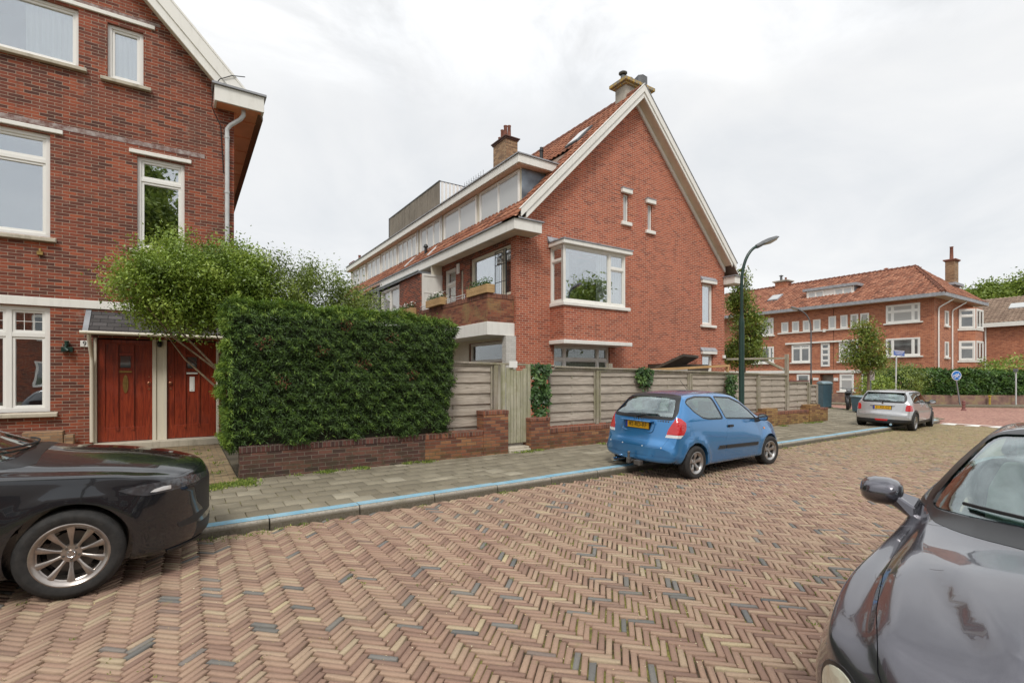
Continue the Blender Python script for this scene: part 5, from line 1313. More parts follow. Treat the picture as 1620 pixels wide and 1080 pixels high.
# roof: hipped at the near end
ov = .75; rzt = 10.55; rxm = XB + 4.3; ry = 15.75
L2 = math.hypot(rxm - XB + ov, rzt - ez - .12); v2 = ((rxm - XB + ov) / L2, 0, (rzt - ez - .12) / L2)
hip = (ry - (YS - ov)) / L2
tile_roof('roof_tiles', (XB - ov, YS - ov, ez + .14), (0, 1, 0), v2, int((YF - YS + ov) / .27), int(L2 / .34), M['tile_far'], fb, tw=.27, amp=.045, inside=lambda cu, cv: cu > cv * hip - .1)
vE = np.array([0, ry - YS + ov, rzt - ez - .12]); LE = np.linalg.norm(vE); vE = vE / LE
tile_roof('roof_tiles', (XB - ov, YS - ov, ez + .14), (1, 0, 0), tuple(vE), int((8.5 + 2 * ov) / .27), int(LE / .34), M['tile_far'], fb, tw=.27, amp=.045, inside=lambda cu, cv: cv / LE * (rxm - XB + ov) < cu + .1 and (8.5 + 2 * ov - cu) > cv / LE * (8.5 + ov - 4.3))
b = MB(); A = (XB - ov, YS - ov, ez + .1); B_ = (XB + 8.5 + ov, YS - ov, ez + .1); C_ = (XB + 8.5 + ov, YF, ez + .1); D_ = (XB - ov, YF, ez + .1); E_ = (rxm, ry, rzt - .06); F_ = (rxm, YF, rzt - .06)
b.add([A, B_, C_, D_, E_, F_], [(0, 1, 4), (1, 2, 5, 4), (2, 3, 5), (3, 0, 4, 5), (0, 3, 2, 1)]); b.build('roof_deck', M['tile_far'], fb)
b = MB()
for i in range(22):
    t_ = i / 22; p = Vector(A).lerp(Vector(E_), t_); q = Vector(A).lerp(Vector(E_), t_ + 1.1 / 22)
    b.tube([p + Vector((0, 0, .08)), q + Vector((0, 0, .05))], [.15, .12], 8)
y = ry
while y < YF: b.tube([(rxm, y, rzt + .03), (rxm, y + .42, rzt + .0)], [.15, .12], 8); y += .40
b.build('ridge_tiles', M['tile_far'], fb, smooth=60)
b = MB(); b.box(XB - ov - .03, YS - ov - .03, ez - .10, XB - ov + .02, YF, ez + .16); b.box(XB - ov + .02, YS - ov - .03, ez - .10, XB + 8.5 + ov, YS - ov + .02, ez + .16); b.build('gutter', M['lead'], fb)
b = MB(); b.box(XB - ov + .02, YS - ov + .02, ez - .08, XB + 8.5 + ov, YS - .001, ez - .05); b.box(XB - ov + .02, YS - .001, ez - .08, XB - .001, YF, ez - .05); b.build('soffit', M['soffit_c'], fb)
def fw(y0, y1, z0, z1, cols=None, rows=None, fr=.10, glass='glass_far', bar=.05, mat='whitec'):
    window(fb, (XB - .06, y1, z0), (0, -1, 0), (-1, 0, 0), y1 - y0, z1 - z0, cols=cols, rows=rows, fr=fr, bar=bar, dep=.058, glass=glass, mat=mat)
fw(14.13, 16.26, 5.72, 7.10, cols=[.2, .8], rows=[.62], glass='glass_net'); fw(14.13, 16.26, 3.20, 4.55, cols=[.2, .8])
fw(25.02, 26.9, 5.45, 7.05, cols=[.3, .8], rows=[.62], glass='glass_net'); fw(25.0, 26.9, 2.9, 4.4, cols=[.3, .8])
for (a, c_) in ((17.40, 18.0), (18.15, 18.7), (18.92, 19.45), (19.78, 20.35)): fw(a - .0, c_, 5.62, 6.68, glass='glass_net', fr=.07)
for (a, c_) in ((20.98, 21.58), (21.85, 22.42), (22.75, 23.35), (23.68, 24.3)): fw(a, c_, 5.60, 6.52, glass='glass_net', fr=.07)
fw(21.82, 23.38, 2.90, 4.45, cols=[.5], rows=[.8]); fw(20.26, 20.95, 2.50, 4.45, rows=[.25, .5, .75]); fw(18.15, 19.55, 2.90, 4.45, cols=[.5], rows=[.62], glass='glass_net')
fw(21.87, 22.94, 1.05, 1.85); fw(18.47, 19.5, .45, 1.85, rows=[.68], glass='glass_net'); fw(16.6, 17.9, .5, 1.85, cols=[.5], rows=[.68])
b = MB()
for (a, c_, z) in ((17.2, 20.6, 5.50), (20.8, 24.6, 5.48), (13.95, 16.4, 5.62), (13.95, 16.4, 3.10), (24.9, 27.1, 5.35), (24.9, 27.1, 2.8), (21.7, 23.5, 2.80), (18.0, 19.7, 2.80), (18.3, 19.7, .36)): b.box(XB - .14, a, z, XB - .001, c_, z + .10)
b.box(XB - .16, 17.8, 4.50, XB - .001, 23.9, 4.64); b.box(XB - .10, YS + .3, 1.95, XB - .001, YF, 2.19); b.box(XB - .18, 20.55, 5.40, XB - .002, 20.75, 5.66)
b.build('stone_bands', M['white'], fb)
# end face windows, bay and pipes
def ew(x0, x1, z0, z1, **k):
    window(fb, (x0, YS - .06, z0), (1, 0, 0), (0, -1, 0), x1 - x0, z1 - z0, dep=.058, glass='glass_far', mat='whitec', bar=.05, **k)
ew(47.2, 47.95, 5.45, 6.55, fr=.08); ew(47.2, 47.95, 3.1, 4.25, fr=.08)
b = MB(); b.box(47.1, YS - .12, 5.33, 48.05, YS - .001, 5.44); b.box(47.1, YS - .12, 2.98, 48.05, YS - .001, 3.09); b.build('window_sill', M['white'], fb)
b = MB(); b.prism([(50.1, YS - .002), (50.7, YS - .9), (52.4, YS - .9), (53.0, YS - .002)], 2, .1, 6.95); b.build('bay', M['brick_far'], fb)
for z in (2.9, 5.35):
    b = MB(); b.prism([(50.02, YS - .003), (50.66, YS - .96), (52.44, YS - .96), (53.08, YS - .003)], 2, z - .14, z - .02); b.build('bay_band', M['white'], fb)
    d = Vector((.6, -.9, 0)).normalized(); nn = Vector((-.9, -.6, 0)).normalized()
    window(fb, Vector((50.14, YS - .03, z)) + nn * .06, d, nn, 1.0, 1.5, fr=.12, bar=.05, dep=.058, glass='glass_far', rows=[.65])
    window(fb, (50.75, YS - .9 - .06, z), (1, 0, 0), (0, -1, 0), 1.6, 1.5, cols=[.5], fr=.12, bar=.05, dep=.058, glass='glass_far')
for x in (45.75, 48.6):
    b = MB(); b.tube([(x + 1.0, YS - .65, ez - .1), (x + .95, YS - .6, ez - .2), (x + .1, YS - .1, ez - .75), (x, YS - .08, ez - .9), (x, YS - .08, .1)], .05, 8); b.build('downpipe', M['whitec'], fb, smooth=60)
# dormer and skylights
def onr(y, s, h=0): return (XB - ov + v2[0] * s - v2[2] * h, y, ez + .14 + v2[2] * s + v2[0] * h)
b = MB(); dx_ = XB + .95
b.box(dx_, 18.85, 8.25, dx_ + 2.0, 22.6, 9.15); dm = b.build('dormer', M['whitec'], fb)
b = MB(); b.box(dx_ - .2, 18.6, 9.152, dx_ + 2.3, 22.85, 9.38); b.build('dormer_roof', M['lead'], fb)
b = MB(); b.box(dx_ + .02, 18.835, 8.3, dx_ + 1.9, 18.849, 9.15); b.build('dormer_cheek', M['zincpanel'], fb)
for (a, c_) in ((18.95, 20.35), (21.15, 22.5)): window(fb, (dx_ - .06, c_, 8.35), (0, -1, 0), (-1, 0, 0), c_ - a, .75, cols=[.5], fr=.07, bar=.04, dep=.058, glass='glass_net')
for (y, s) in ((25.3, 2.3), (29.0, 1.9)):
    b = MB(); b.hexa([onr(y, s, .0), onr(y + 1.0, s, .0), onr(y + 1.0, s + 1.15, .0), onr(y, s + 1.15, .0)], [onr(y, s, .14), onr(y + 1.0, s, .14), onr(y + 1.0, s + 1.15, .14), onr(y, s + 1.15, .14)]); k_ = b.build('skylight', M['lead'], fb)
    b = MB(); b.hexa([onr(y + .08, s + .08, .142), onr(y + .92, s + .08, .142), onr(y + .92, s + 1.07, .142), onr(y + .08, s + 1.07, .142)], [onr(y + .08, s + .08, .155), onr(y + .92, s + .08, .155), onr(y + .92, s + 1.07, .155), onr(y + .08, s + 1.07, .155)]); b.build('pane', M['glass_net'], k_)
chimney('chimney', 'tall slim brown brick chimney at the right end of the far apartment block', 51.6, 13.9, 52.5, 14.5, 7.6, 11.0, 'brick_tan', 'terracotta', [(52.0, 14.2, .13, 1.0, 'pot')], cap=.12, caph=.1)
chimney('chimney', 'squat orange brick chimney on the left part of the far tiled ridge', rxm - .5, 25.9, rxm + .5, 27.0, 9.6, 10.95, 'brick_far', 'concrete', [(rxm, 26.2, .1, .25, 'pot'), (rxm, 26.65, .12, .45, 'hat')], cap=.18, caph=.12)
b = MB(); b.box(50.9, 13.8, 7.6, 52.4, 15.0, 8.9); b.box(50.7, 13.6, 8.902, 52.7, 15.2, 9.1); b.build('dormer', M['lead'], fb)
window(fb, (51.1, 13.74, 7.9), (1, 0, 0), (0, -1, 0), .9, .85, fr=.07, bar=.04, dep=.058, glass='glass_far')
b = MB(); b.box(50.2, 17.8, 9.4, 51.1, 18.6, 10.5); b.box(50.05, 17.65, 10.502, 51.25, 18.75, 10.62); b.lathe([(.12, 0), (.12, .3), (.2, .33), (0, .4)], (50.6, 18.2, 10.62), 10); b.build('chimney_stack', M['brick_far'], fb)
b = MB(); b.box(XB - .05, 19.62, 1.30, XB - .001, 19.95, 1.55); b.box(XB - .03, 21.15, 1.35, XB - .001, 21.6, 1.55); b.build('sign_plate', M['whitec'], fb)
for z in (1.0,):
    b = MB(); b.box(XB - .01, 17.9, 1.2, XB - .001, 18.2, 1.4)
# building further right, its long face parallel to the apartment block's
f2 = thing('apartment_building', 'orange brick building with a brown tiled roof at the far right edge', 'building', (70, 8, .1))
X2 = 66.0
b = MB(); b.box(X2, -8, .1, X2 + 10, 15.6, 6.5); b.build('wall', M['brick_far'], f2)
b = MB(); b.box(X2 + .4, 15.601, .1, X2 + 9, 18.4, 6.3); b.build('stair_wing', M['whitec'], f2)
for z0 in (1.0, 3.7): window(f2, (X2 + .34, 17.9, z0), (0, -1, 0), (-1, 0, 0), 1.6, 1.7, cols=[.5], fr=.14, bar=.05, dep=.058, glass='glass_far')
for z in (3.0, 5.4):
    b = MB(); b.box(X2 - .9, 15.8, z, X2 + .399, 18.3, z + .15); b.box(X2 - .9, 15.8, z + .152, X2 - .85, 18.3, z + .30); b.build('balcony', M['concrete'], f2)
b = MB(); b.box(X2 - .6, -8.5, 6.45, X2 - .35, 18.6, 6.85); b.build('gutter', M['white'], f2)
b = MB(); b.tube([(X2 - .08, 15.4, 6.5), (X2 - .08, 15.4, .1)], .06, 8); b.build('downpipe', M['whitec'], f2)
tile_roof('roof_tiles', (X2 - .5, -8.2, 6.85), (0, 1, 0), (.87, 0, .493), 78, 14, M['tile_brown'], f2, tw=.34, th=.42, amp=.06)
b = MB(); b.hexa([(X2 - .5, -8.2, 6.80), (X2 - .5, 18.4, 6.80), (X2 - .5, 18.4, 6.7), (X2 - .5, -8.2, 6.7)], [(X2 + 5, -8.2, 9.7), (X2 + 5, 18.4, 9.7), (X2 + 5, 18.4, 9.6), (X2 + 5, -8.2, 9.6)])
b.hexa([(X2 + 10.5, -8.2, 6.80), (X2 + 10.5, 18.4, 6.80), (X2 + 10.5, 18.4, 6.7), (X2 + 10.5, -8.2, 6.7)], [(X2 + 5.01, -8.2, 9.7), (X2 + 5.01, 18.4, 9.7), (X2 + 5.01, 18.4, 9.6), (X2 + 5.01, -8.2, 9.6)]); b.build('roof_deck', M['tile_brown'], f2)
b = MB(); b.hexa([(X2 + 2.0, 12.9, 8.32), (X2 + 2.0, 14.2, 8.32), (X2 + 2.0, 14.2, 8.42), (X2 + 2.0, 12.9, 8.42)], [(X2 + 2.9, 12.9, 8.83), (X2 + 2.9, 14.2, 8.83), (X2 + 2.9, 14.2, 8.93), (X2 + 2.9, 12.9, 8.93)]); b.build('skylight', M['glass_net'], f2)
for (y0, z0) in ((11.2, .9), (11.2, 3.8), (4, .9), (4, 3.8)): window(f2, (X2 - .06, y0, z0), (0, -1, 0), (-1, 0, 0), 1.8, 1.5, cols=[.5], fr=.12, bar=.05, dep=.058, glass='glass_far')
# big trees behind that building, hill of foliage
for i, (x, y, h, rx, lab) in enumerate(((83, 19.5, 12.3, 3.6, 'broad light green tree rising behind the brown tiled roof'), (86, 14.5, 13.4, 4.2, 'taller light green tree at the right edge behind the brown tiled roof'), (82, 23.5, 11.0, 2.6, 'lower light green tree left of the others behind the brown roof'))):
    tree(lab, x, y, h, h - 3.0, rx, 3.2, 'tree_far', per=900, size=.28, seed=20 + i, tr=.3, group='trees beyond the brown tiled roof', name='broadleaf_tree')

# hedge wall at the far pavement
fwl = thing('garden_wall', 'long low brown stone wall under the far green hedge', 'wall', (34.5, 11, .1))
line = [(32.9, 15.9), (33.9, 13.0), (35.0, 10.9), (36.9, 9.1), (39.6, 7.4), (44.0, 5.2)]
b = MB()
for (p, q) in zip(line, line[1:]):
    d = (Vector(q) - Vector(p)).normalized(); nn = Vector((-d.y, d.x)) * .3
    if nn.x < 0: nn = -nn
    b.hexa([(p[0], p[1], .05), (p[0] + nn.x, p[1] + nn.y, .05), (p[0] + nn.x, p[1] + nn.y, .62), (p[0], p[1], .62)], [(q[0], q[1], .05), (q[0] + nn.x, q[1] + nn.y, .05), (q[0] + nn.x, q[1] + nn.y, .62), (q[0], q[1], .62)])
t = NT('stained plinth'); v = t.obj(); n1 = t.noise(v, 2.2, 6, .7)
t.col(t.ramp(n1, [(.3, (.13, .08, .065)), (.5, (.25, .15, .12)), (.62, (.30, .23, .12)), (.75, (.19, .17, .07))])); t.set(Roughness=.95); M['plinth'] = t.m
b.build('stonework', M['plinth'], fwl)
b = MB(); b.box(31.6, 16.2, .1, 31.9, 20.5, .62); tag(b.build('parapet_wall', M['plinth']), 'low brown wall left of the parked motorcycle, below the far stairs', 'wall')
def hedge_run(label, pts, w_, z0, z1, n_, size, mat='hedge_far', cat='hedge'):
    P = []; N = []
    tot = sum((Vector(q) - Vector(p)).length for p, q in zip(pts, pts[1:]))
    for p, q in zip(pts, pts[1:]):
        d = Vector(q) - Vector(p); L = d.length; d.normalize(); nn = Vector((-d.y, d.x))
        if nn.x < 0: nn = -nn
        k = int(n_ * L / tot); s = rng.random(k) * L; f = rng.random(k) < .62
        off = np.where(f, .0, rng.random(k) * w_); z = np.where(f, z0 + rng.random(k) * (z1 - z0), z1)
        pp = np.stack([p[0] + d.x * s + nn.x * off, p[1] + d.y * s + nn.y * off, z], 1)
        pn = np.where(f[:, None], np.array([-nn.x, -nn.y, .3]), np.array([0, 0, 1.]))
        P.append(pp); N.append(pn)
    P, N = np.concatenate(P), np.concatenate(N)
    P += N * (.07 * wob(P, 2.7) + rng.normal(size=len(P)) * .07)[:, None]
    h_ = thing('hedge', label, cat, (pts[0][0], pts[0][1], .1))
    leaves('foliage', P, N + rng.normal(size=P.shape) * .6, size, M[mat], h_, aspect=.5, rnd=clump_rnd(P, 5))
    b = MB()
    for p, q in zip(pts, pts[1:]):
        d = (Vector(q) - Vector(p)).normalized(); nn = Vector((-d.y, d.x)); nn = nn if nn.x > 0 else -nn
        a0, a1 = Vector(p) + nn * .15, Vector(p) + nn * w_; c0, c1 = Vector(q) + nn * .15, Vector(q) + nn * w_
        b.hexa([(a0.x, a0.y, .1), (a1.x, a1.y, .1), (a1.x, a1.y, z1 - .15), (a0.x, a0.y, z1 - .15)], [(c0.x, c0.y, .1), (c1.x, c1.y, .1), (c1.x, c1.y, z1 - .15), (c0.x, c0.y, z1 - .15)])
    b.build('inner_twigs', M['core'], h_)
hedge_run('long dark green clipped hedge above the far stained wall', [(34.0, 13.3), (35.15, 11.0), (37.0, 9.25), (37.6, 8.8)], 1.2, .62, 1.95, 15000, .13)
hedge_run('lighter green clipped hedge at the right end of the far wall', [(37.6, 8.8), (39.7, 7.5), (44.0, 5.35)], 1.2, .62, 1.85, 9000, .13)
def bush(label, x, y, r, z0, zh, n_, mat='privet', size=.12, name='garden_bush', pink=0):
    t_ = thing(name, label, 'bush', (x, y, .1))
    u = rng.normal(size=(n_, 3)); u /= np.linalg.norm(u, axis=1, keepdims=True)
    rr = (.72 + .28 * rng.random(n_)) * (1 + .16 * np.sin(u[:, 0] * 7 + u[:, 2] * 5) + .12 * np.sin(u[:, 1] * 11 + 1))
    P = np.stack([x + u[:, 0] * r * rr, y + u[:, 1] * r * rr, z0 + (zh - z0) * (.5 + .5 * u[:, 2] * rr)], 1)
    leaves('foliage', P, u + rng.normal(size=u.shape) * .7, size, M[mat], t_, aspect=.55, rnd=clump_rnd(P, 4))
    b = MB()
    for i in range(5): a = i * 1.3; b.tube([(x + .1 * math.cos(a), y + .1 * math.sin(a), .1), (x + r * .45 * math.cos(a), y + r * .45 * math.sin(a), (z0 + zh) / 2)], [.03, .015], 5)
    b.build('stems', M['bark'], t_)
bush('light green garden bush left of the far hedge, behind the parking sign', 31.3, 11.75, 1.0, .2, 1.75, 2200, size=.09)
bush('flowering garden bush behind the tall street name pole', 33.5, 11.6, 1.55, .3, 2.5, 5200, 'privet_dark', .09)
bush('yellowish bush showing above the right end of the far hedge', 41.5, 8.2, 2.0, .8, 2.9, 3200)
bush('round dark bush behind the hedge near the stair wing', 52, 12.2, 1.4, .5, 2.9, 1200, 'privet_dark', .2)

# ------------------------------------------------------------ street furniture
def lamp_post(label, x, y, h, reach, az, r0, r1, split, headlen, flip=1):
    t_ = thing('street_lamp', label, 'street lamp', (x, y, .1), group='street lamps')
    u = Vector((math.cos(az), math.sin(az), 0))
    b = MB(); b.lathe([(r0 * 1.35, 0), (r0 * 1.35, .05), (r0, .12), (r0, split - .1), (r0 * .9, split), (r1 * 1.1, split + .12), (r1 * 1.1, split + .13)], (x, y, .09), 16)
    b.build('post_base', M['green_metal'], t_, smooth=40)
    pts = [Vector((x, y, split + .2)), Vector((x, y, h * .55)), Vector((x, y, h - 1.15))]
    for i in range(1, 9):
        a = i / 8 * 1.0; pts.append(Vector((x, y, h - 1.15)) + u * (reach * (1 - math.cos(a * 1.35)) * .9) + Vector((0, 0, 1.05 * math.sin(a * 1.35) )))
    b = MB(); b.tube(pts, [r1] * 3 + [r1 * .92] * 8, 10); b.build('mast', M['green_metal'] if flip else M['lamp_grey'], t_, smooth=60)
    e, d = pts[-1], (pts[-1] - pts[-2]).normalized()
    d = (d + Vector((u.x * .25, u.y * .25, 0))).normalized(); s = d.cross(Vector((0, 0, 1))).normalized(); n_ = s.cross(d).normalized()
    L = headlen; rings = []
    for (tt, w_, hh, lo) in ((-.02, .05, .05, .05), (.03, .075, .06, .06), (.22, .085, .07, .05), (.30, .11, .08, .02), (.6, .13, .085, .02), (.9, .10, .06, .02), (1.0, .045, .03, .015)):
        c_ = e + d * tt * L; ring = []
        for k in range(12):
            a = k / 12 * 2 * math.pi; q = math.sin(a)
            ring.append(c_ + s * (w_ * math.cos(a)) + n_ * (hh * q if q > 0 else lo * q))
        rings.append(ring)
    b = MB(); v0 = [p for r_ in rings for p in r_]; n12 = 12
    b.add(v0, [(i * n12 + k, i * n12 + (k + 1) % n12, (i + 1) * n12 + (k + 1) % n12, (i + 1) * n12 + k) for i in range(len(rings) - 1) for k in range(n12)] + [list(range(12))[::-1], [(len(rings) - 1) * 12 + k for k in range(12)]])
    hd_ = b.build('lamp_head', M['lamp_grey'], t_, smooth=50)
    b = MB(); ring = []; vs = []
    for (tt, w_, dz) in ((.30, .06, -.022), (.36, .095, -.05), (.6, .115, -.075), (.85, .09, -.055), (.93, .05, -.022)):
        c_ = e + d * tt * L
        for k in range(7):
            a = math.pi + k / 6 * math.pi; vs.append(c_ + s * (w_ * math.cos(a)) + n_ * (dz * -math.sin(a) * 1.0 - .006))
    b.add(vs, [(i * 7 + k, i * 7 + k + 1, (i + 1) * 7 + k + 1, (i + 1) * 7 + k) for i in range(4) for k in range(6)])
    b.build('lamp_lens', M['lens'], hd_, smooth=60)
    return t_
M['lens'] = m_plain('prismatic lamp cover', (.50, .47, .40), .25, .15, 30)
lamp_post('green street lamp with a grey curved arm beside the board fence', 12.48, 7.78, 5.30, .66, -.35, .072, .042, 3.1, .75)
lamp_post('thin distant street lamp with a small head in front of the far building', 28.35, 13.65, 5.35, .85, 2.6, .05, .035, 1.35, .55, 0)

def post(name, label, cat, x, y, z0, h, r, lean=(0, 0), mat='zinc', group=None):
    t_ = thing(name, label, cat, (x, y, z0), group=group)
    b = MB(); b.tube([(x, y, z0), (x + lean[0], y + lean[1], z0 + h)], r, 10); b.build('pole', M[mat], t_, smooth=60)
    return t_
FW = Vector((-.55, -.835, 0))        # roughly towards the street corner where the photographer stands
RT = Vector((.835, -.55, 0))
M['sign_blue'] = m_plain('blue sign face', (.015, .16, .52), .3, .05)
M['sign_namebl'] = m_plain('street name blue', (.09, .16, .42), .35, .1)
def disc(b, c, r, t0, t1, n=28, rt=RT, fw=FW, sc=(1, 1)):
    c = Vector(c); rt = Vector(rt); fw = Vector(fw)
    A = [c + rt * r * sc[0] * math.cos(2 * math.pi * i / n) + Vector((0, 0, r * sc[1] * math.sin(2 * math.pi * i / n))) + fw * t0 for i in range(n)]
    B = [p + fw * (t1 - t0) for p in A]; b.hexa(A, B)
# round blue cycle sign, leaning
px, py_ = g2 = (34.9, 10.0)
s_ = post('cycle_sign', 'round blue cycle path sign on a leaning grey pole before the far hedge', 'road sign', 35.9, 9.44, .1, 1.40, .035, (-.17, .12))
hc_ = Vector((35.72, 9.57, 1.72))
b = MB(); disc(b, hc_, .27, .03, .05); b.build('sign_rim', M['whitec'], s_)
b = MB(); disc(b, hc_, .245, .05, .056); b.build('sign_face', M['sign_blue'], s_)
b = MB()
def P2(u, w_, f=.062): return hc_ + RT * u + Vector((0, 0, w_)) + FW * f
for cx in (-.12, .12):
    pts = [P2(cx + .085 * math.cos(a * .3927), -.06 + .085 * math.sin(a * .3927)) for a in range(17)]; b.tube(pts, .010, 5, cap=False)
for a_, c_ in (((-.12, -.06), (-.04, .07)), ((-.04, .07), (.08, .07)), ((-.04, .07), (.0, -.06)), ((.0, -.06), (.08, .07)), ((.12, -.06), (.07, .11)), ((-.12, -.06), (0, -.06)), ((.07, .11), (.12, .12)), ((-.05, .09), (-.02, .09))): b.tube([P2(*a_), P2(*c_)], .010, 5)
b.build('bicycle_symbol', M['whitec'], s_)
# street name sign
s_ = post('street_name_sign', 'blue street name plate on a tall grey pole behind the silver car', 'street sign', 31.9, 11.05, .1, 2.75, .035, (.12, 0), mat='pipe')
c_ = Vector((32.05, 11.02, 2.95)); d1 = (RT * .96 + Vector((0, 0, -.10))).normalized()
b = MB(); b.o = c_; b.u = d1; b.n = FW; b.w = Vector((0, 0, 1)); b.box(-.22, .02, -.16, .36, .04, .12); b.build('name_plate', M['sign_namebl'], s_)
b = MB(); b.o = c_; b.u = d1; b.n = FW
b.box(-.18, .041, .055, .32, .045, .075); b.box(-.14, .041, -.02, .28, .045, .0); b.box(-.08, .041, -.10, .22, .045, -.085); b.box(-.22, .041, .105, .36, .045, .12); b.build('lettering', M['whitec'], s_)
# small parking zone sign
s_ = post('parking_sign', 'small white parking zone sign with a grey ring on a thin pole', 'road sign', 27.05, 10.35, .1, 1.75, .025, (0, 0))
c_ = Vector((27.05, 10.35, 1.72)); b = MB(); b.o = c_; b.u = RT; b.n = FW; b.box(-.16, .02, -.22, .16, .035, .24); b.build('sign_face', M['whitec'], s_, bevel=.004)
b = MB(); pts = [c_ + RT * .105 * math.cos(i * .3927) + Vector((0, 0, .03 + .14 * math.sin(i * .3927))) + FW * .04 for i in range(17)]; b.tube(pts, .014, 6, cap=False)
b.o = c_; b.u = RT; b.n = FW; b.o = Vector((0, 0, 0)); b.u = Vector((1, 0, 0)); b.n = Vector((0, 1, 0)); b.build('ring', M['lamp_grey'], s_)
text_on('P', .2, 'letter', M['lamp_grey'], s_, c_ + FW * .037 + Vector((0, 0, .03)), RT, (0, 0, 1), FW)
b = MB(); b.o = c_; b.u = RT; b.n = FW; b.box(-.10, .036, -.175, .10, .04, -.155); b.build('lettering', M['lamp_grey'], s_)
# plain pole at the right, yellow marker post, brown bollard
s_ = post('sign_pole', 'grey pole with a small box on top near the right edge', 'pole', 38.55, 7.75, .1, 1.85, .035, mat='pipe'); b = MB(); b.box(38.42, 7.68, 1.92, 38.68, 7.84, 2.1); b.build('box', M['lamp_grey'], s_, bevel=.01)
b = MB(); b.box(37.35, 8.52, .1, 37.43, 8.60, .58); b.box(37.31, 8.50, .54, 37.47, 8.62, .62)
M['yellow'] = m_plain('yellow enamel', (.45, .33, .05), .5, .2); tag(b.build('marker_post', M['yellow'], bevel=.01), 'short yellow marker post against the far low wall', 'marker post')
b = MB(); b.lathe([(.11, 0), (.10, .05), (.07, .08), (.065, .28), (.08, .30), (.08, .33), (.06, .35), (.06, .40), (.075, .42), (.07, .45), (.04, .49), (0, .50)], (32.1, 8.3, .0), 14)
tag(b.build('bollard', M['rust'], smooth=35), 'brown cast iron bollard at the foot of the leaning cycle sign', 'bollard')
# bins
M['bin'] = m_plain('blue grey bin plastic', (.055, .115, .15), .5, .15); M['binlid'] = m_plain('pale bin lid', (.20, .28, .31), .45, .12)
def bin_(label, c_, w_, d_, h, lid=.16):
    t_ = thing('waste_container', label, 'container', (c_[0], c_[1], .1), rz=math.atan2(-.55, .835), local=True, group='blue grey waste containers')
    b = MB(); b.hexa([(-w_ / 2 * .92, -d_ / 2 * .92, .04), (w_ / 2 * .92, -d_ / 2 * .92, .04), (w_ / 2 * .92, d_ / 2 * .92, .04), (-w_ / 2 * .92, d_ / 2 * .92, .04)], [(-w_ / 2, -d_ / 2, h - lid), (w_ / 2, -d_ / 2, h - lid), (w_ / 2, d_ / 2, h - lid), (-w_ / 2, d_ / 2, h - lid)])
    b.build('body', M['bin'], t_, bevel=.02)
    b = MB(); b.prism([(-d_ / 2 - .03, h - lid), (-d_ / 2 - .03, h - lid + .05), (-d_ * .25, h - .02), (d_ * .25, h), (d_ / 2 + .03, h - lid + .08), (d_ / 2 + .03, h - lid)], 0, -w_ / 2 - .03, w_ / 2 + .03); b.build('lid', M['binlid'], t_, bevel=.02)
    b = MB()
    for sx in (-1, 1): b.cyl((sx * w_ * .36 - .03, -d_ * .3, .06), .06, .06, 10, ax=0); b.cyl((sx * w_ * .36 - .03, d_ * .3, .06), .06, .06, 10, ax=0)
    b.build('wheels', M['black'], t_)
bin_('tall blue grey waste container just right of the stepped fence end', (26.9, 12.3), .45, .5, 1.34)
bin_('wide dark blue waste container left of the silver car', (25.0, 9.65), 1.15, .6, .74, .08)
# bicycles and motorcycle at the stairs
def bicycle(label, x, y, rz, col, group='bicycles parked at the far stairs'):
    t_ = thing('bicycle', label, 'bicycle', (x, y, .1), rz=rz, group=group, local=True)
    for cx in (-.52, .52):
        b = MB(); b.tube([(cx + .33 * math.cos(a * .3927), 0, .34 + .33 * math.sin(a * .3927)) for a in range(17)], .018, 6, cap=False)
        for a in range(8): b.tube([(cx, 0, .34), (cx + .32 * math.cos(a * .785), 0, .34 + .32 * math.sin(a * .785))], .004, 4)
        b.build('wheel', M['black'], t_)
    b = MB()
    for p, q in (((-.52, .34), (-.1, .30)), ((-.1, .30), (-.22, .86)), ((-.52, .34), (-.2, .76)), ((-.1, .30), (.36, .80)), ((-.2, .76), (.35, .84)), ((.52, .34), (.36, .80)), ((.36, .80), (.32, 1.02))): b.tube([(p[0], 0, p[1]), (q[0], 0, q[1])], .016, 6)
    b.build('frame', M[col], t_)
    b = MB(); b.tube([(.30, -.26, 1.0), (.36, -.1, 1.05), (.36, .1, 1.05), (.30, .26, 1.0)], .013, 6); b.build('handlebar', M['zinc'], t_)
    b = MB(); b.prism([(-.36, -.08), (-.1, -.03), (-.1, .03), (-.36, .08)], 2, .87, .92); b.build('saddle', M['black'], t_)
bicycle('grey bicycle parked nearest the far stairs opening', 34.0, 17.2, 1.2, 'zinc'); bicycle('dark bicycle leaning left of the grey one by the far stairs', 33.2, 18.2, 1.0, 'black')
mc = thing('motorcycle', 'dark motorcycle half hidden behind the wide blue container', 'motorcycle', (26.6, 11.1, .1), rz=.35, local=True)
for cx in (-.66, .66):
    b = MB(); b.lathe([(.20, -.05), (.29, -.06), (.31, -.03), (.31, .03), (.29, .06), (.20, .05)], (cx, 0, .31), 20, 1); w__ = b.build('wheel', M['black'], mc, smooth=50)
    b = MB(); b.lathe([(0, -.03), (.05, -.03), (.05, .03), (0, .03)], (cx, 0, .31), 10, 1)
    for a in range(6): b.tube([(cx, 0, .31), (cx + .21 * math.cos(a * 1.047), 0, .31 + .21 * math.sin(a * 1.047))], .010, 5)
    b.build('rim', M['zinc'], w__)
b = MB(); b.prism([(-.55, .62), (-.5, .76), (-.05, .74), (.0, .86), (.35, .82), (.42, .60), (.2, .3), (-.25, .3)], 1, -.13, .13); b.build('body', M['lamp_grey'], mc, bevel=.03)
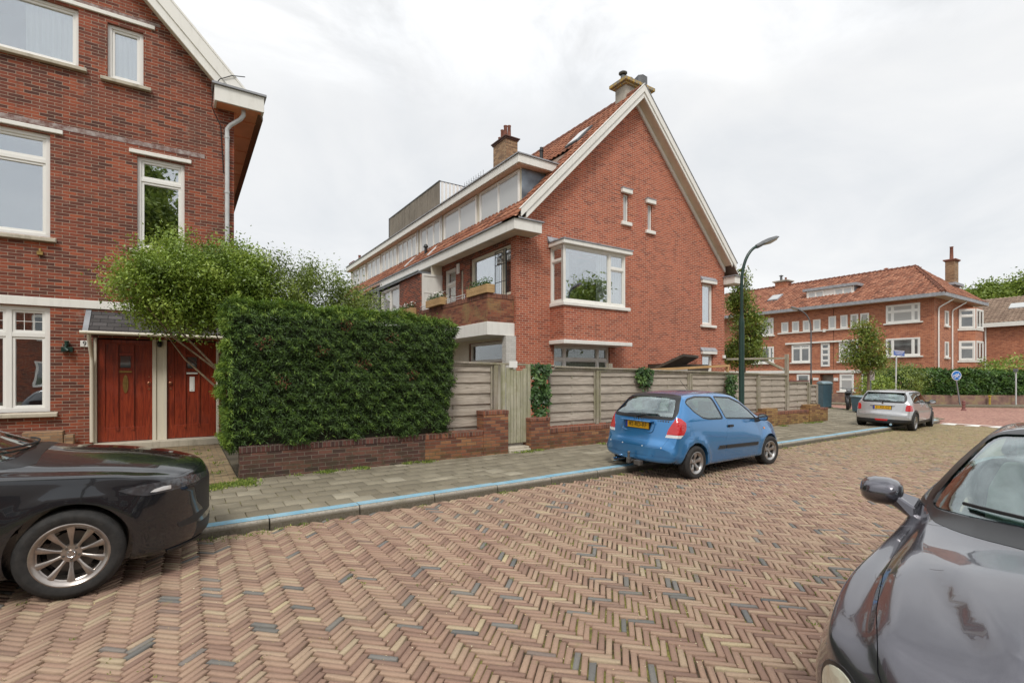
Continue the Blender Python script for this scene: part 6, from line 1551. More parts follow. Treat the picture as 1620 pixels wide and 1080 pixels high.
b = MB(); b.tube([(.66, -.09, .31), (.48, -.09, .95)], .025, 8); b.tube([(.66, .09, .31), (.48, .09, .95)], .025, 8); b.tube([(.42, -.36, 1.02), (.5, -.1, .98), (.5, .1, .98), (.42, .36, 1.02)], .018, 8); b.lathe([(0, 0), (.08, .02), (.09, .08), (.03, .14)], (.55, 0, .84), 12, 0); b.build('fork', M['zinc'], mc)
b = MB(); b.prism([(-.7, .80), (-.62, .86), (-.1, .80), (-.05, .74), (-.6, .72)], 1, -.12, .12); b.build('seat', M['black'], mc, bevel=.02)
b = MB(); b.box(31.9, 17.0, .1, 32.3, 17.1, 1.2); tag(b.build('cargo_crate', M['green_metal']), 'tall dark green panel leaning by the far stairs', 'panel')
# opposite side of the street, behind the photographer: pavement, a terrace and trees (seen in reflections)
sheet('opposite_pavement', [(-60, -40), (22.45, -40), (22.45, -3.2), (-60, -3.2)], .08, M['slab'], th=.1)
op = thing('terrace_house', 'long red brick terrace on the opposite side of the street', 'house', (4, -14, .1))
b = MB(); b.box(-30, -24, .08, 20, -16, 6.5); b.build('wall', M['brick_red'], op)
b = MB(); b.prism([(-15.6, 6.4), (-20, 10.5), (-24.4, 6.4)], 0, -30.2, 20.2); b.build('roof', M['tile_brown'], op)
for i in range(12):
    for z in (1.0, 4.0): window(op, (-28 + i * 4 + 2.4, -15.94, z), (-1, 0, 0), (0, 1, 0), 2.4, 1.6, cols=[.5], fr=.1, bar=.05, dep=.058, glass='glass_far')
for i, (x, y, h_, lab) in enumerate(((-1.2, -9, 13.5, 'broad street tree opposite the corner house'), (27.5, -9, 9.5, 'street tree opposite the end of the fence'))):
    tree(lab, x, y, h_, h_ - 3.6, 3.0, 3.6, 'tree_far', per=420, size=.24, seed=40 + i, tr=.16, group='trees along the opposite pavement')
# ------------------------------------------------------------ cars
def m_carpaint(name, c, metal=.6, rough=.28, fl=.1, coat=1.0, dust=.06):
    t = NT(name); v = t.obj()
    n = t.noise(v, 380, 2); cc = t.ramp(n, [(.3, tuple(x * (1 - fl) for x in c)), (.7, tuple(min(1, x * (1 + fl)) for x in c))])
    d = t.maprange(t.noise(v, 5, 6, .7), .5, .75, 0, dust)
    t.col(t.mix(d, cc, (.30, .27, .22)))
    t.set(Metallic=metal, Roughness=rough, Coat_Weight=coat, Coat_Roughness=.03); return t.m
M['p_blue'] = m_carpaint('light blue metallic paint', (.045, .21, .47), .5, .22, .08, dust=.03)
M['p_silver'] = m_carpaint('silver metallic paint', (.50, .51, .52), .6, .33, .05)
M['p_black'] = m_carpaint('black metallic paint', (.010, .0115, .015), .2, .22, .3, dust=.02)
M['p_grey'] = m_carpaint('dark plum grey metallic paint', (.115, .112, .13), .8, .24, .12, dust=.03)
M['tyre'] = (lambda t: (t.col(t.ramp(t.noise(t.obj(), 20, 4), [(.3, (.012, .012, .012)), (.7, (.032, .030, .028))])), t.set(Roughness=.8), t.m)[-1])(NT('tyre rubber'))
M['rim'] = m_plain('alloy rim', (.42, .41, .40), .35, .12, 12, Metallic=.85)
M['rim_brown'] = m_plain('brake dusted alloy rim', (.40, .36, .33), .28, .2, 12, Metallic=.85)
M['disc'] = m_plain('brake disc', (.16, .15, .14), .5, .2, 20, Metallic=.7)
M['trim'] = m_plain('black plastic trim', (.018, .018, .019), .5, .1, 30)
M['gasket'] = m_plain('window rubber', (.012, .012, .013), .35, .05)
M['plastic_grey'] = m_plain('dark grey plastic', (.055, .055, .058), .55, .1, 30)
def m_lamp(name, c, rough=.12, em=0):
    t = NT(name); t.col(c); t.set(Roughness=rough, Coat_Weight=1.0, Coat_Roughness=.02); v = t.obj()
    w_ = t.new('ShaderNodeTexVoronoi'); w_.inputs['Scale'].default_value = 26; t.link(v, w_.inputs['Vector']); t.bump(w_.outputs['Distance'], .5, .01); return t.m
M['l_red'] = m_lamp('red tail lamp', (.50, .012, .015)); M['l_white'] = m_lamp('clear lamp reflector', (.66, .66, .66)); M['l_dark'] = m_lamp('dark lamp housing', (.05, .05, .055))
M['l_cream'] = m_lamp('creamy headlamp reflector', (.55, .54, .42)); M['l_orange'] = m_lamp('orange indicator', (.70, .22, .05))
M['chrome'] = m_plain('chrome', (.75, .75, .76), .08, .02, Metallic=1.0)
M['plate_y'] = m_plain('yellow number plate', (.80, .44, .02), .35, .05, 30); M['plate_b'] = m_plain('plate blue strip', (.02, .06, .40), .4, .05)
M['seat_grey'] = m_plain('grey seat fabric', (.10, .105, .11), .9, .15, 30); M['seat_cream'] = m_plain('cream leather seat', (.56, .47, .36), .45, .08, 10)
M['cabin'] = m_plain('cabin plastic', (.04, .042, .045), .7, .1)
M['cabin_light'] = m_plain('pale cabin trim', (.36, .33, .28), .8, .1)

def pchip(pts):
    xs = np.array([p[0] for p in pts], float); ys = np.array([p[1] for p in pts], float)
    h = np.diff(xs); d = np.diff(ys) / h; m = np.zeros(len(xs))
    for i in range(1, len(xs) - 1):
        if d[i - 1] * d[i] > 0:
            w1, w2 = 2 * h[i] + h[i - 1], h[i] + 2 * h[i - 1]; m[i] = (w1 + w2) / (w1 / d[i - 1] + w2 / d[i])
    m[0], m[-1] = d[0], d[-1]
    def f(x):
        x = np.clip(np.asarray(x, float), xs[0], xs[-1]); i = np.clip(np.searchsorted(xs, x) - 1, 0, len(xs) - 2)
        t_ = (x - xs[i]) / h[i]; a = 2 * t_ ** 3 - 3 * t_ ** 2 + 1
        return a * ys[i] + (t_ ** 3 - 2 * t_ ** 2 + t_) * h[i] * m[i] + (-2 * t_ ** 3 + 3 * t_ ** 2) * ys[i + 1] + (t_ ** 3 - t_ ** 2) * h[i] * m[i + 1]
    return f
def crom(P, sub):
    """centripetal Catmull-Rom through the rows of P (K, dims); fixed number of samples per span"""
    P = np.asarray(P, float); K = len(P); out = []
    E = np.vstack([2 * P[0] - P[1], P, 2 * P[-1] - P[-2]])
    for i in range(K - 1):
        p0, p1, p2, p3 = E[i:i + 4]
        t0 = 0; t1 = t0 + max(np.linalg.norm(p1 - p0), 1e-5) ** .5; t2 = t1 + max(np.linalg.norm(p2 - p1), 1e-5) ** .5; t3 = t2 + max(np.linalg.norm(p3 - p2), 1e-5) ** .5
        for k in range(sub[i]):
            t_ = t1 + (t2 - t1) * k / sub[i]
            A1 = (t1 - t_) / (t1 - t0) * p0 + (t_ - t0) / (t1 - t0) * p1; A2 = (t2 - t_) / (t2 - t1) * p1 + (t_ - t1) / (t2 - t1) * p2; A3 = (t3 - t_) / (t3 - t2) * p2 + (t_ - t2) / (t3 - t2) * p3
            B1 = (t2 - t_) / (t2 - t0) * A1 + (t_ - t0) / (t2 - t0) * A2; B2 = (t3 - t_) / (t3 - t1) * A2 + (t_ - t1) / (t3 - t1) * A3
            out.append((t2 - t_) / (t2 - t1) * B1 + (t_ - t1) / (t2 - t1) * B2)
    out.append(P[-1]); return np.array(out)

class Body:
    def __init__(s, sp):
        s.sp = sp; f = {k: pchip(v) for k, v in sp['curves'].items()}
        x0, x1 = sp['x']; S = sp.get('S', 110)
        u = np.linspace(0, 1, S); xs = x0 + (x1 - x0) * (u - .85 * np.sin(2 * np.pi * u) / (2 * np.pi))
        rr = sp.get('round', .05); rows = []
        sub = [4, 3, 4, 5, 6, 3, 8, 3, 8, 8]
        for x in xs:
            zt, cr, he, zs, hs, zm, hm, zb, hb = (float(f[k](x)) for k in ('zt', 'crown', 'he', 'zs', 'hs', 'zm', 'hm', 'zb', 'hb'))
            ze = zt - cr; zs = min(zs, ze - .012); zm = min(zm, zs - .03); zb = min(zb, zm - .05)
            C = [(0, zb), (hb * .75, zb), (hb, zb + .025), (hm * .995 + (hb - hm) * .12, zb + (zm - zb) * .45), (hm, zm), (hs + (hm - hs) * .10, zs - (zs - zm) * .10), (hs + (he - hs) * .06, zs + (ze - zs) * .06),
                 (hs + (he - hs) * .94 + .006, zs + (ze - zs) * .94), (he - .035, ze + cr * .25), (he * .5, ze + cr * .83), (0, zt)]
            c = crom(C, sub)
            d = min(x - x0, x1 - x) ; 
            if d < rr:
                k = 1 - math.sqrt(max(0, 1 - (1 - d / rr) ** 2)); ins = rr * k
                yc, zc = c[:, 0].max(), (c[:, 1].max() + c[:, 1].min()) / 2; hz = (c[:, 1].max() - c[:, 1].min()) / 2
                c = np.stack([c[:, 0] * (yc - ins) / yc, zc + (c[:, 1] - zc) * (hz - ins) / hz], 1)
            rows.append(c)
        Rw = np.array(rows)                       # S, n, 2
        n = Rw.shape[1]; hwid = Rw[:, :, 0].max(1)[:, None]
        Y = Rw[:, :, 0]; Z = Rw[:, :, 1]
        kx = f['bow'](xs)[:, None]; X = xs[:, None] - kx * (Y / .82) ** sp.get('bowp', 2.2)
        X = np.repeat(X[:, :1], n, 1) * 0 + X
        # wheel arch flare
        for (ax_, R_, am) in sp['flare']:
            r = np.hypot(X - ax_, Z - sp['R']); m_ = np.clip((r - R_) / .02, 0, 1) * np.clip(1 - (r - R_ - .03) / .10, 0, 1); m_ = m_ * m_ * (3 - 2 * m_)
            Y = Y + am * m_ * np.clip((Y / hwid - .80) / .12, 0, 1)
        if 'extra' in sp: X, Y, Z = sp['extra'](X, Y, Z)
        right = np.stack([X, -Y, Z], 2); left = np.stack([X, Y, Z], 2)[:, ::-1][:, 1:-1]
        ring = np.concatenate([right, left], 1); m = ring.shape[1]
        V = ring.reshape(-1, 3).tolist(); F = []
        for i in range(S - 1):
            for k in range(m): F.append((i * m + k, i * m + (k + 1) % m, (i + 1) * m + (k + 1) % m, (i + 1) * m + k))
        pw = sp.get('bowp', 2.2)
        for i, flip in ((0, 1), (S - 1, 0)):      # end caps: concentric rings that follow the plan curvature
            rg = ring[i]; kk = float(kx[i, 0]); xe = rg[:, 0] + kk * (np.abs(rg[:, 1]) / .82) ** pw; zc = (rg[:, 2].max() + rg[:, 2].min()) / 2; prev = i * m
            for sc_ in (.93, .82, .68, .52, .36, .2, .08):
                y_ = rg[:, 1] * sc_; z_ = zc + (rg[:, 2] - zc) * sc_; x_ = xe - kk * (np.abs(y_) / .82) ** pw
                b0 = len(V); V += np.stack([x_, y_, z_], 1).tolist()
                for k in range(m): F.append((prev + k, prev + (k + 1) % m, b0 + (k + 1) % m, b0 + k))
                prev = b0
            V.append([float(xe.mean()), 0, float(zc)]); F += [(prev + k, prev + (k + 1) % m, len(V) - 1) for k in range(m)]
        me = bpy.data.meshes.new('body'); me.from_pydata(V, [], F); me.update()
        bm = bmesh.new(); bm.from_mesh(me); bmesh.ops.recalc_face_normals(bm, faces=bm.faces)
        if sum(f_.calc_center_median().z * f_.normal.z * f_.calc_area() for f_ in bm.faces) < 0: bmesh.ops.reverse_faces(bm, faces=bm.faces)
        bm.to_mesh(me); bm.free()
        s.O = me; s.nv = len(me.vertices)
        s.co = np.array([v.co for v in me.vertices]); s.no = np.array([v.normal for v in me.vertices])
        s.polys = [tuple(p.vertices) for p in me.polygons]; s.fc = np.array([p.center for p in me.polygons]); s.fn = np.array([p.normal for p in me.polygons])
        s.bvh = BVHTree.FromPolygons([tuple(v) for v in s.co], s.polys)
        s.body = me.copy(); s.two(s.body)
    def two(s, me):
        me.materials.clear(); me.materials.append(s.sp['paint']); me.materials.append(M['trim']); return me
    def blk(s, me):
        s.two(me); me.polygons.foreach_set('material_index', [1] * len(me.polygons)); return me
    def offset(s, d):
        m_ = s.O.copy(); m_.vertices.foreach_set('co', (s.co + s.no * d).ravel()); m_.update(); return m_
    def prism(s, poly, ax, a, b):
        k = MB(); k.prism([tuple(p) for p in poly], ax, a, b); me = k.mesh('p')
        bm = bmesh.new(); bm.from_mesh(me); bmesh.ops.recalc_face_normals(bm, faces=bm.faces); bm.to_mesh(me); bm.free(); return me
    def sheet(s, poly, ax, a, b, out, inn):
        """slab of the body skin lying inside the prism's bounds"""
        P = np.array(poly); lo = [0, 0, 0]; hi = [0, 0, 0]; other = [i for i in range(3) if i != ax]
        for j, i in enumerate(other): lo[i], hi[i] = P[:, j].min() - .09, P[:, j].max() + .09
        lo[ax], hi[ax] = min(a, b) - .02, max(a, b) + .02
        side = 1 if (a + b) > 0 else -1
        if ax == 2: side = 1
        m_ = ((s.fc >= lo) & (s.fc <= hi)).all(1) & (s.fn[:, ax] * side > .02)
        idx = np.nonzero(m_)[0]; used = {}; vs = []; fs = []
        for fi in idx:
            f_ = []
            for v in s.polys[fi]:
                if v not in used: used[v] = len(vs); vs.append(v)
                f_.append(used[v])
            fs.append(f_)
        n = len(vs); co = s.co[vs]; no = s.no[vs]
        V = np.concatenate([co + no * out, co - no * inn]); ed = {}
        for f_ in fs:
            for i in range(len(f_)):
                e = (f_[i], f_[(i + 1) % len(f_)]); ed[e] = ed.get(e, 0) + 1
        F = [tuple(f_) for f_ in fs] + [tuple(v + n for v in f_[::-1]) for f_ in fs]
        for (a_, b_) in list(ed):
            if (b_, a_) not in ed: F.append((b_, a_, a_ + n, b_ + n))
        me = bpy.data.meshes.new('s'); me.from_pydata(V.tolist(), [], F); me.update(); return me
    def patch(s, poly, ax, a, b, out=0, inn=.015):
        return boolean(s.sheet(poly, ax, a, b, out, inn), s.prism(poly, ax, a, b), 'INTERSECT')
    def cut(s, me): s.body = boolean(s.body, s.blk(me), 'DIFFERENCE')
    def smooth(s, me, tol=.08):
        """carry the uncut skin's normals over to whatever is left of it"""
        me.shade_smooth(); me.update(); nrm = [None] * len(me.loops)
        cache = {}
        for p in me.polygons:
            fn = p.normal
            for li in p.loop_indices:
                vi = me.loops[li].vertex_index
                if vi not in cache:
                    co = me.vertices[vi].co; loc, n_, i, d = s.bvh.find_nearest(co)
                    if loc is None or d > tol: cache[vi] = None
                    else:
                        pl = s.polys[i]; w_ = mathutils_w([Vector(s.co[j]) for j in pl], loc)
                        v = Vector((0, 0, 0))
                        for j, ww in zip(pl, w_): v += Vector(s.no[j]) * ww
                        cache[vi] = v.normalized() if v.length > 0 else None
                c_ = cache[vi]
                if c_ is not None and fn.dot(c_) > .80: nrm[li] = c_
                elif c_ is not None and fn.dot(c_) < -.80: nrm[li] = -c_
                else: nrm[li] = fn
        me.normals_split_custom_set([tuple(v) for v in nrm]); return me
    def link(s, me, name, mat, parent, smooth=True):
        if mat is not None: me.materials.clear(); me.polygons.foreach_set('material_index', [0] * len(me.polygons))
        if smooth: s.smooth(me)
        return link_mesh(me, name, mat, parent) if mat is not None else link_mesh(me, name, [], parent)
import mathutils
def mathutils_w(vs, loc): return mathutils.interpolate.poly_3d_calc(vs, loc)

def shrink(poly, d):
    """move each polygon edge inward by d"""
    n = len(poly); A = sum(poly[i][0] * poly[(i + 1) % n][1] - poly[(i + 1) % n][0] * poly[i][1] for i in range(n)); sg = 1 if A > 0 else -1; out = []
    for i in range(n):
        p, q, r = (Vector(poly[(i + k) % n]) for k in (-1, 0, 1)); e1 = (q - p).normalized(); e2 = (r - q).normalized()
        n1 = Vector((-e1.y, e1.x)) * sg; n2 = Vector((-e2.y, e2.x)) * sg; m_ = (n1 + n2); m_.normalize(); c_ = max(.35, m_.dot(n1)); out.append(tuple(q + m_ * d / c_))
    return out
def roundp(poly, r, k=5):
    """rounded polygon corners"""
    out = []; n = len(poly)
    for i in range(n):
        p, q, t_ = (Vector(poly[(i + j) % n][:2]) for j in (-1, 0, 1)); rr = min(r, (p - q).length * .45, (t_ - q).length * .45)
        a, b = q + (p - q).normalized() * rr, q + (t_ - q).normalized() * rr
        for j in range(k + 1):
            u = j / k; out.append(tuple(a * (1 - u) ** 2 + q * 2 * u * (1 - u) + b * u * u))
    return out
def strip(pts, w_):
    """thin closed band along a polyline"""
    L = []; Rr = []
    for i, p in enumerate(pts):
        p = Vector(p); a = Vector(pts[max(i - 1, 0)]); b = Vector(pts[min(i + 1, len(pts) - 1)]); d = (b - a).normalized(); n = Vector((-d.y, d.x)) * w_ / 2
        L.append(tuple(p + n)); Rr.append(tuple(p - n))
    return L + Rr[::-1]
def curve2(pts, k=6):
    return [tuple(p) for p in crom(np.array(pts), [k] * (len(pts) - 1))]

def wheel(parent, x, y, z, R_, w_, rimr, spokes, rimmat='rim', steer=0, style='five', cap=None):
    """side: sign of y is the outside"""
    sd = 1 if y > 0 else -1
    def fin(b):
        ca, sa = math.cos(steer), math.sin(steer)
        for i, v in enumerate(b.v):
            q = Vector((v.x, v.y * sd, v.z)); b.v[i] = Vector((x + q.x * ca - q.y * sa, y + q.x * sa + q.y * ca, z + q.z))
        return b
    b = MB(); h = w_ / 2
    prof = [(rimr - .005, -h + .012), (rimr + .012, -h), (R_ - .035, -h - .004), (R_ - .012, -h + .012), (R_ - .001, -h + .035)]
    for g_ in (-.5, -.17, .17, .5): prof += [(R_, g_ * w_ * .6 - .008), (R_ - .008, g_ * w_ * .6 - .004), (R_ - .008, g_ * w_ * .6 + .004), (R_, g_ * w_ * .6 + .008)]
    prof += [(R_ - .001, h - .035), (R_ - .012, h - .012), (R_ - .035, h + .004), ((R_ + rimr) / 2 + .005, h + .007), (rimr + .012, h), (rimr - .005, h - .012)]
    b.lathe(prof, n=56, ax=1)
    w = fin(b).build('wheel', M['tyre'], parent, smooth=45)
    b = MB()
    b.lathe([(rimr - .03, -h + .01), (rimr + .004, -h + .012), (rimr + .004, -h + .02), (rimr - .035, -h + .05), (rimr - .035, h - .04), (rimr - .004, h - .018), (rimr + .007, h - .012), (rimr + .009, h - .002), (rimr + .001, h + .001), (rimr - .010, h - .005), (rimr - .028, h - .030)], n=56, ax=1)
    yo = h - .018
    for i in range(spokes):
        a = 2 * math.pi * i / spokes + math.pi / 2
        ra = (math.cos(a), math.sin(a)); ta = (-math.sin(a), math.cos(a))
        if style == 'ten': sections = [(.050, .013, yo - .034, .020), (.095, .010, yo - .024, .022), (rimr * .62, .016, yo - .008, .022), (rimr - .018, .026, yo - .002, .026)]
        elif style == 'five': sections = [(.045, .030, yo - .03, .03), (.085, .026, yo - .015, .03), (rimr * .62, .034, yo - .004, .03), (rimr - .022, .050, yo - .006, .03)]
        else: sections = [(.045, .018, yo - .03, .03), (rimr * .6, .018, yo - .01, .03), (rimr - .022, .024, yo - .008, .03)]
        rings = []
        for (r, hw_, yy, th) in sections:
            q = []
            for (s1, dy) in ((-1, -th), (-1, -.006), (-.35, 0), (.35, 0), (1, -.006), (1, -th)): q.append((ra[0] * r + ta[0] * hw_ * s1, yy + dy, ra[1] * r + ta[1] * hw_ * s1))
            rings.append(q)
        vs = [p for q in rings for p in q]; fs = [(j * 6 + k, j * 6 + (k + 1) % 6, (j + 1) * 6 + (k + 1) % 6, (j + 1) * 6 + k) for j in range(len(rings) - 1) for k in range(6)]
        fs += [tuple(range(6)), tuple((len(rings) - 1) * 6 + k for k in range(6))[::-1]]; b.add(vs, fs)
    b.lathe([(0, yo - .02), (.028, yo - .018), (.032, yo - .03), (.062, yo - .032), (.070, yo - .045), (.070, yo - .07)], n=24, ax=1)
    fin(b).build('rim', M[rimmat], w, smooth=40)
    b = MB()
    for i in range(5):
        a = 2 * math.pi * (i + .5) / 5 + math.pi / 2; b.cyl((.048 * math.cos(a), yo - .045, .048 * math.sin(a)), .0095, .018, 6, ax=1)
    fin(b).build('wheel_nuts', M['disc'], w)
    b = MB(); b.lathe([(0, -h + .06), (rimr - .075, -h + .06), (rimr - .075, -h + .072), (0, -h + .072)], n=32, ax=1); b.lathe([(0, -h + .02), (rimr - .02, -h + .02)], n=32, ax=1)
    fin(b).build('brake_disc', M['disc'], w, smooth=40)
    if cap:
        b = MB(); b.lathe([(.021, yo - .016), (.025, yo - .013), (.0265, yo - .016)], n=24, ax=1)
        wing = curve2([(-.022, .004), (-.012, .009), (-.004, -.002), (0, -.006), (.004, -.002), (.012, .009), (.022, .004)], 4); b.tube([(p[0], yo - .014, p[1]) for p in wing], .0022, 5)
        b.tube([(-.021, yo - .014, .002), (-.008, yo - .014, -.014), (0, yo - .014, -.017), (.008, yo - .014, -.014), (.021, yo - .014, .002)], .002, 5)
        fin(b).build('wheel_emblem', M['chrome'], w, smooth=60)
    return w

def seat(parent, x, y, mat, name='front_seat', w_=.50, base=.30, lean=.25, hr=True, h=.62):
    b = MB(); 
    rings = []
    for (t_, hw_, th) in ((0, w_ / 2 * .9, .10), (.3, w_ / 2, .13), (.75, w_ / 2 * .94, .11), (1.0, w_ / 2 * .72, .07)):
        c_ = Vector((x - .18 - lean * t_, y, base + .16 + h * t_)); rings.append([c_ + Vector((dx, dy, 0)) for dx, dy in ((-th * .6, -hw_ * .9), (th * .55, -hw_), (th * .35, -hw_ * .6), (th * .25, 0), (th * .35, hw_ * .6), (th * .55, hw_), (-th * .6, hw_ * .9))])
    vs = [p for q in rings for p in q]; b.add(vs, [(j * 7 + k, j * 7 + (k + 1) % 7, (j + 1) * 7 + (k + 1) % 7, (j + 1) * 7 + k) for j in range(3) for k in range(7)] + [list(range(7)), [21 + k for k in range(7)][::-1]])
    b.box(x - .22, y - w_ / 2, base, x + .30, y + w_ / 2, base + .17)
    o = b.build(name, M[mat], parent, bevel=.03, seg=2, smooth=60)
    if hr:
        b = MB(); hx = x - .18 - lean * 1.08; b.box(hx - .045, y - .13, base + .16 + h + .03, hx + .05, y + .13, base + .16 + h + .21); b.tube([(hx, y - .06, base + .1 + h), (hx, y - .06, base + .2 + h)], .008, 6); b.tube([(hx, y + .06, base + .1 + h), (hx, y + .06, base + .2 + h)], .008, 6)
        b.build('headrest', M[mat], o, bevel=.03, seg=2, smooth=60)

def mirror(parent, x, y, z, sd, mat, w_=.20, h=.13, d=.12, sm='p'):
    b = MB(); V = []; 
    nseg = 14
    for i in range(7):
        t_ = i / 6; r = math.sin(math.pi * (.18 + .82 * (1 - t_) * .5 + 0)) if False else math.sqrt(max(0, 1 - (t_ * .98) ** 2.6))
        for k in range(nseg):
            a = 2 * math.pi * k / nseg; ca, sa = math.cos(a), math.sin(a)
            e = (abs(ca) ** .75 * (1 if ca > 0 else -1), abs(sa) ** .75 * (1 if sa > 0 else -1))
            V.append((x + d * t_ - .0, y + sd * (.13 + w_ / 2 * e[0] * (.35 + .65 * r)) - sd * .02 * t_, z + h / 2 * e[1] * (.15 + .85 * r)))
    F = [(i * nseg + k, i * nseg + (k + 1) % nseg, (i + 1) * nseg + (k + 1) % nseg, (i + 1) * nseg + k) for i in range(6) for k in range(nseg)] + [list(range(nseg)), [6 * nseg + k for k in range(nseg)][::-1]]
    b.add(V, F); o = b.build('wing_mirror', mat, parent, smooth=50)
    b = MB(); b.hexa([(x - .03, y - sd * .05, z - .12), (x + .15, y - sd * .05, z - .12), (x + .13, y - sd * .05, z - .05), (x - .01, y - sd * .05, z - .02)], [(x + .01, y + sd * .09, z - .05), (x + .08, y + sd * .09, z - .05), (x + .08, y + sd * .09, z + .02), (x + .01, y + sd * .09, z + .02)]); b.build('mirror_stalk', mat, o, bevel=.008)
    b = MB(); pts = [(y + sd * (.13 + w_ / 2 * .9 * math.cos(2 * math.pi * k / 16)), z + h / 2 * .88 * math.sin(2 * math.pi * k / 16)) for k in range(16)]; b.prism(pts, 0, x - .004, x - .001); b.build('mirror_glass', M['chrome'], o)

def car(name, label, loc, rz, scale, sp, roll=0, dzl=0):
    root = thing(name, label, 'car', loc, rz, local=True); root.scale = (scale,) * 3
    root.rotation_euler = (roll, 0, rz)
    B = Body(sp); pt = sp['paint']
    # hollow cabin
    cx0, cx1, cz = sp['cabin']
    inner = boolean(B.offset(-.035), B.prism([(cx0, cz), (cx1, cz), (cx1, 1.8), (cx0, 1.8)], 1, -.9, .9), 'INTERSECT'); B.cut(inner)
    for (ax_, sgn) in ((sp['axf'], -1), (sp['axf'], 1), (-sp['axr'], -1), (-sp['axr'], 1)):
        k = MB(); k.cyl((ax_, sgn * (sp['track'] - .17), sp['R'] + .01), sp['arch'], sgn * .6, 48, ax=1); me = k.mesh('c')
        bm = bmesh.new(); bm.from_mesh(me); bmesh.ops.recalc_face_normals(bm, faces=bm.faces); bm.to_mesh(me); bm.free(); B.cut(me)
    def both(f):
        for sd in (-1, 1): f(sd)
    for w_ in sp['glass']:      # (name, poly, axis, a, b, margin, [both sides])
        nm, poly, ax, a, b_, mg, two = w_[:7]; poly = roundp(poly, w_[7] if len(w_) > 7 else .05)
        for sd in ((-1, 1) if two else (1,)):
            aa, bb = (a * sd, b_ * sd) if two else (a, b_)
            B.cut(B.prism(poly, ax, aa, bb))
            g = B.patch(shrink(poly, .004) if not two else shrink(poly, .004), ax, aa, bb, -.006, .010); go = B.link(g, nm, M[w_[8]] if len(w_) > 8 else M['car_glass'], root)
            big = shrink(poly, -mg); tr = boolean(B.patch(big, ax, aa, bb, .0015, .012), B.prism(poly, ax, aa, bb), 'DIFFERENCE'); B.link(tr, 'window_seal', M['gasket'], go)
    for (nm, poly, ax, a, b_, two) in sp.get('panels', []):
        for sd in ((-1, 1) if two else (1,)):
            aa, bb = (a * sd, b_ * sd) if two else (a, b_)
            B.cut(B.patch(poly, ax, aa, bb, .03, .022))
            p = B.patch(shrink(poly, .003), ax, aa, bb, 0, .018)
            if two and sp.get('panel_glass'):
                for w_ in sp['glass']:
                    if w_[6]: p = boolean(p, B.prism(roundp(w_[1], .05), w_[2], w_[3] * sd, w_[4] * sd), 'DIFFERENCE')
            po = B.link(p, nm, pt, root); sp.setdefault('_panels', {})[(nm, sd)] = po
    for (nm, poly, ax, a, b_, two, out, inn, mat) in sp.get('patches', []):
        for sd in ((-1, 1) if two else (1,)):
            aa, bb = (a * sd, b_ * sd) if two else (a, b_)
            pl = [(p[0] * sd, p[1]) for p in poly] if (ax == 0 and two) else poly
            if ax == 0 and two: aa, bb = a, b_
            if out < 0: B.cut(B.patch(shrink(pl, -.004), ax, aa, bb, .03, inn + .003))
            pm = B.patch(pl, ax, aa, bb, out, inn)
            if nm in sp.get('clip', {}): pm = boolean(pm, B.prism(sp['clip'][nm], 1, .2, 1.2) if sd > 0 else B.prism(sp['clip'][nm], 1, -1.2, -.2), 'INTERSECT')
            B.link(pm, nm, M[mat] if isinstance(mat, str) else mat, root)
    for (pts, wdt, ax, a, b_, two) in sp.get('grooves', []):
        for sd in ((-1, 1) if two else (1,)):
            aa, bb = (a * sd, b_ * sd) if two and ax != 0 else (a, b_)
            pl = [(p[0] * sd, p[1]) for p in pts] if (ax == 0 and two) else pts
            B.cut(B.patch(strip(pl, wdt), ax, aa, bb, .02, .012))
    body = B.body; B.smooth(body); bo = link_mesh(body, 'body', [], root)
    bo.data.materials.clear(); bo.data.materials.append(pt); bo.data.materials.append(M['trim'])
    for (ax_, st, sgx) in ((sp['axf'], sp.get('steer', 0), 1), (-sp['axr'], 0, -1)):
        for sd in (-1, 1): wheel(root, ax_, sd * (sp['track'] - sp['tw'] / 2), sp['R'] + (dzl if sd > 0 else 0), sp['R'], sp['tw'], sp['rim'], sp['spokes'], sp['rimmat'], st, sp['style'], sp.get('cap'))
    k = MB(); k.box(cx0 + .05, -.55, cz - .05, cx1 - .05, .55, cz + .01); k.build('cabin_floor', M['cabin'], root)
    return root, B

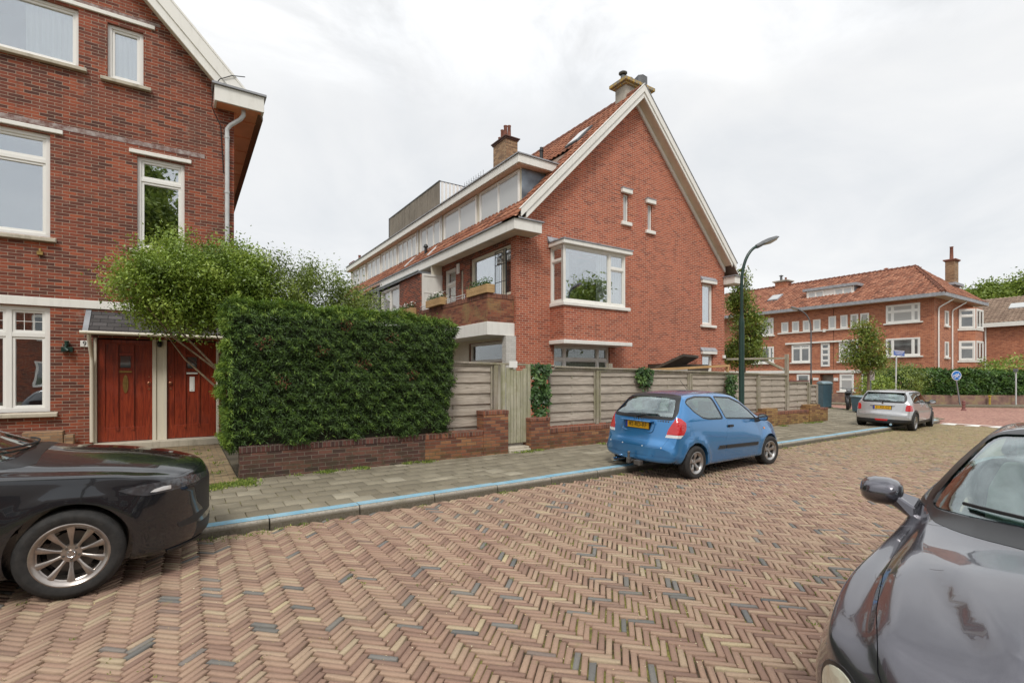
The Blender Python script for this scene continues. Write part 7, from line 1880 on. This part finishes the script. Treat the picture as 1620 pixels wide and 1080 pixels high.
# ---- light blue three-door hatchback
sp = dict(x=(-1.92, 1.98), paint=M['p_blue'], S=120, R=.292, axf=1.24, axr=1.24, track=.835, tw=.185, rim=.185, arch=.335, spokes=5, rimmat='rim', style='five', steer=-.10,
    clip=dict(tail_lamp=roundp([(-2.2, .70), (-1.66, .735), (-1.57, .78), (-1.50, .88), (-1.49, .98), (-1.57, 1.06), (-1.66, 1.085), (-2.2, 1.2)], .03), tail_lamp_clear=[(-2.2, .6), (-1.68, .70), (-1.57, .79), (-1.56, .82), (-2.2, .9)]),
    cabin=(-1.62, 1.0, .50), flare=[(1.24, .33, .014), (-1.24, .33, .020)], round=.05,
    curves=dict(
        zt=[(-1.92, .60), (-1.885, .64), (-1.84, .72), (-1.80, .88), (-1.755, 1.04), (-1.58, 1.26), (-1.42, 1.41), (-1.30, 1.458), (-.7, 1.495), (-.1, 1.49), (.25, 1.455), (.7, 1.27), (1.12, 1.05), (1.25, 1.005), (1.5, .93), (1.75, .84), (1.90, .74), (1.98, .62)],
        crown=[(-1.92, .02), (-1.7, .05), (-1.35, .07), (-.2, .085), (.6, .08), (1.2, .06), (1.98, .05)],
        he=[(-1.92, .60), (-1.80, .70), (-1.72, .68), (-1.40, .575), (-.7, .575), (.2, .575), (.8, .635), (1.2, .68), (1.6, .63), (1.98, .52)],
        zs=[(-1.92, .54), (-1.86, .60), (-1.80, .80), (-1.70, .96), (-1.4, 1.015), (-.3, .985), (.8, .935), (1.25, .90), (1.6, .80), (1.9, .64), (1.98, .56)],
        hs=[(-1.92, .72), (-1.8, .765), (-1.4, .785), (0, .785), (.8, .775), (1.4, .745), (1.98, .64)],
        zm=[(-1.92, .46), (-1.4, .56), (1.4, .56), (1.98, .46)], hm=[(-1.92, .775), (-1.5, .825), (0, .835), (1.4, .83), (1.98, .70)],
        zb=[(-1.92, .30), (-1.6, .26), (-1.3, .20), (1.3, .20), (1.98, .24)], hb=[(-1.92, .70), (-1.3, .80), (1.3, .80), (1.98, .60)],
        bow=[(-1.92, -.16), (-1.2, -.06), (-.4, 0), (.2, .02), (1.1, .22), (1.5, .16), (1.98, .30)]),
    glass=[('rear_window', [(-.63, 1.075), (.63, 1.075), (.60, 1.16), (.505, 1.37), (.30, 1.395), (-.30, 1.395), (-.505, 1.37), (-.60, 1.16)], 0, -2.2, -1.25, .055, False),
           ('windscreen', [(-.66, 1.0), (0, 1.06), (.66, 1.0), (.53, 1.39), (0, 1.42), (-.53, 1.39)], 0, .25, 1.14, .03, False),
           ('quarter_window', [(-1.30, 1.31), (-1.18, 1.17), (-.98, 1.055), (-.80, 1.03), (-.39, 1.02), (-.50, 1.385), (-.95, 1.40), (-1.20, 1.365)], 1, .45, 1.0, .022, True, .04),
           ('door_window', [(-.28, 1.02), (.80, .965), (.66, 1.09), (.42, 1.25), (.10, 1.36), (-.40, 1.39)], 1, .45, 1.0, .022, True, .035)],
    panels=[('door', [(-.26, .985), (-.34, .60), (-.36, .33), (.76, .31), (.90, .45), (.93, .80), (.90, .94)], 1, .5, 1.0, True),
            ('tailgate', [(-.56, .56), (.56, .56), (.63, .72), (.60, .86), (.70, 1.04), (-.70, 1.04), (-.60, .86), (-.63, .72)], 0, -2.2, -1.5, False)],
    patches=[('tail_lamp', [(.60, .86), (.665, 1.0), (.69, 1.085), (.90, 1.085), (.90, .785), (.588, .785)], 0, -2.1, -1.34, True, .006, .02, 'l_red'),
             ('tail_lamp_clear', [(.57, .735), (.587, .782), (.90, .782), (.90, .735)], 0, -2.1, -1.34, True, .006, .02, 'l_white'),
             ('door_moulding', [(-.35, .475), (.74, .455), (.74, .515), (-.35, .535)], 1, .5, 1.0, True, .014, .004, 'trim'),
             ('door_moulding', [(-.62, .48), (-.375, .475), (-.375, .535), (-.57, .54)], 1, .5, 1.0, True, .014, .004, 'trim'),
             ('side_indicator', [(1.0, .745), (1.055, .74), (1.055, .775), (1.0, .78)], 1, .5, 1.0, True, .008, .004, 'l_orange'),
             ('headlight', [(1.55, .60), (1.98, .58), (1.98, .72), (1.85, .80), (1.50, .86)], 1, .45, 1.0, True, .004, .02, 'l_white')],
    grooves=[(curve2([(-.86, .735), (-.70, .70), (0, .665), (.9, .625)]), .004, 1, .5, 1.0, True), ([(-1.56, .92), (-1.40, .915), (-1.40, .76), (-1.56, .765), (-1.56, .92)], .005, 1, .5, 1.0, True),
             ([(-1.90, .415), (-1.6, .40)], .006, 1, .4, 1.0, True), ([(-.80, .40), (.80, .40)], .006, 0, -2.2, -1.5, False), ([(-.36, .305), (-.9, .33)], .006, 1, .5, 1.0, True), ([(-1.55, .735), (-1.3, .70)], .005, 1, .5, 1.0, True)])
kal, B = car('parked_car', 'light blue three-door hatchback with a tow bar, parked half on the pavement', (8.19, 6.02, 0.0), R(2.2), .955, sp, roll=R(1.4), dzl=.045)
def on_rear(B, y, z, x0=-2.6):
    loc, n, i, d = B.bvh.ray_cast(Vector((x0, y, z)), Vector((1, 0, 0))); return loc
def plate(root, B, y0, z0, txt, w_=.52, h=.11):
    p = on_rear(B, y0, z0); x = p.x - .022
    b = MB(); b.box(x, y0 - w_ / 2 - .012, z0 - h / 2 - .012, x + .05, y0 + w_ / 2 + .012, z0 + h / 2 + .012); po = b.build('number_plate_holder', M['trim'], root, bevel=.004)
    b = MB(); b.box(x - .004, y0 - w_ / 2, z0 - h / 2, x - .001, y0 + w_ / 2, z0 + h / 2); po = b.build('number_plate', M['plate_y'], root)
    b = MB(); b.box(x - .006, y0 + w_ / 2 - .045, z0 - h / 2 + .002, x - .0045, y0 + w_ / 2 - .002, z0 + h / 2 - .002); b.build('blue_strip', M['plate_b'], po)
    text_on(txt, .105, 'plate_letters', M['gasket'], po, (x - .005, y0 - .02, z0 + .002), (0, -1, 0), (0, 0, 1), (-1, 0, 0), ext=.0015, sx=.92)
plate(kal, B, 0, .905, '82-RD-RF')
b = MB(); p = on_rear(B, 0, .78); pts = roundp([(-.36, .97), (-.33, .79), (.33, .79), (.36, .97)], .05)
b.tube([(on_rear(B, q[0], q[1]).x - .004, q[0], q[1]) for q in pts + [pts[0]]], .009, 6); b.build('plate_recess_rim', M['p_blue'], kal, smooth=60)
b = MB(); b.hexa([(p.x + .01 - .075, -.34, .975), (p.x + .06, -.34, .975), (p.x + .06, -.34, .995), (p.x - .055, -.34, .995)], [(p.x + .01 - .075, .34, .975), (p.x + .06, .34, .975), (p.x + .06, .34, .995), (p.x - .055, .34, .995)]); b.build('plate_ledge', M['p_blue'], kal, bevel=.006)
b = MB(); xx = on_rear(B, 0, 1.01).x - .006
for (y0_, w_) in ((0, .03), (.055, .022), (-.055, .022), (.10, .016), (-.10, .016)): b.hexa([(xx, y0_ - w_ / 2, 1.005), (xx + .012, y0_ - w_ / 2, 1.005), (xx + .012, y0_ - w_ / 2, 1.03), (xx, y0_ - w_ / 2, 1.03)], [(xx, y0_ + w_ / 2, 1.0), (xx + .012, y0_ + w_ / 2, 1.0), (xx + .012, y0_ + w_ / 2, 1.035), (xx, y0_ + w_ / 2, 1.035)])
b.build('emblem', M['chrome'], kal)
b = MB()
for k in range(5): q = on_rear(B, -.40 - k * .045, 1.0); b.box(q.x - .006, -.40 - k * .045 - .015, .99, q.x + .01, -.40 - k * .045 + .015, 1.012)
b.build('model_badge', M['chrome'], kal)
q = [on_rear(B, .05 + t_ * -.1, 1.06 + 0 * t_) for t_ in (0, 1)]
b = MB(); b.cyl((q[0].x - .02, .05, 1.055), .022, .05, 12, ax=0); a0 = Vector((q[0].x - .03, .05, 1.055))
pts = []
for k in range(7):
    y_ = .05 - k * .072; z_ = 1.055 + .055 * math.sin(k / 6 * 1.9); h_ = on_rear(B, y_, z_); pts.append((h_.x - .02, y_, z_))
b.tube(pts, .009, 6)
pts = []
for k in range(8):
    y_ = .28 - k * .09; z_ = 1.085 + k * .004; h_ = on_rear(B, y_, z_); pts.append((h_.x - .012, y_, z_))
b.tube(pts, .007, 5); b.build('rear_wiper', M['trim'], kal, smooth=60)
for sd in (-1, 1):
    dd = sp['_panels'][('door', sd)]; loc, n_, i_, d_ = B.bvh.ray_cast(Vector((-.19, 2 * sd, .86)), Vector((0, -sd, 0)))
    b = MB(); b.box(-.27, loc.y - .006, .845, -.10, loc.y + sd * .012, .892); b.box(-.25, loc.y + sd * .012, .852, -.12, loc.y + sd * .034, .885); b.build('door_handle', M['trim'], dd, bevel=.008, seg=2)
    mirror(kal, .72, sd * .80, .99, sd, M['trim'], .19, .13, .10)
b = MB(); b.cyl((-1.98, .42, .235), .035, .30, 16, ax=0); b.build('exhaust', M['chrome'], kal, smooth=50)
b = MB(); b.box(-1.9, -.03, .24, -1.5, .03, .29); b.tube([(-1.9, 0, .27), (-2.0, 0, .27), (-2.02, 0, .30), (-2.02, 0, .40)], .022, 10); b.lathe([(0, 0), (.02, .0), (.028, .02), (.020, .045), (0, .05)], (-2.02, 0, .40), 12); b.box(-2.045, -.035, .24, -1.99, .035, .33)
b.box(-1.98, -.22, .22, -1.9, -.08, .30); b.build('tow_bar', M['disc'], kal, bevel=.003)
b = MB()
for y_ in (-.55, -.2, .25, .6): h_ = on_rear(B, y_, .56); b.cyl((h_.x - .003, y_, .56), .011, .01, 10, ax=0)
b.build('parking_sensors', M['whitec'], kal)
for (x_, y_) in ((.18, -.34), (.18, .34)): seat(kal, x_, y_, 'seat_grey', base=.30)
seat(kal, -.72, -.30, 'seat_grey', 'rear_seat', .58, .34, .2); seat(kal, -.72, .30, 'seat_grey', 'rear_seat', .58, .34, .2)
b = MB(); b.box(.75, -.66, .60, 1.15, .66, .92); b.lathe([(.17, 0), (.185, .012), (.17, .024), (.155, .012), (.17, 0)], (.62, .34, .86), 20, 0); b.build('dashboard', M['cabin'], kal, bevel=.03)
b = MB(); b.tube([(.05, .30, 1.485), (-.12, .34, 1.66)], .004, 5); b.build('antenna', M['trim'], kal)

# ---- silver small hatchback with black sills
band = [(-1.60, 1.00), (.93, .955), (.86, 1.02), (.52, 1.315), (-.6, 1.345), (-1.36, 1.305), (-1.55, 1.12)]
sp = dict(x=(-1.86, 1.82), paint=M['p_silver'], S=110, R=.305, axf=1.235, axr=1.235, track=.84, tw=.19, rim=.20, arch=.345, spokes=7, rimmat='rim', style='thin', steer=.12,
    cabin=(-1.55, .85, .50), flare=[(1.235, .34, .012), (-1.235, .34, .012)], round=.06,
    curves=dict(
        zt=[(-1.86, .60), (-1.82, .66), (-1.765, .86), (-1.73, .985), (-1.56, 1.20), (-1.45, 1.325), (-1.33, 1.372), (-.6, 1.41), (0, 1.405), (.38, 1.37), (.70, 1.16), (.93, 1.0), (1.1, .965), (1.5, .90), (1.70, .78), (1.78, .66), (1.82, .56)],
        crown=[(-1.86, .03), (-1.5, .06), (-1.3, .055), (0, .06), (.6, .06), (1.0, .07), (1.82, .06)],
        he=[(-1.86, .60), (-1.75, .68), (-1.45, .60), (-.6, .60), (.3, .595), (.9, .65), (1.3, .60), (1.82, .45)],
        zs=[(-1.86, .54), (-1.80, .70), (-1.72, .92), (-1.5, .965), (-.3, .95), (.9, .925), (1.25, .88), (1.6, .74), (1.82, .52)],
        hs=[(-1.86, .70), (-1.7, .76), (-1.2, .785), (.6, .785), (1.3, .75), (1.82, .60)],
        zm=[(-1.86, .46), (-1.4, .58), (1.4, .58), (1.82, .44)], hm=[(-1.86, .77), (-1.5, .83), (0, .84), (1.4, .835), (1.82, .68)],
        zb=[(-1.86, .26), (-1.3, .20), (1.3, .20), (1.82, .22)], hb=[(-1.86, .70), (-1.3, .80), (1.3, .80), (1.82, .58)],
        bow=[(-1.86, -.13), (-1.2, -.04), (-.4, 0), (.2, .0), (.9, .18), (1.4, .15), (1.82, .34)]),
    glass=[('rear_window', [(-.60, 1.03), (.60, 1.03), (.57, 1.18), (.52, 1.27), (-.52, 1.27), (-.57, 1.18)], 0, -2.2, -1.2, .06, False, .05),
           ('windscreen', [(-.66, .97), (0, 1.02), (.66, .97), (.55, 1.31), (0, 1.34), (-.55, 1.31)], 0, .1, .93, .03, False),
           ('quarter_window', [(-1.28, 1.00), (-.40, .985), (-.44, 1.30), (-1.20, 1.285)], 1, .45, 1.0, .04, True, .05),
           ('door_window', [(-.33, .985), (.80, .965), (.44, 1.285), (-.37, 1.30)], 1, .45, 1.0, .04, True, .04)],
    panels=[('door', [(-.33, .94), (-.36, .42), (.70, .40), (.86, .55), (.86, .92)], 1, .5, 1.0, True),
            ('tailgate', [(-.52, .58), (.52, .58), (.60, .75), (.60, .97), (-.60, .97), (-.60, .75)], 0, -2.2, -1.5, False)],
    patches=[('tail_lamp', roundp([(.64, .70), (.65, .88), (.72, .93), (.80, .88), (.82, .70)], .04), 0, -2.1, -1.5, True, .008, .02, 'l_red'),
             ('lower_bumper', [(-.85, .18), (.85, .18), (.85, .40), (-.85, .40)], 0, -2.1, -1.55, False, .004, .01, 'trim'),
             ('sill_trim', [(-.85, .17), (.85, .17), (.85, .34), (-.85, .34)], 1, .5, 1.0, True, .006, .01, 'trim'),
             ('arch_trim', [(-1.235 + .42 * math.cos(a), .32 + .42 * math.sin(a)) for a in np.linspace(-.1, math.pi + .1, 17)] + [(-1.235 + .345 * math.cos(a), .32 + .345 * math.sin(a)) for a in np.linspace(math.pi + .1, -.1, 17)], 1, .5, 1.0, True, .010, .008, 'trim'),
             ('arch_trim', [(1.235 + .42 * math.cos(a), .32 + .42 * math.sin(a)) for a in np.linspace(-.1, math.pi + .1, 17)] + [(1.235 + .345 * math.cos(a), .32 + .345 * math.sin(a)) for a in np.linspace(math.pi + .1, -.1, 17)], 1, .5, 1.0, True, .010, .008, 'trim'),
             ('rear_reflector', [(-.16, .34), (.16, .34), (.20, .405), (-.20, .405)], 0, -2.1, -1.6, False, .012, .01, 'l_red'),
             ('side_vent', [(1.0, .72), (1.16, .71), (1.16, .75), (1.0, .76)], 1, .5, 1.0, True, .006, .01, 'trim')],
    grooves=[([(-.82, .535), (.82, .535)], .007, 0, -2.2, -1.5, False), ([(-1.9, .535), (-1.6, .535)], .007, 1, .4, 1.0, True)])
mini, B = car('parked_car', 'silver small hatchback with black wheel arches and sills, parked at the far kerb', (19.85, 6.86, 0), R(6), .89, sp, roll=R(1.3), dzl=.05)
plate(mini, B, 0, .80, '31-RZ-GZ')
b = MB(); q = on_rear(B, 0, .88); b.box(q.x - .03, -.36, .865, q.x + .03, .36, .885); b.build('boot_handle', M['chrome'], mini, bevel=.005)
b = MB(); q = on_rear(B, 0, .95); b.cyl((q.x - .012, 0, .94), .03, .02, 14, ax=0); b.build('emblem', M['chrome'], mini)
b = MB(); b.hexa([(-1.50, -.56, 1.335), (-1.30, -.56, 1.365), (-1.30, -.56, 1.335), (-1.50, -.56, 1.315)], [(-1.50, .56, 1.335), (-1.30, .56, 1.365), (-1.30, .56, 1.335), (-1.50, .56, 1.315)]); b.build('roof_spoiler', M['p_silver'], mini, bevel=.006)
b = MB(); b.cyl((-1.90, -.28, .235), .04, .2, 16, ax=0); b.build('exhaust', M['chrome'], mini, smooth=50)
pts = []
for k in range(7):
    y_ = .30 - k * .085; z_ = 1.05 + .0 * k; h_ = on_rear(B, y_, z_); pts.append((h_.x - .015, y_, z_))
b = MB(); b.tube(pts, .010, 6); b.cyl((on_rear(B, 0, 1.02).x - .02, 0, 1.02), .025, .04, 10, ax=0); b.build('rear_wiper', M['trim'], mini)
for sd in (-1, 1):
    dd = sp['_panels'][('door', sd)]; loc, n_, i_, d_ = B.bvh.ray_cast(Vector((-.2, 2 * sd, .84)), Vector((0, -sd, 0)))
    b = MB(); b.box(-.28, loc.y, .83, -.12, loc.y + sd * .03, .86); b.build('door_handle', M['chrome'], dd, bevel=.006)
    mirror(mini, .62, sd * .80, .98, sd, M['trim'], .20, .13, .10)
for (x_, y_) in ((.15, -.34), (.15, .34)): seat(mini, x_, y_, 'seat_grey', base=.28, h=.58)
b = MB(); b.box(.6, -.62, .60, .95, .62, .90); b.build('dashboard', M['cabin'], mini, bevel=.03)

# ---- black hatchback whose front end enters on the left
def ex_m(X, Y, Z):
    return X, Y, Z
sp = dict(x=(-2.18, 2.28), paint=M['p_black'], S=130, R=.328, axf=1.3625, axr=1.3625, track=.89, tw=.20, rim=.226, arch=.368, spokes=10, rimmat='rim_brown', style='ten', cap=True,
    cabin=(-1.7, 1.05, .50), flare=[(1.3625, .365, .012), (-1.3625, .365, .015)], round=.07,
    curves=dict(
        zt=[(-2.18, .62), (-2.1, .85), (-1.9, 1.08), (-1.5, 1.28), (-.9, 1.41), (-.2, 1.44), (.15, 1.42), (.6, 1.27), (1.02, 1.09), (1.22, 1.045), (1.6, 1.0), (1.9, .945), (2.1, .885), (2.22, .83), (2.28, .77)],
        crown=[(-2.18, .03), (-1.0, .08), (.5, .08), (1.0, .075), (1.3, .09), (1.8, .085), (2.1, .05), (2.28, .03)],
        he=[(-2.18, .60), (-1.5, .60), (-.5, .60), (.3, .60), (1.0, .68), (1.4, .70), (1.8, .70), (2.28, .60)],
        zs=[(-2.18, .55), (-1.9, .92), (-.5, .97), (.8, .955), (1.1, .935), (1.5, .90), (1.9, .86), (2.15, .82), (2.28, .73)],
        hs=[(-2.18, .70), (-1.5, .80), (0, .83), (1.0, .835), (1.5, .84), (1.9, .835), (2.2, .79), (2.28, .765)],
        zm=[(-2.18, .5), (-1.4, .64), (1.4, .62), (2.0, .60), (2.28, .55)], hm=[(-2.18, .80), (-1.4, .89), (0, .885), (1.4, .895), (1.9, .875), (2.28, .79)],
        zb=[(-2.18, .3), (-1.3, .2), (1.3, .19), (2.1, .19), (2.28, .23)], hb=[(-2.18, .70), (-1.3, .84), (1.3, .84), (2.0, .83), (2.28, .765)],
        bow=[(-2.18, -.15), (-1.2, -.04), (-.4, 0), (.2, .04), (1.05, .30), (1.35, .22), (1.75, .12), (2.1, .22), (2.28, .34)]), bowp=3.0,
    glass=[('windscreen', [(-.73, 1.0), (-.4, 1.06), (0, 1.085), (.4, 1.06), (.73, 1.0), (.56, 1.36), (0, 1.39), (-.56, 1.36)], 0, .15, 1.13, .03, False, .05),
           ('door_window', [(-.5, 1.04), (.72, 1.03), (.40, 1.26), (-.1, 1.36), (-.5, 1.37)], 1, .45, 1.0, .03, True, .04),
           ('rear_door_window', [(-1.3, 1.08), (-.56, 1.04), (-.56, 1.37), (-1.0, 1.34)], 1, .45, 1.0, .03, True, .04)],
    panels=[('bonnet', [(1.13, -.30), (1.14, .30), (1.02, .56), (.84, .745), (1.0, .775), (1.4, .765), (1.8, .745), (1.93, .735), (2.04, .66), (2.14, .50), (2.20, .30), (2.22, 0), (2.20, -.30), (2.14, -.50), (2.04, -.66), (1.93, -.735), (1.8, -.745), (1.4, -.765), (1.0, -.775), (.84, -.745), (1.02, -.56)], 2, .75, 1.6, False),
            ('door', [(-.55, 1.01), (-.50, .30), (.74, .28), (.84, .45), (.86, .80), (.80, 1.0)], 1, .5, 1.0, True)],
    patches=[('headlight', [(1.64, .765), (1.78, .79), (2.0, .797), (2.12, .79), (2.30, .77), (2.30, .74), (2.05, .715), (1.82, .70), (1.72, .725)], 1, .30, 1.0, True, .003, .02, 'l_dark'),
             ('headlight_reflector', [(1.84, .725), (1.87, .745), (1.93, .757), (1.98, .755), (1.98, .727), (1.88, .721)], 1, .4, 1.0, True, .005, .02, 'l_white'),
             ('headlight_reflector', [(2.0, .728), (2.07, .732), (2.12, .755), (2.06, .775), (2.0, .77)], 1, .4, 1.0, True, .005, .02, 'l_dark'),
             ('grille', [(-.42, .42), (.42, .42), (.56, .55), (.60, .70), (.40, .76), (-.40, .76), (-.60, .70), (-.56, .55)], 0, 1.9, 2.5, False, .002, .03, 'trim'),
             ('lower_intake', [(-.60, .24), (.60, .24), (.56, .36), (-.56, .36)], 0, 1.9, 2.5, False, .003, .02, 'trim'),
             ('air_slot', roundp([(2.02, .42), (2.22, .46), (2.28, .52), (2.28, .44), (2.16, .38), (2.04, .38)], .02), 1, .4, 1.0, True, .002, .02, 'trim'),
             ('front_lip', [(1.95, .185), (2.4, .185), (2.4, .235), (1.95, .225)], 1, .4, 1.0, True, .012, .02, 'trim')],
    grooves=[(curve2([(1.66, .60), (1.72, .66), (1.77, .735)]), .004, 1, .5, 1.0, True)])
maz, B = car('parked_car', 'black hatchback entering from the left edge, its front wheel and headlamp in view', (-2.10, 5.86, 0), R(.5), 1.015, sp, dzl=.10)
for sd in (-1, 1): mirror(maz, .62, sd * .88, 1.02, sd, M['p_black'], .2, .14, .11)
b = MB(); pts = []
for (y0_, y1_, x0_) in ((.45, -.30, 0), (-.15, -.66, 0)):
    P_ = []
    for k in range(8):
        y_ = y0_ + (y1_ - y0_) * k / 7; z_ = 1.035 + .02 * math.sin(k / 7 * 3); h_ = B.bvh.ray_cast(Vector((2.6, y_, 1.09)), Vector((-1, 0, 0)))[0]; P_.append((h_.x + .015, y_, 1.09 + .008))
    b.tube(P_, .009, 5)
b.build('wipers', M['trim'], maz)
for (x_, y_) in ((.1, -.36), (.1, .36)): seat(maz, x_, y_, 'seat_grey', base=.26, h=.62)
b = MB(); b.box(.55, -.70, .60, .98, .70, .96); b.build('dashboard', M['cabin'], maz, bevel=.03)
b = MB(); b.box(1.38, -.60, 1.0, 1.46, -.52, 1.008)

# ---- dark grey saloon in the right foreground
def ex_j(X, Y, Z):
    # two creases run up the bonnet from the inner headlamps to the windscreen
    yr = .475 - (X - 1.6) * .39
    m_ = np.clip((X - 1.05) / .35, 0, 1) * np.clip((2.25 - X) / .3, 0, 1) * (Z > .6)
    tt = np.clip((yr - Y) / .07 + .5, 0, 1); Z = Z + .014 * np.exp(-((Y - yr) / .045) ** 2) * m_ + .024 * (tt * tt * (3 - 2 * tt)) * m_
    # wings swell outside the bonnet line
    yf = .70 - np.clip(X - 1.2, 0, 1.2) * .10
    Z = Z + .018 * np.exp(-((Y - yf) / .07) ** 2) * np.clip((X - .9) / .5, 0, 1) * np.clip((2.3 - X) / .4, 0, 1) * (Z > .6)
    return X, Y, Z
sp = dict(x=(-2.50, 2.34), paint=M['p_grey'], S=150, R=.335, axf=1.455, axr=1.455, track=.865, tw=.225, rim=.22, arch=.375, spokes=7, rimmat='rim', style='five',
    cabin=(-1.7, .75, .50), flare=[(1.455, .37, .010), (-1.455, .37, .010)], round=.08, extra=ex_j,
    curves=dict(
        zt=[(-2.50, .60), (-2.42, .85), (-2.2, .99), (-1.75, 1.05), (-1.55, 1.10), (-.95, 1.36), (-.5, 1.435), (-.10, 1.43), (.16, 1.385), (.60, 1.19), (.93, 1.02), (1.12, .99), (1.6, .955), (1.95, .90), (2.18, .81), (2.30, .70), (2.34, .62)],
        crown=[(-2.50, .03), (-1.5, .06), (0, .09), (.6, .09), (1.2, .10), (1.7, .11), (2.1, .10), (2.34, .06)],
        he=[(-2.50, .60), (-1.5, .62), (-.7, .58), (.05, .58), (.55, .66), (.95, .76), (1.5, .74), (2.0, .68), (2.34, .52)],
        zs=[(-2.50, .55), (-2.2, .86), (-1.2, .96), (-.5, .965), (.9, .93), (1.3, .875), (1.7, .82), (2.0, .76), (2.25, .66), (2.34, .56)],
        hs=[(-2.50, .72), (-1.5, .83), (0, .86), (.9, .855), (1.5, .86), (1.9, .835), (2.2, .78), (2.34, .70)],
        zm=[(-2.50, .5), (-1.4, .62), (1.4, .60), (2.0, .56), (2.34, .46)], hm=[(-2.50, .80), (-1.4, .895), (0, .905), (1.4, .91), (1.9, .885), (2.34, .77)],
        zb=[(-2.50, .3), (-1.3, .2), (1.3, .2), (2.34, .24)], hb=[(-2.50, .70), (-1.3, .85), (1.3, .86), (2.34, .74)],
        bow=[(-2.50, -.2), (-1.2, -.04), (-.7, 0), (-.1, .06), (.35, .18), (.93, .44), (1.2, .30), (1.6, .16), (2.0, .22), (2.34, .46)]), bowp=2.4,
    glass=[('windscreen', [(-.765, .985), (-.4, 1.02), (0, 1.04), (.4, 1.02), (.765, .985), (.70, 1.12), (.555, 1.355), (.3, 1.38), (-.3, 1.38), (-.555, 1.355), (-.70, 1.12)], 0, -.05, 1.03, .04, False, .06),
           ('door_window', [(-.60, 1.03), (.42, .995), (.20, 1.16), (-.12, 1.33), (-.60, 1.37)], 1, .45, 1.0, .02, True, .03),
           ('rear_door_window', [(-1.4, 1.08), (-.67, 1.03), (-.67, 1.37), (-1.0, 1.32)], 1, .45, 1.0, .02, True, .03),
           ('rear_window', [(-.62, 1.10), (.62, 1.10), (.52, 1.33), (-.52, 1.33)], 0, -2.0, -.95, .03, False, .05)],
    panels=[('bonnet', [(.925, -.30), (.94, 0), (.925, .30), (.83, .54), (.70, .70), (.56, .80), (.9, .79), (1.4, .745), (1.75, .685), (2.0, .62), (2.14, .54), (2.20, .42), (2.24, .28), (2.26, .14), (2.27, 0), (2.26, -.14), (2.24, -.28), (2.20, -.42), (2.14, -.54), (2.0, -.62), (1.75, -.685), (1.4, -.745), (.9, -.79), (.56, -.80), (.70, -.70), (.83, -.54)], 2, .6, 1.6, False),
            ('door', [(-.62, 1.0), (-.62, .30), (.60, .30), (.72, .5), (.72, .80), (.58, .97)], 1, .5, 1.0, True)],
    patches=[('headlight_frame', [(.725 + .105 * math.cos(a), .59 + .105 * math.sin(a)) for a in np.linspace(0, 2 * math.pi, 29)[:-1]], 0, 1.6, 2.5, True, .004, .02, 'gasket'),
             ('headlight', [(.725 + .094 * math.cos(a), .59 + .094 * math.sin(a)) for a in np.linspace(0, 2 * math.pi, 29)[:-1]], 0, 1.6, 2.5, True, .010, .02, 'l_cream'),
             ('headlight', [(.42 + .075 * math.cos(a), .645 + .075 * math.sin(a)) for a in np.linspace(0, 2 * math.pi, 25)[:-1]], 0, 1.6, 2.5, True, .008, .02, 'l_cream'),
             ('grille', [(.20 * math.cos(a), .60 + .12 * math.sin(a)) for a in np.linspace(0, 2 * math.pi, 25)[:-1]], 0, 1.9, 2.6, False, .008, .02, 'chrome')],
    grooves=[])
jag, B = car('parked_car', 'dark grey metallic saloon with cream seats cut off by the right foreground', (3.89, .31, 0), R(187), 1.0, sp)
for sd in (-1, 1): mirror(jag, .34, sd * .865, 1.015, sd, M['p_grey'], .215, .155, .13)
def scr(y_, z_): return B.bvh.ray_cast(Vector((2.8, y_, z_)), Vector((-1, 0, 0)))[0]
for (ya, yb, za, zb_) in ((-.60, .02, 1.045, 1.03), (.02, .62, 1.06, 1.03)):
    b = MB(); P_ = []
    for k in range(10):
        t_ = k / 9; y_ = ya + (yb - ya) * t_; z_ = za + (zb_ - za) * t_ + .012 * math.sin(t_ * 3.1); h_ = scr(y_, z_); P_.append(Vector((h_.x + .022, y_, z_ + .008)))
    b.tube(P_, [.009] * 10, 6); b.tube([p + Vector((-.010, 0, -.006)) for p in P_], .004, 4)
    b.tube([P_[4] + Vector((.008, 0, .010)), P_[6] + Vector((.010, 0, .006)), P_[9] + Vector((.03, .0, -.02)), P_[9] + Vector((.07, .06, -.06))], .008, 6); b.build('windscreen_wiper', M['trim'], jag, smooth=60)
for (x_, y_) in ((-.28, -.38), (-.28, .38)): seat(jag, x_, y_, 'seat_cream', base=.30, h=.66, w_=.56)
seat(jag, -1.15, -.34, 'seat_cream', 'rear_seat', .6, .34, .2); seat(jag, -1.15, .34, 'seat_cream', 'rear_seat', .6, .34, .2)
b = MB(); b.box(.36, -.74, .58, .72, .74, .93); b.build('dashboard', M['cabin'], jag, bevel=.04, seg=2)
b = MB(); b.lathe([(.175, 0), (.19, .014), (.175, .028), (.16, .014), (.175, 0)], (.21, .38, .92), 24, 0); b.build('steering_wheel', M['cabin'], jag, smooth=60)
b = MB(); b.box(.14, -.11, 1.27, .17, .11, 1.34); b.build('inner_mirror', M['cabin'], jag, bevel=.01)
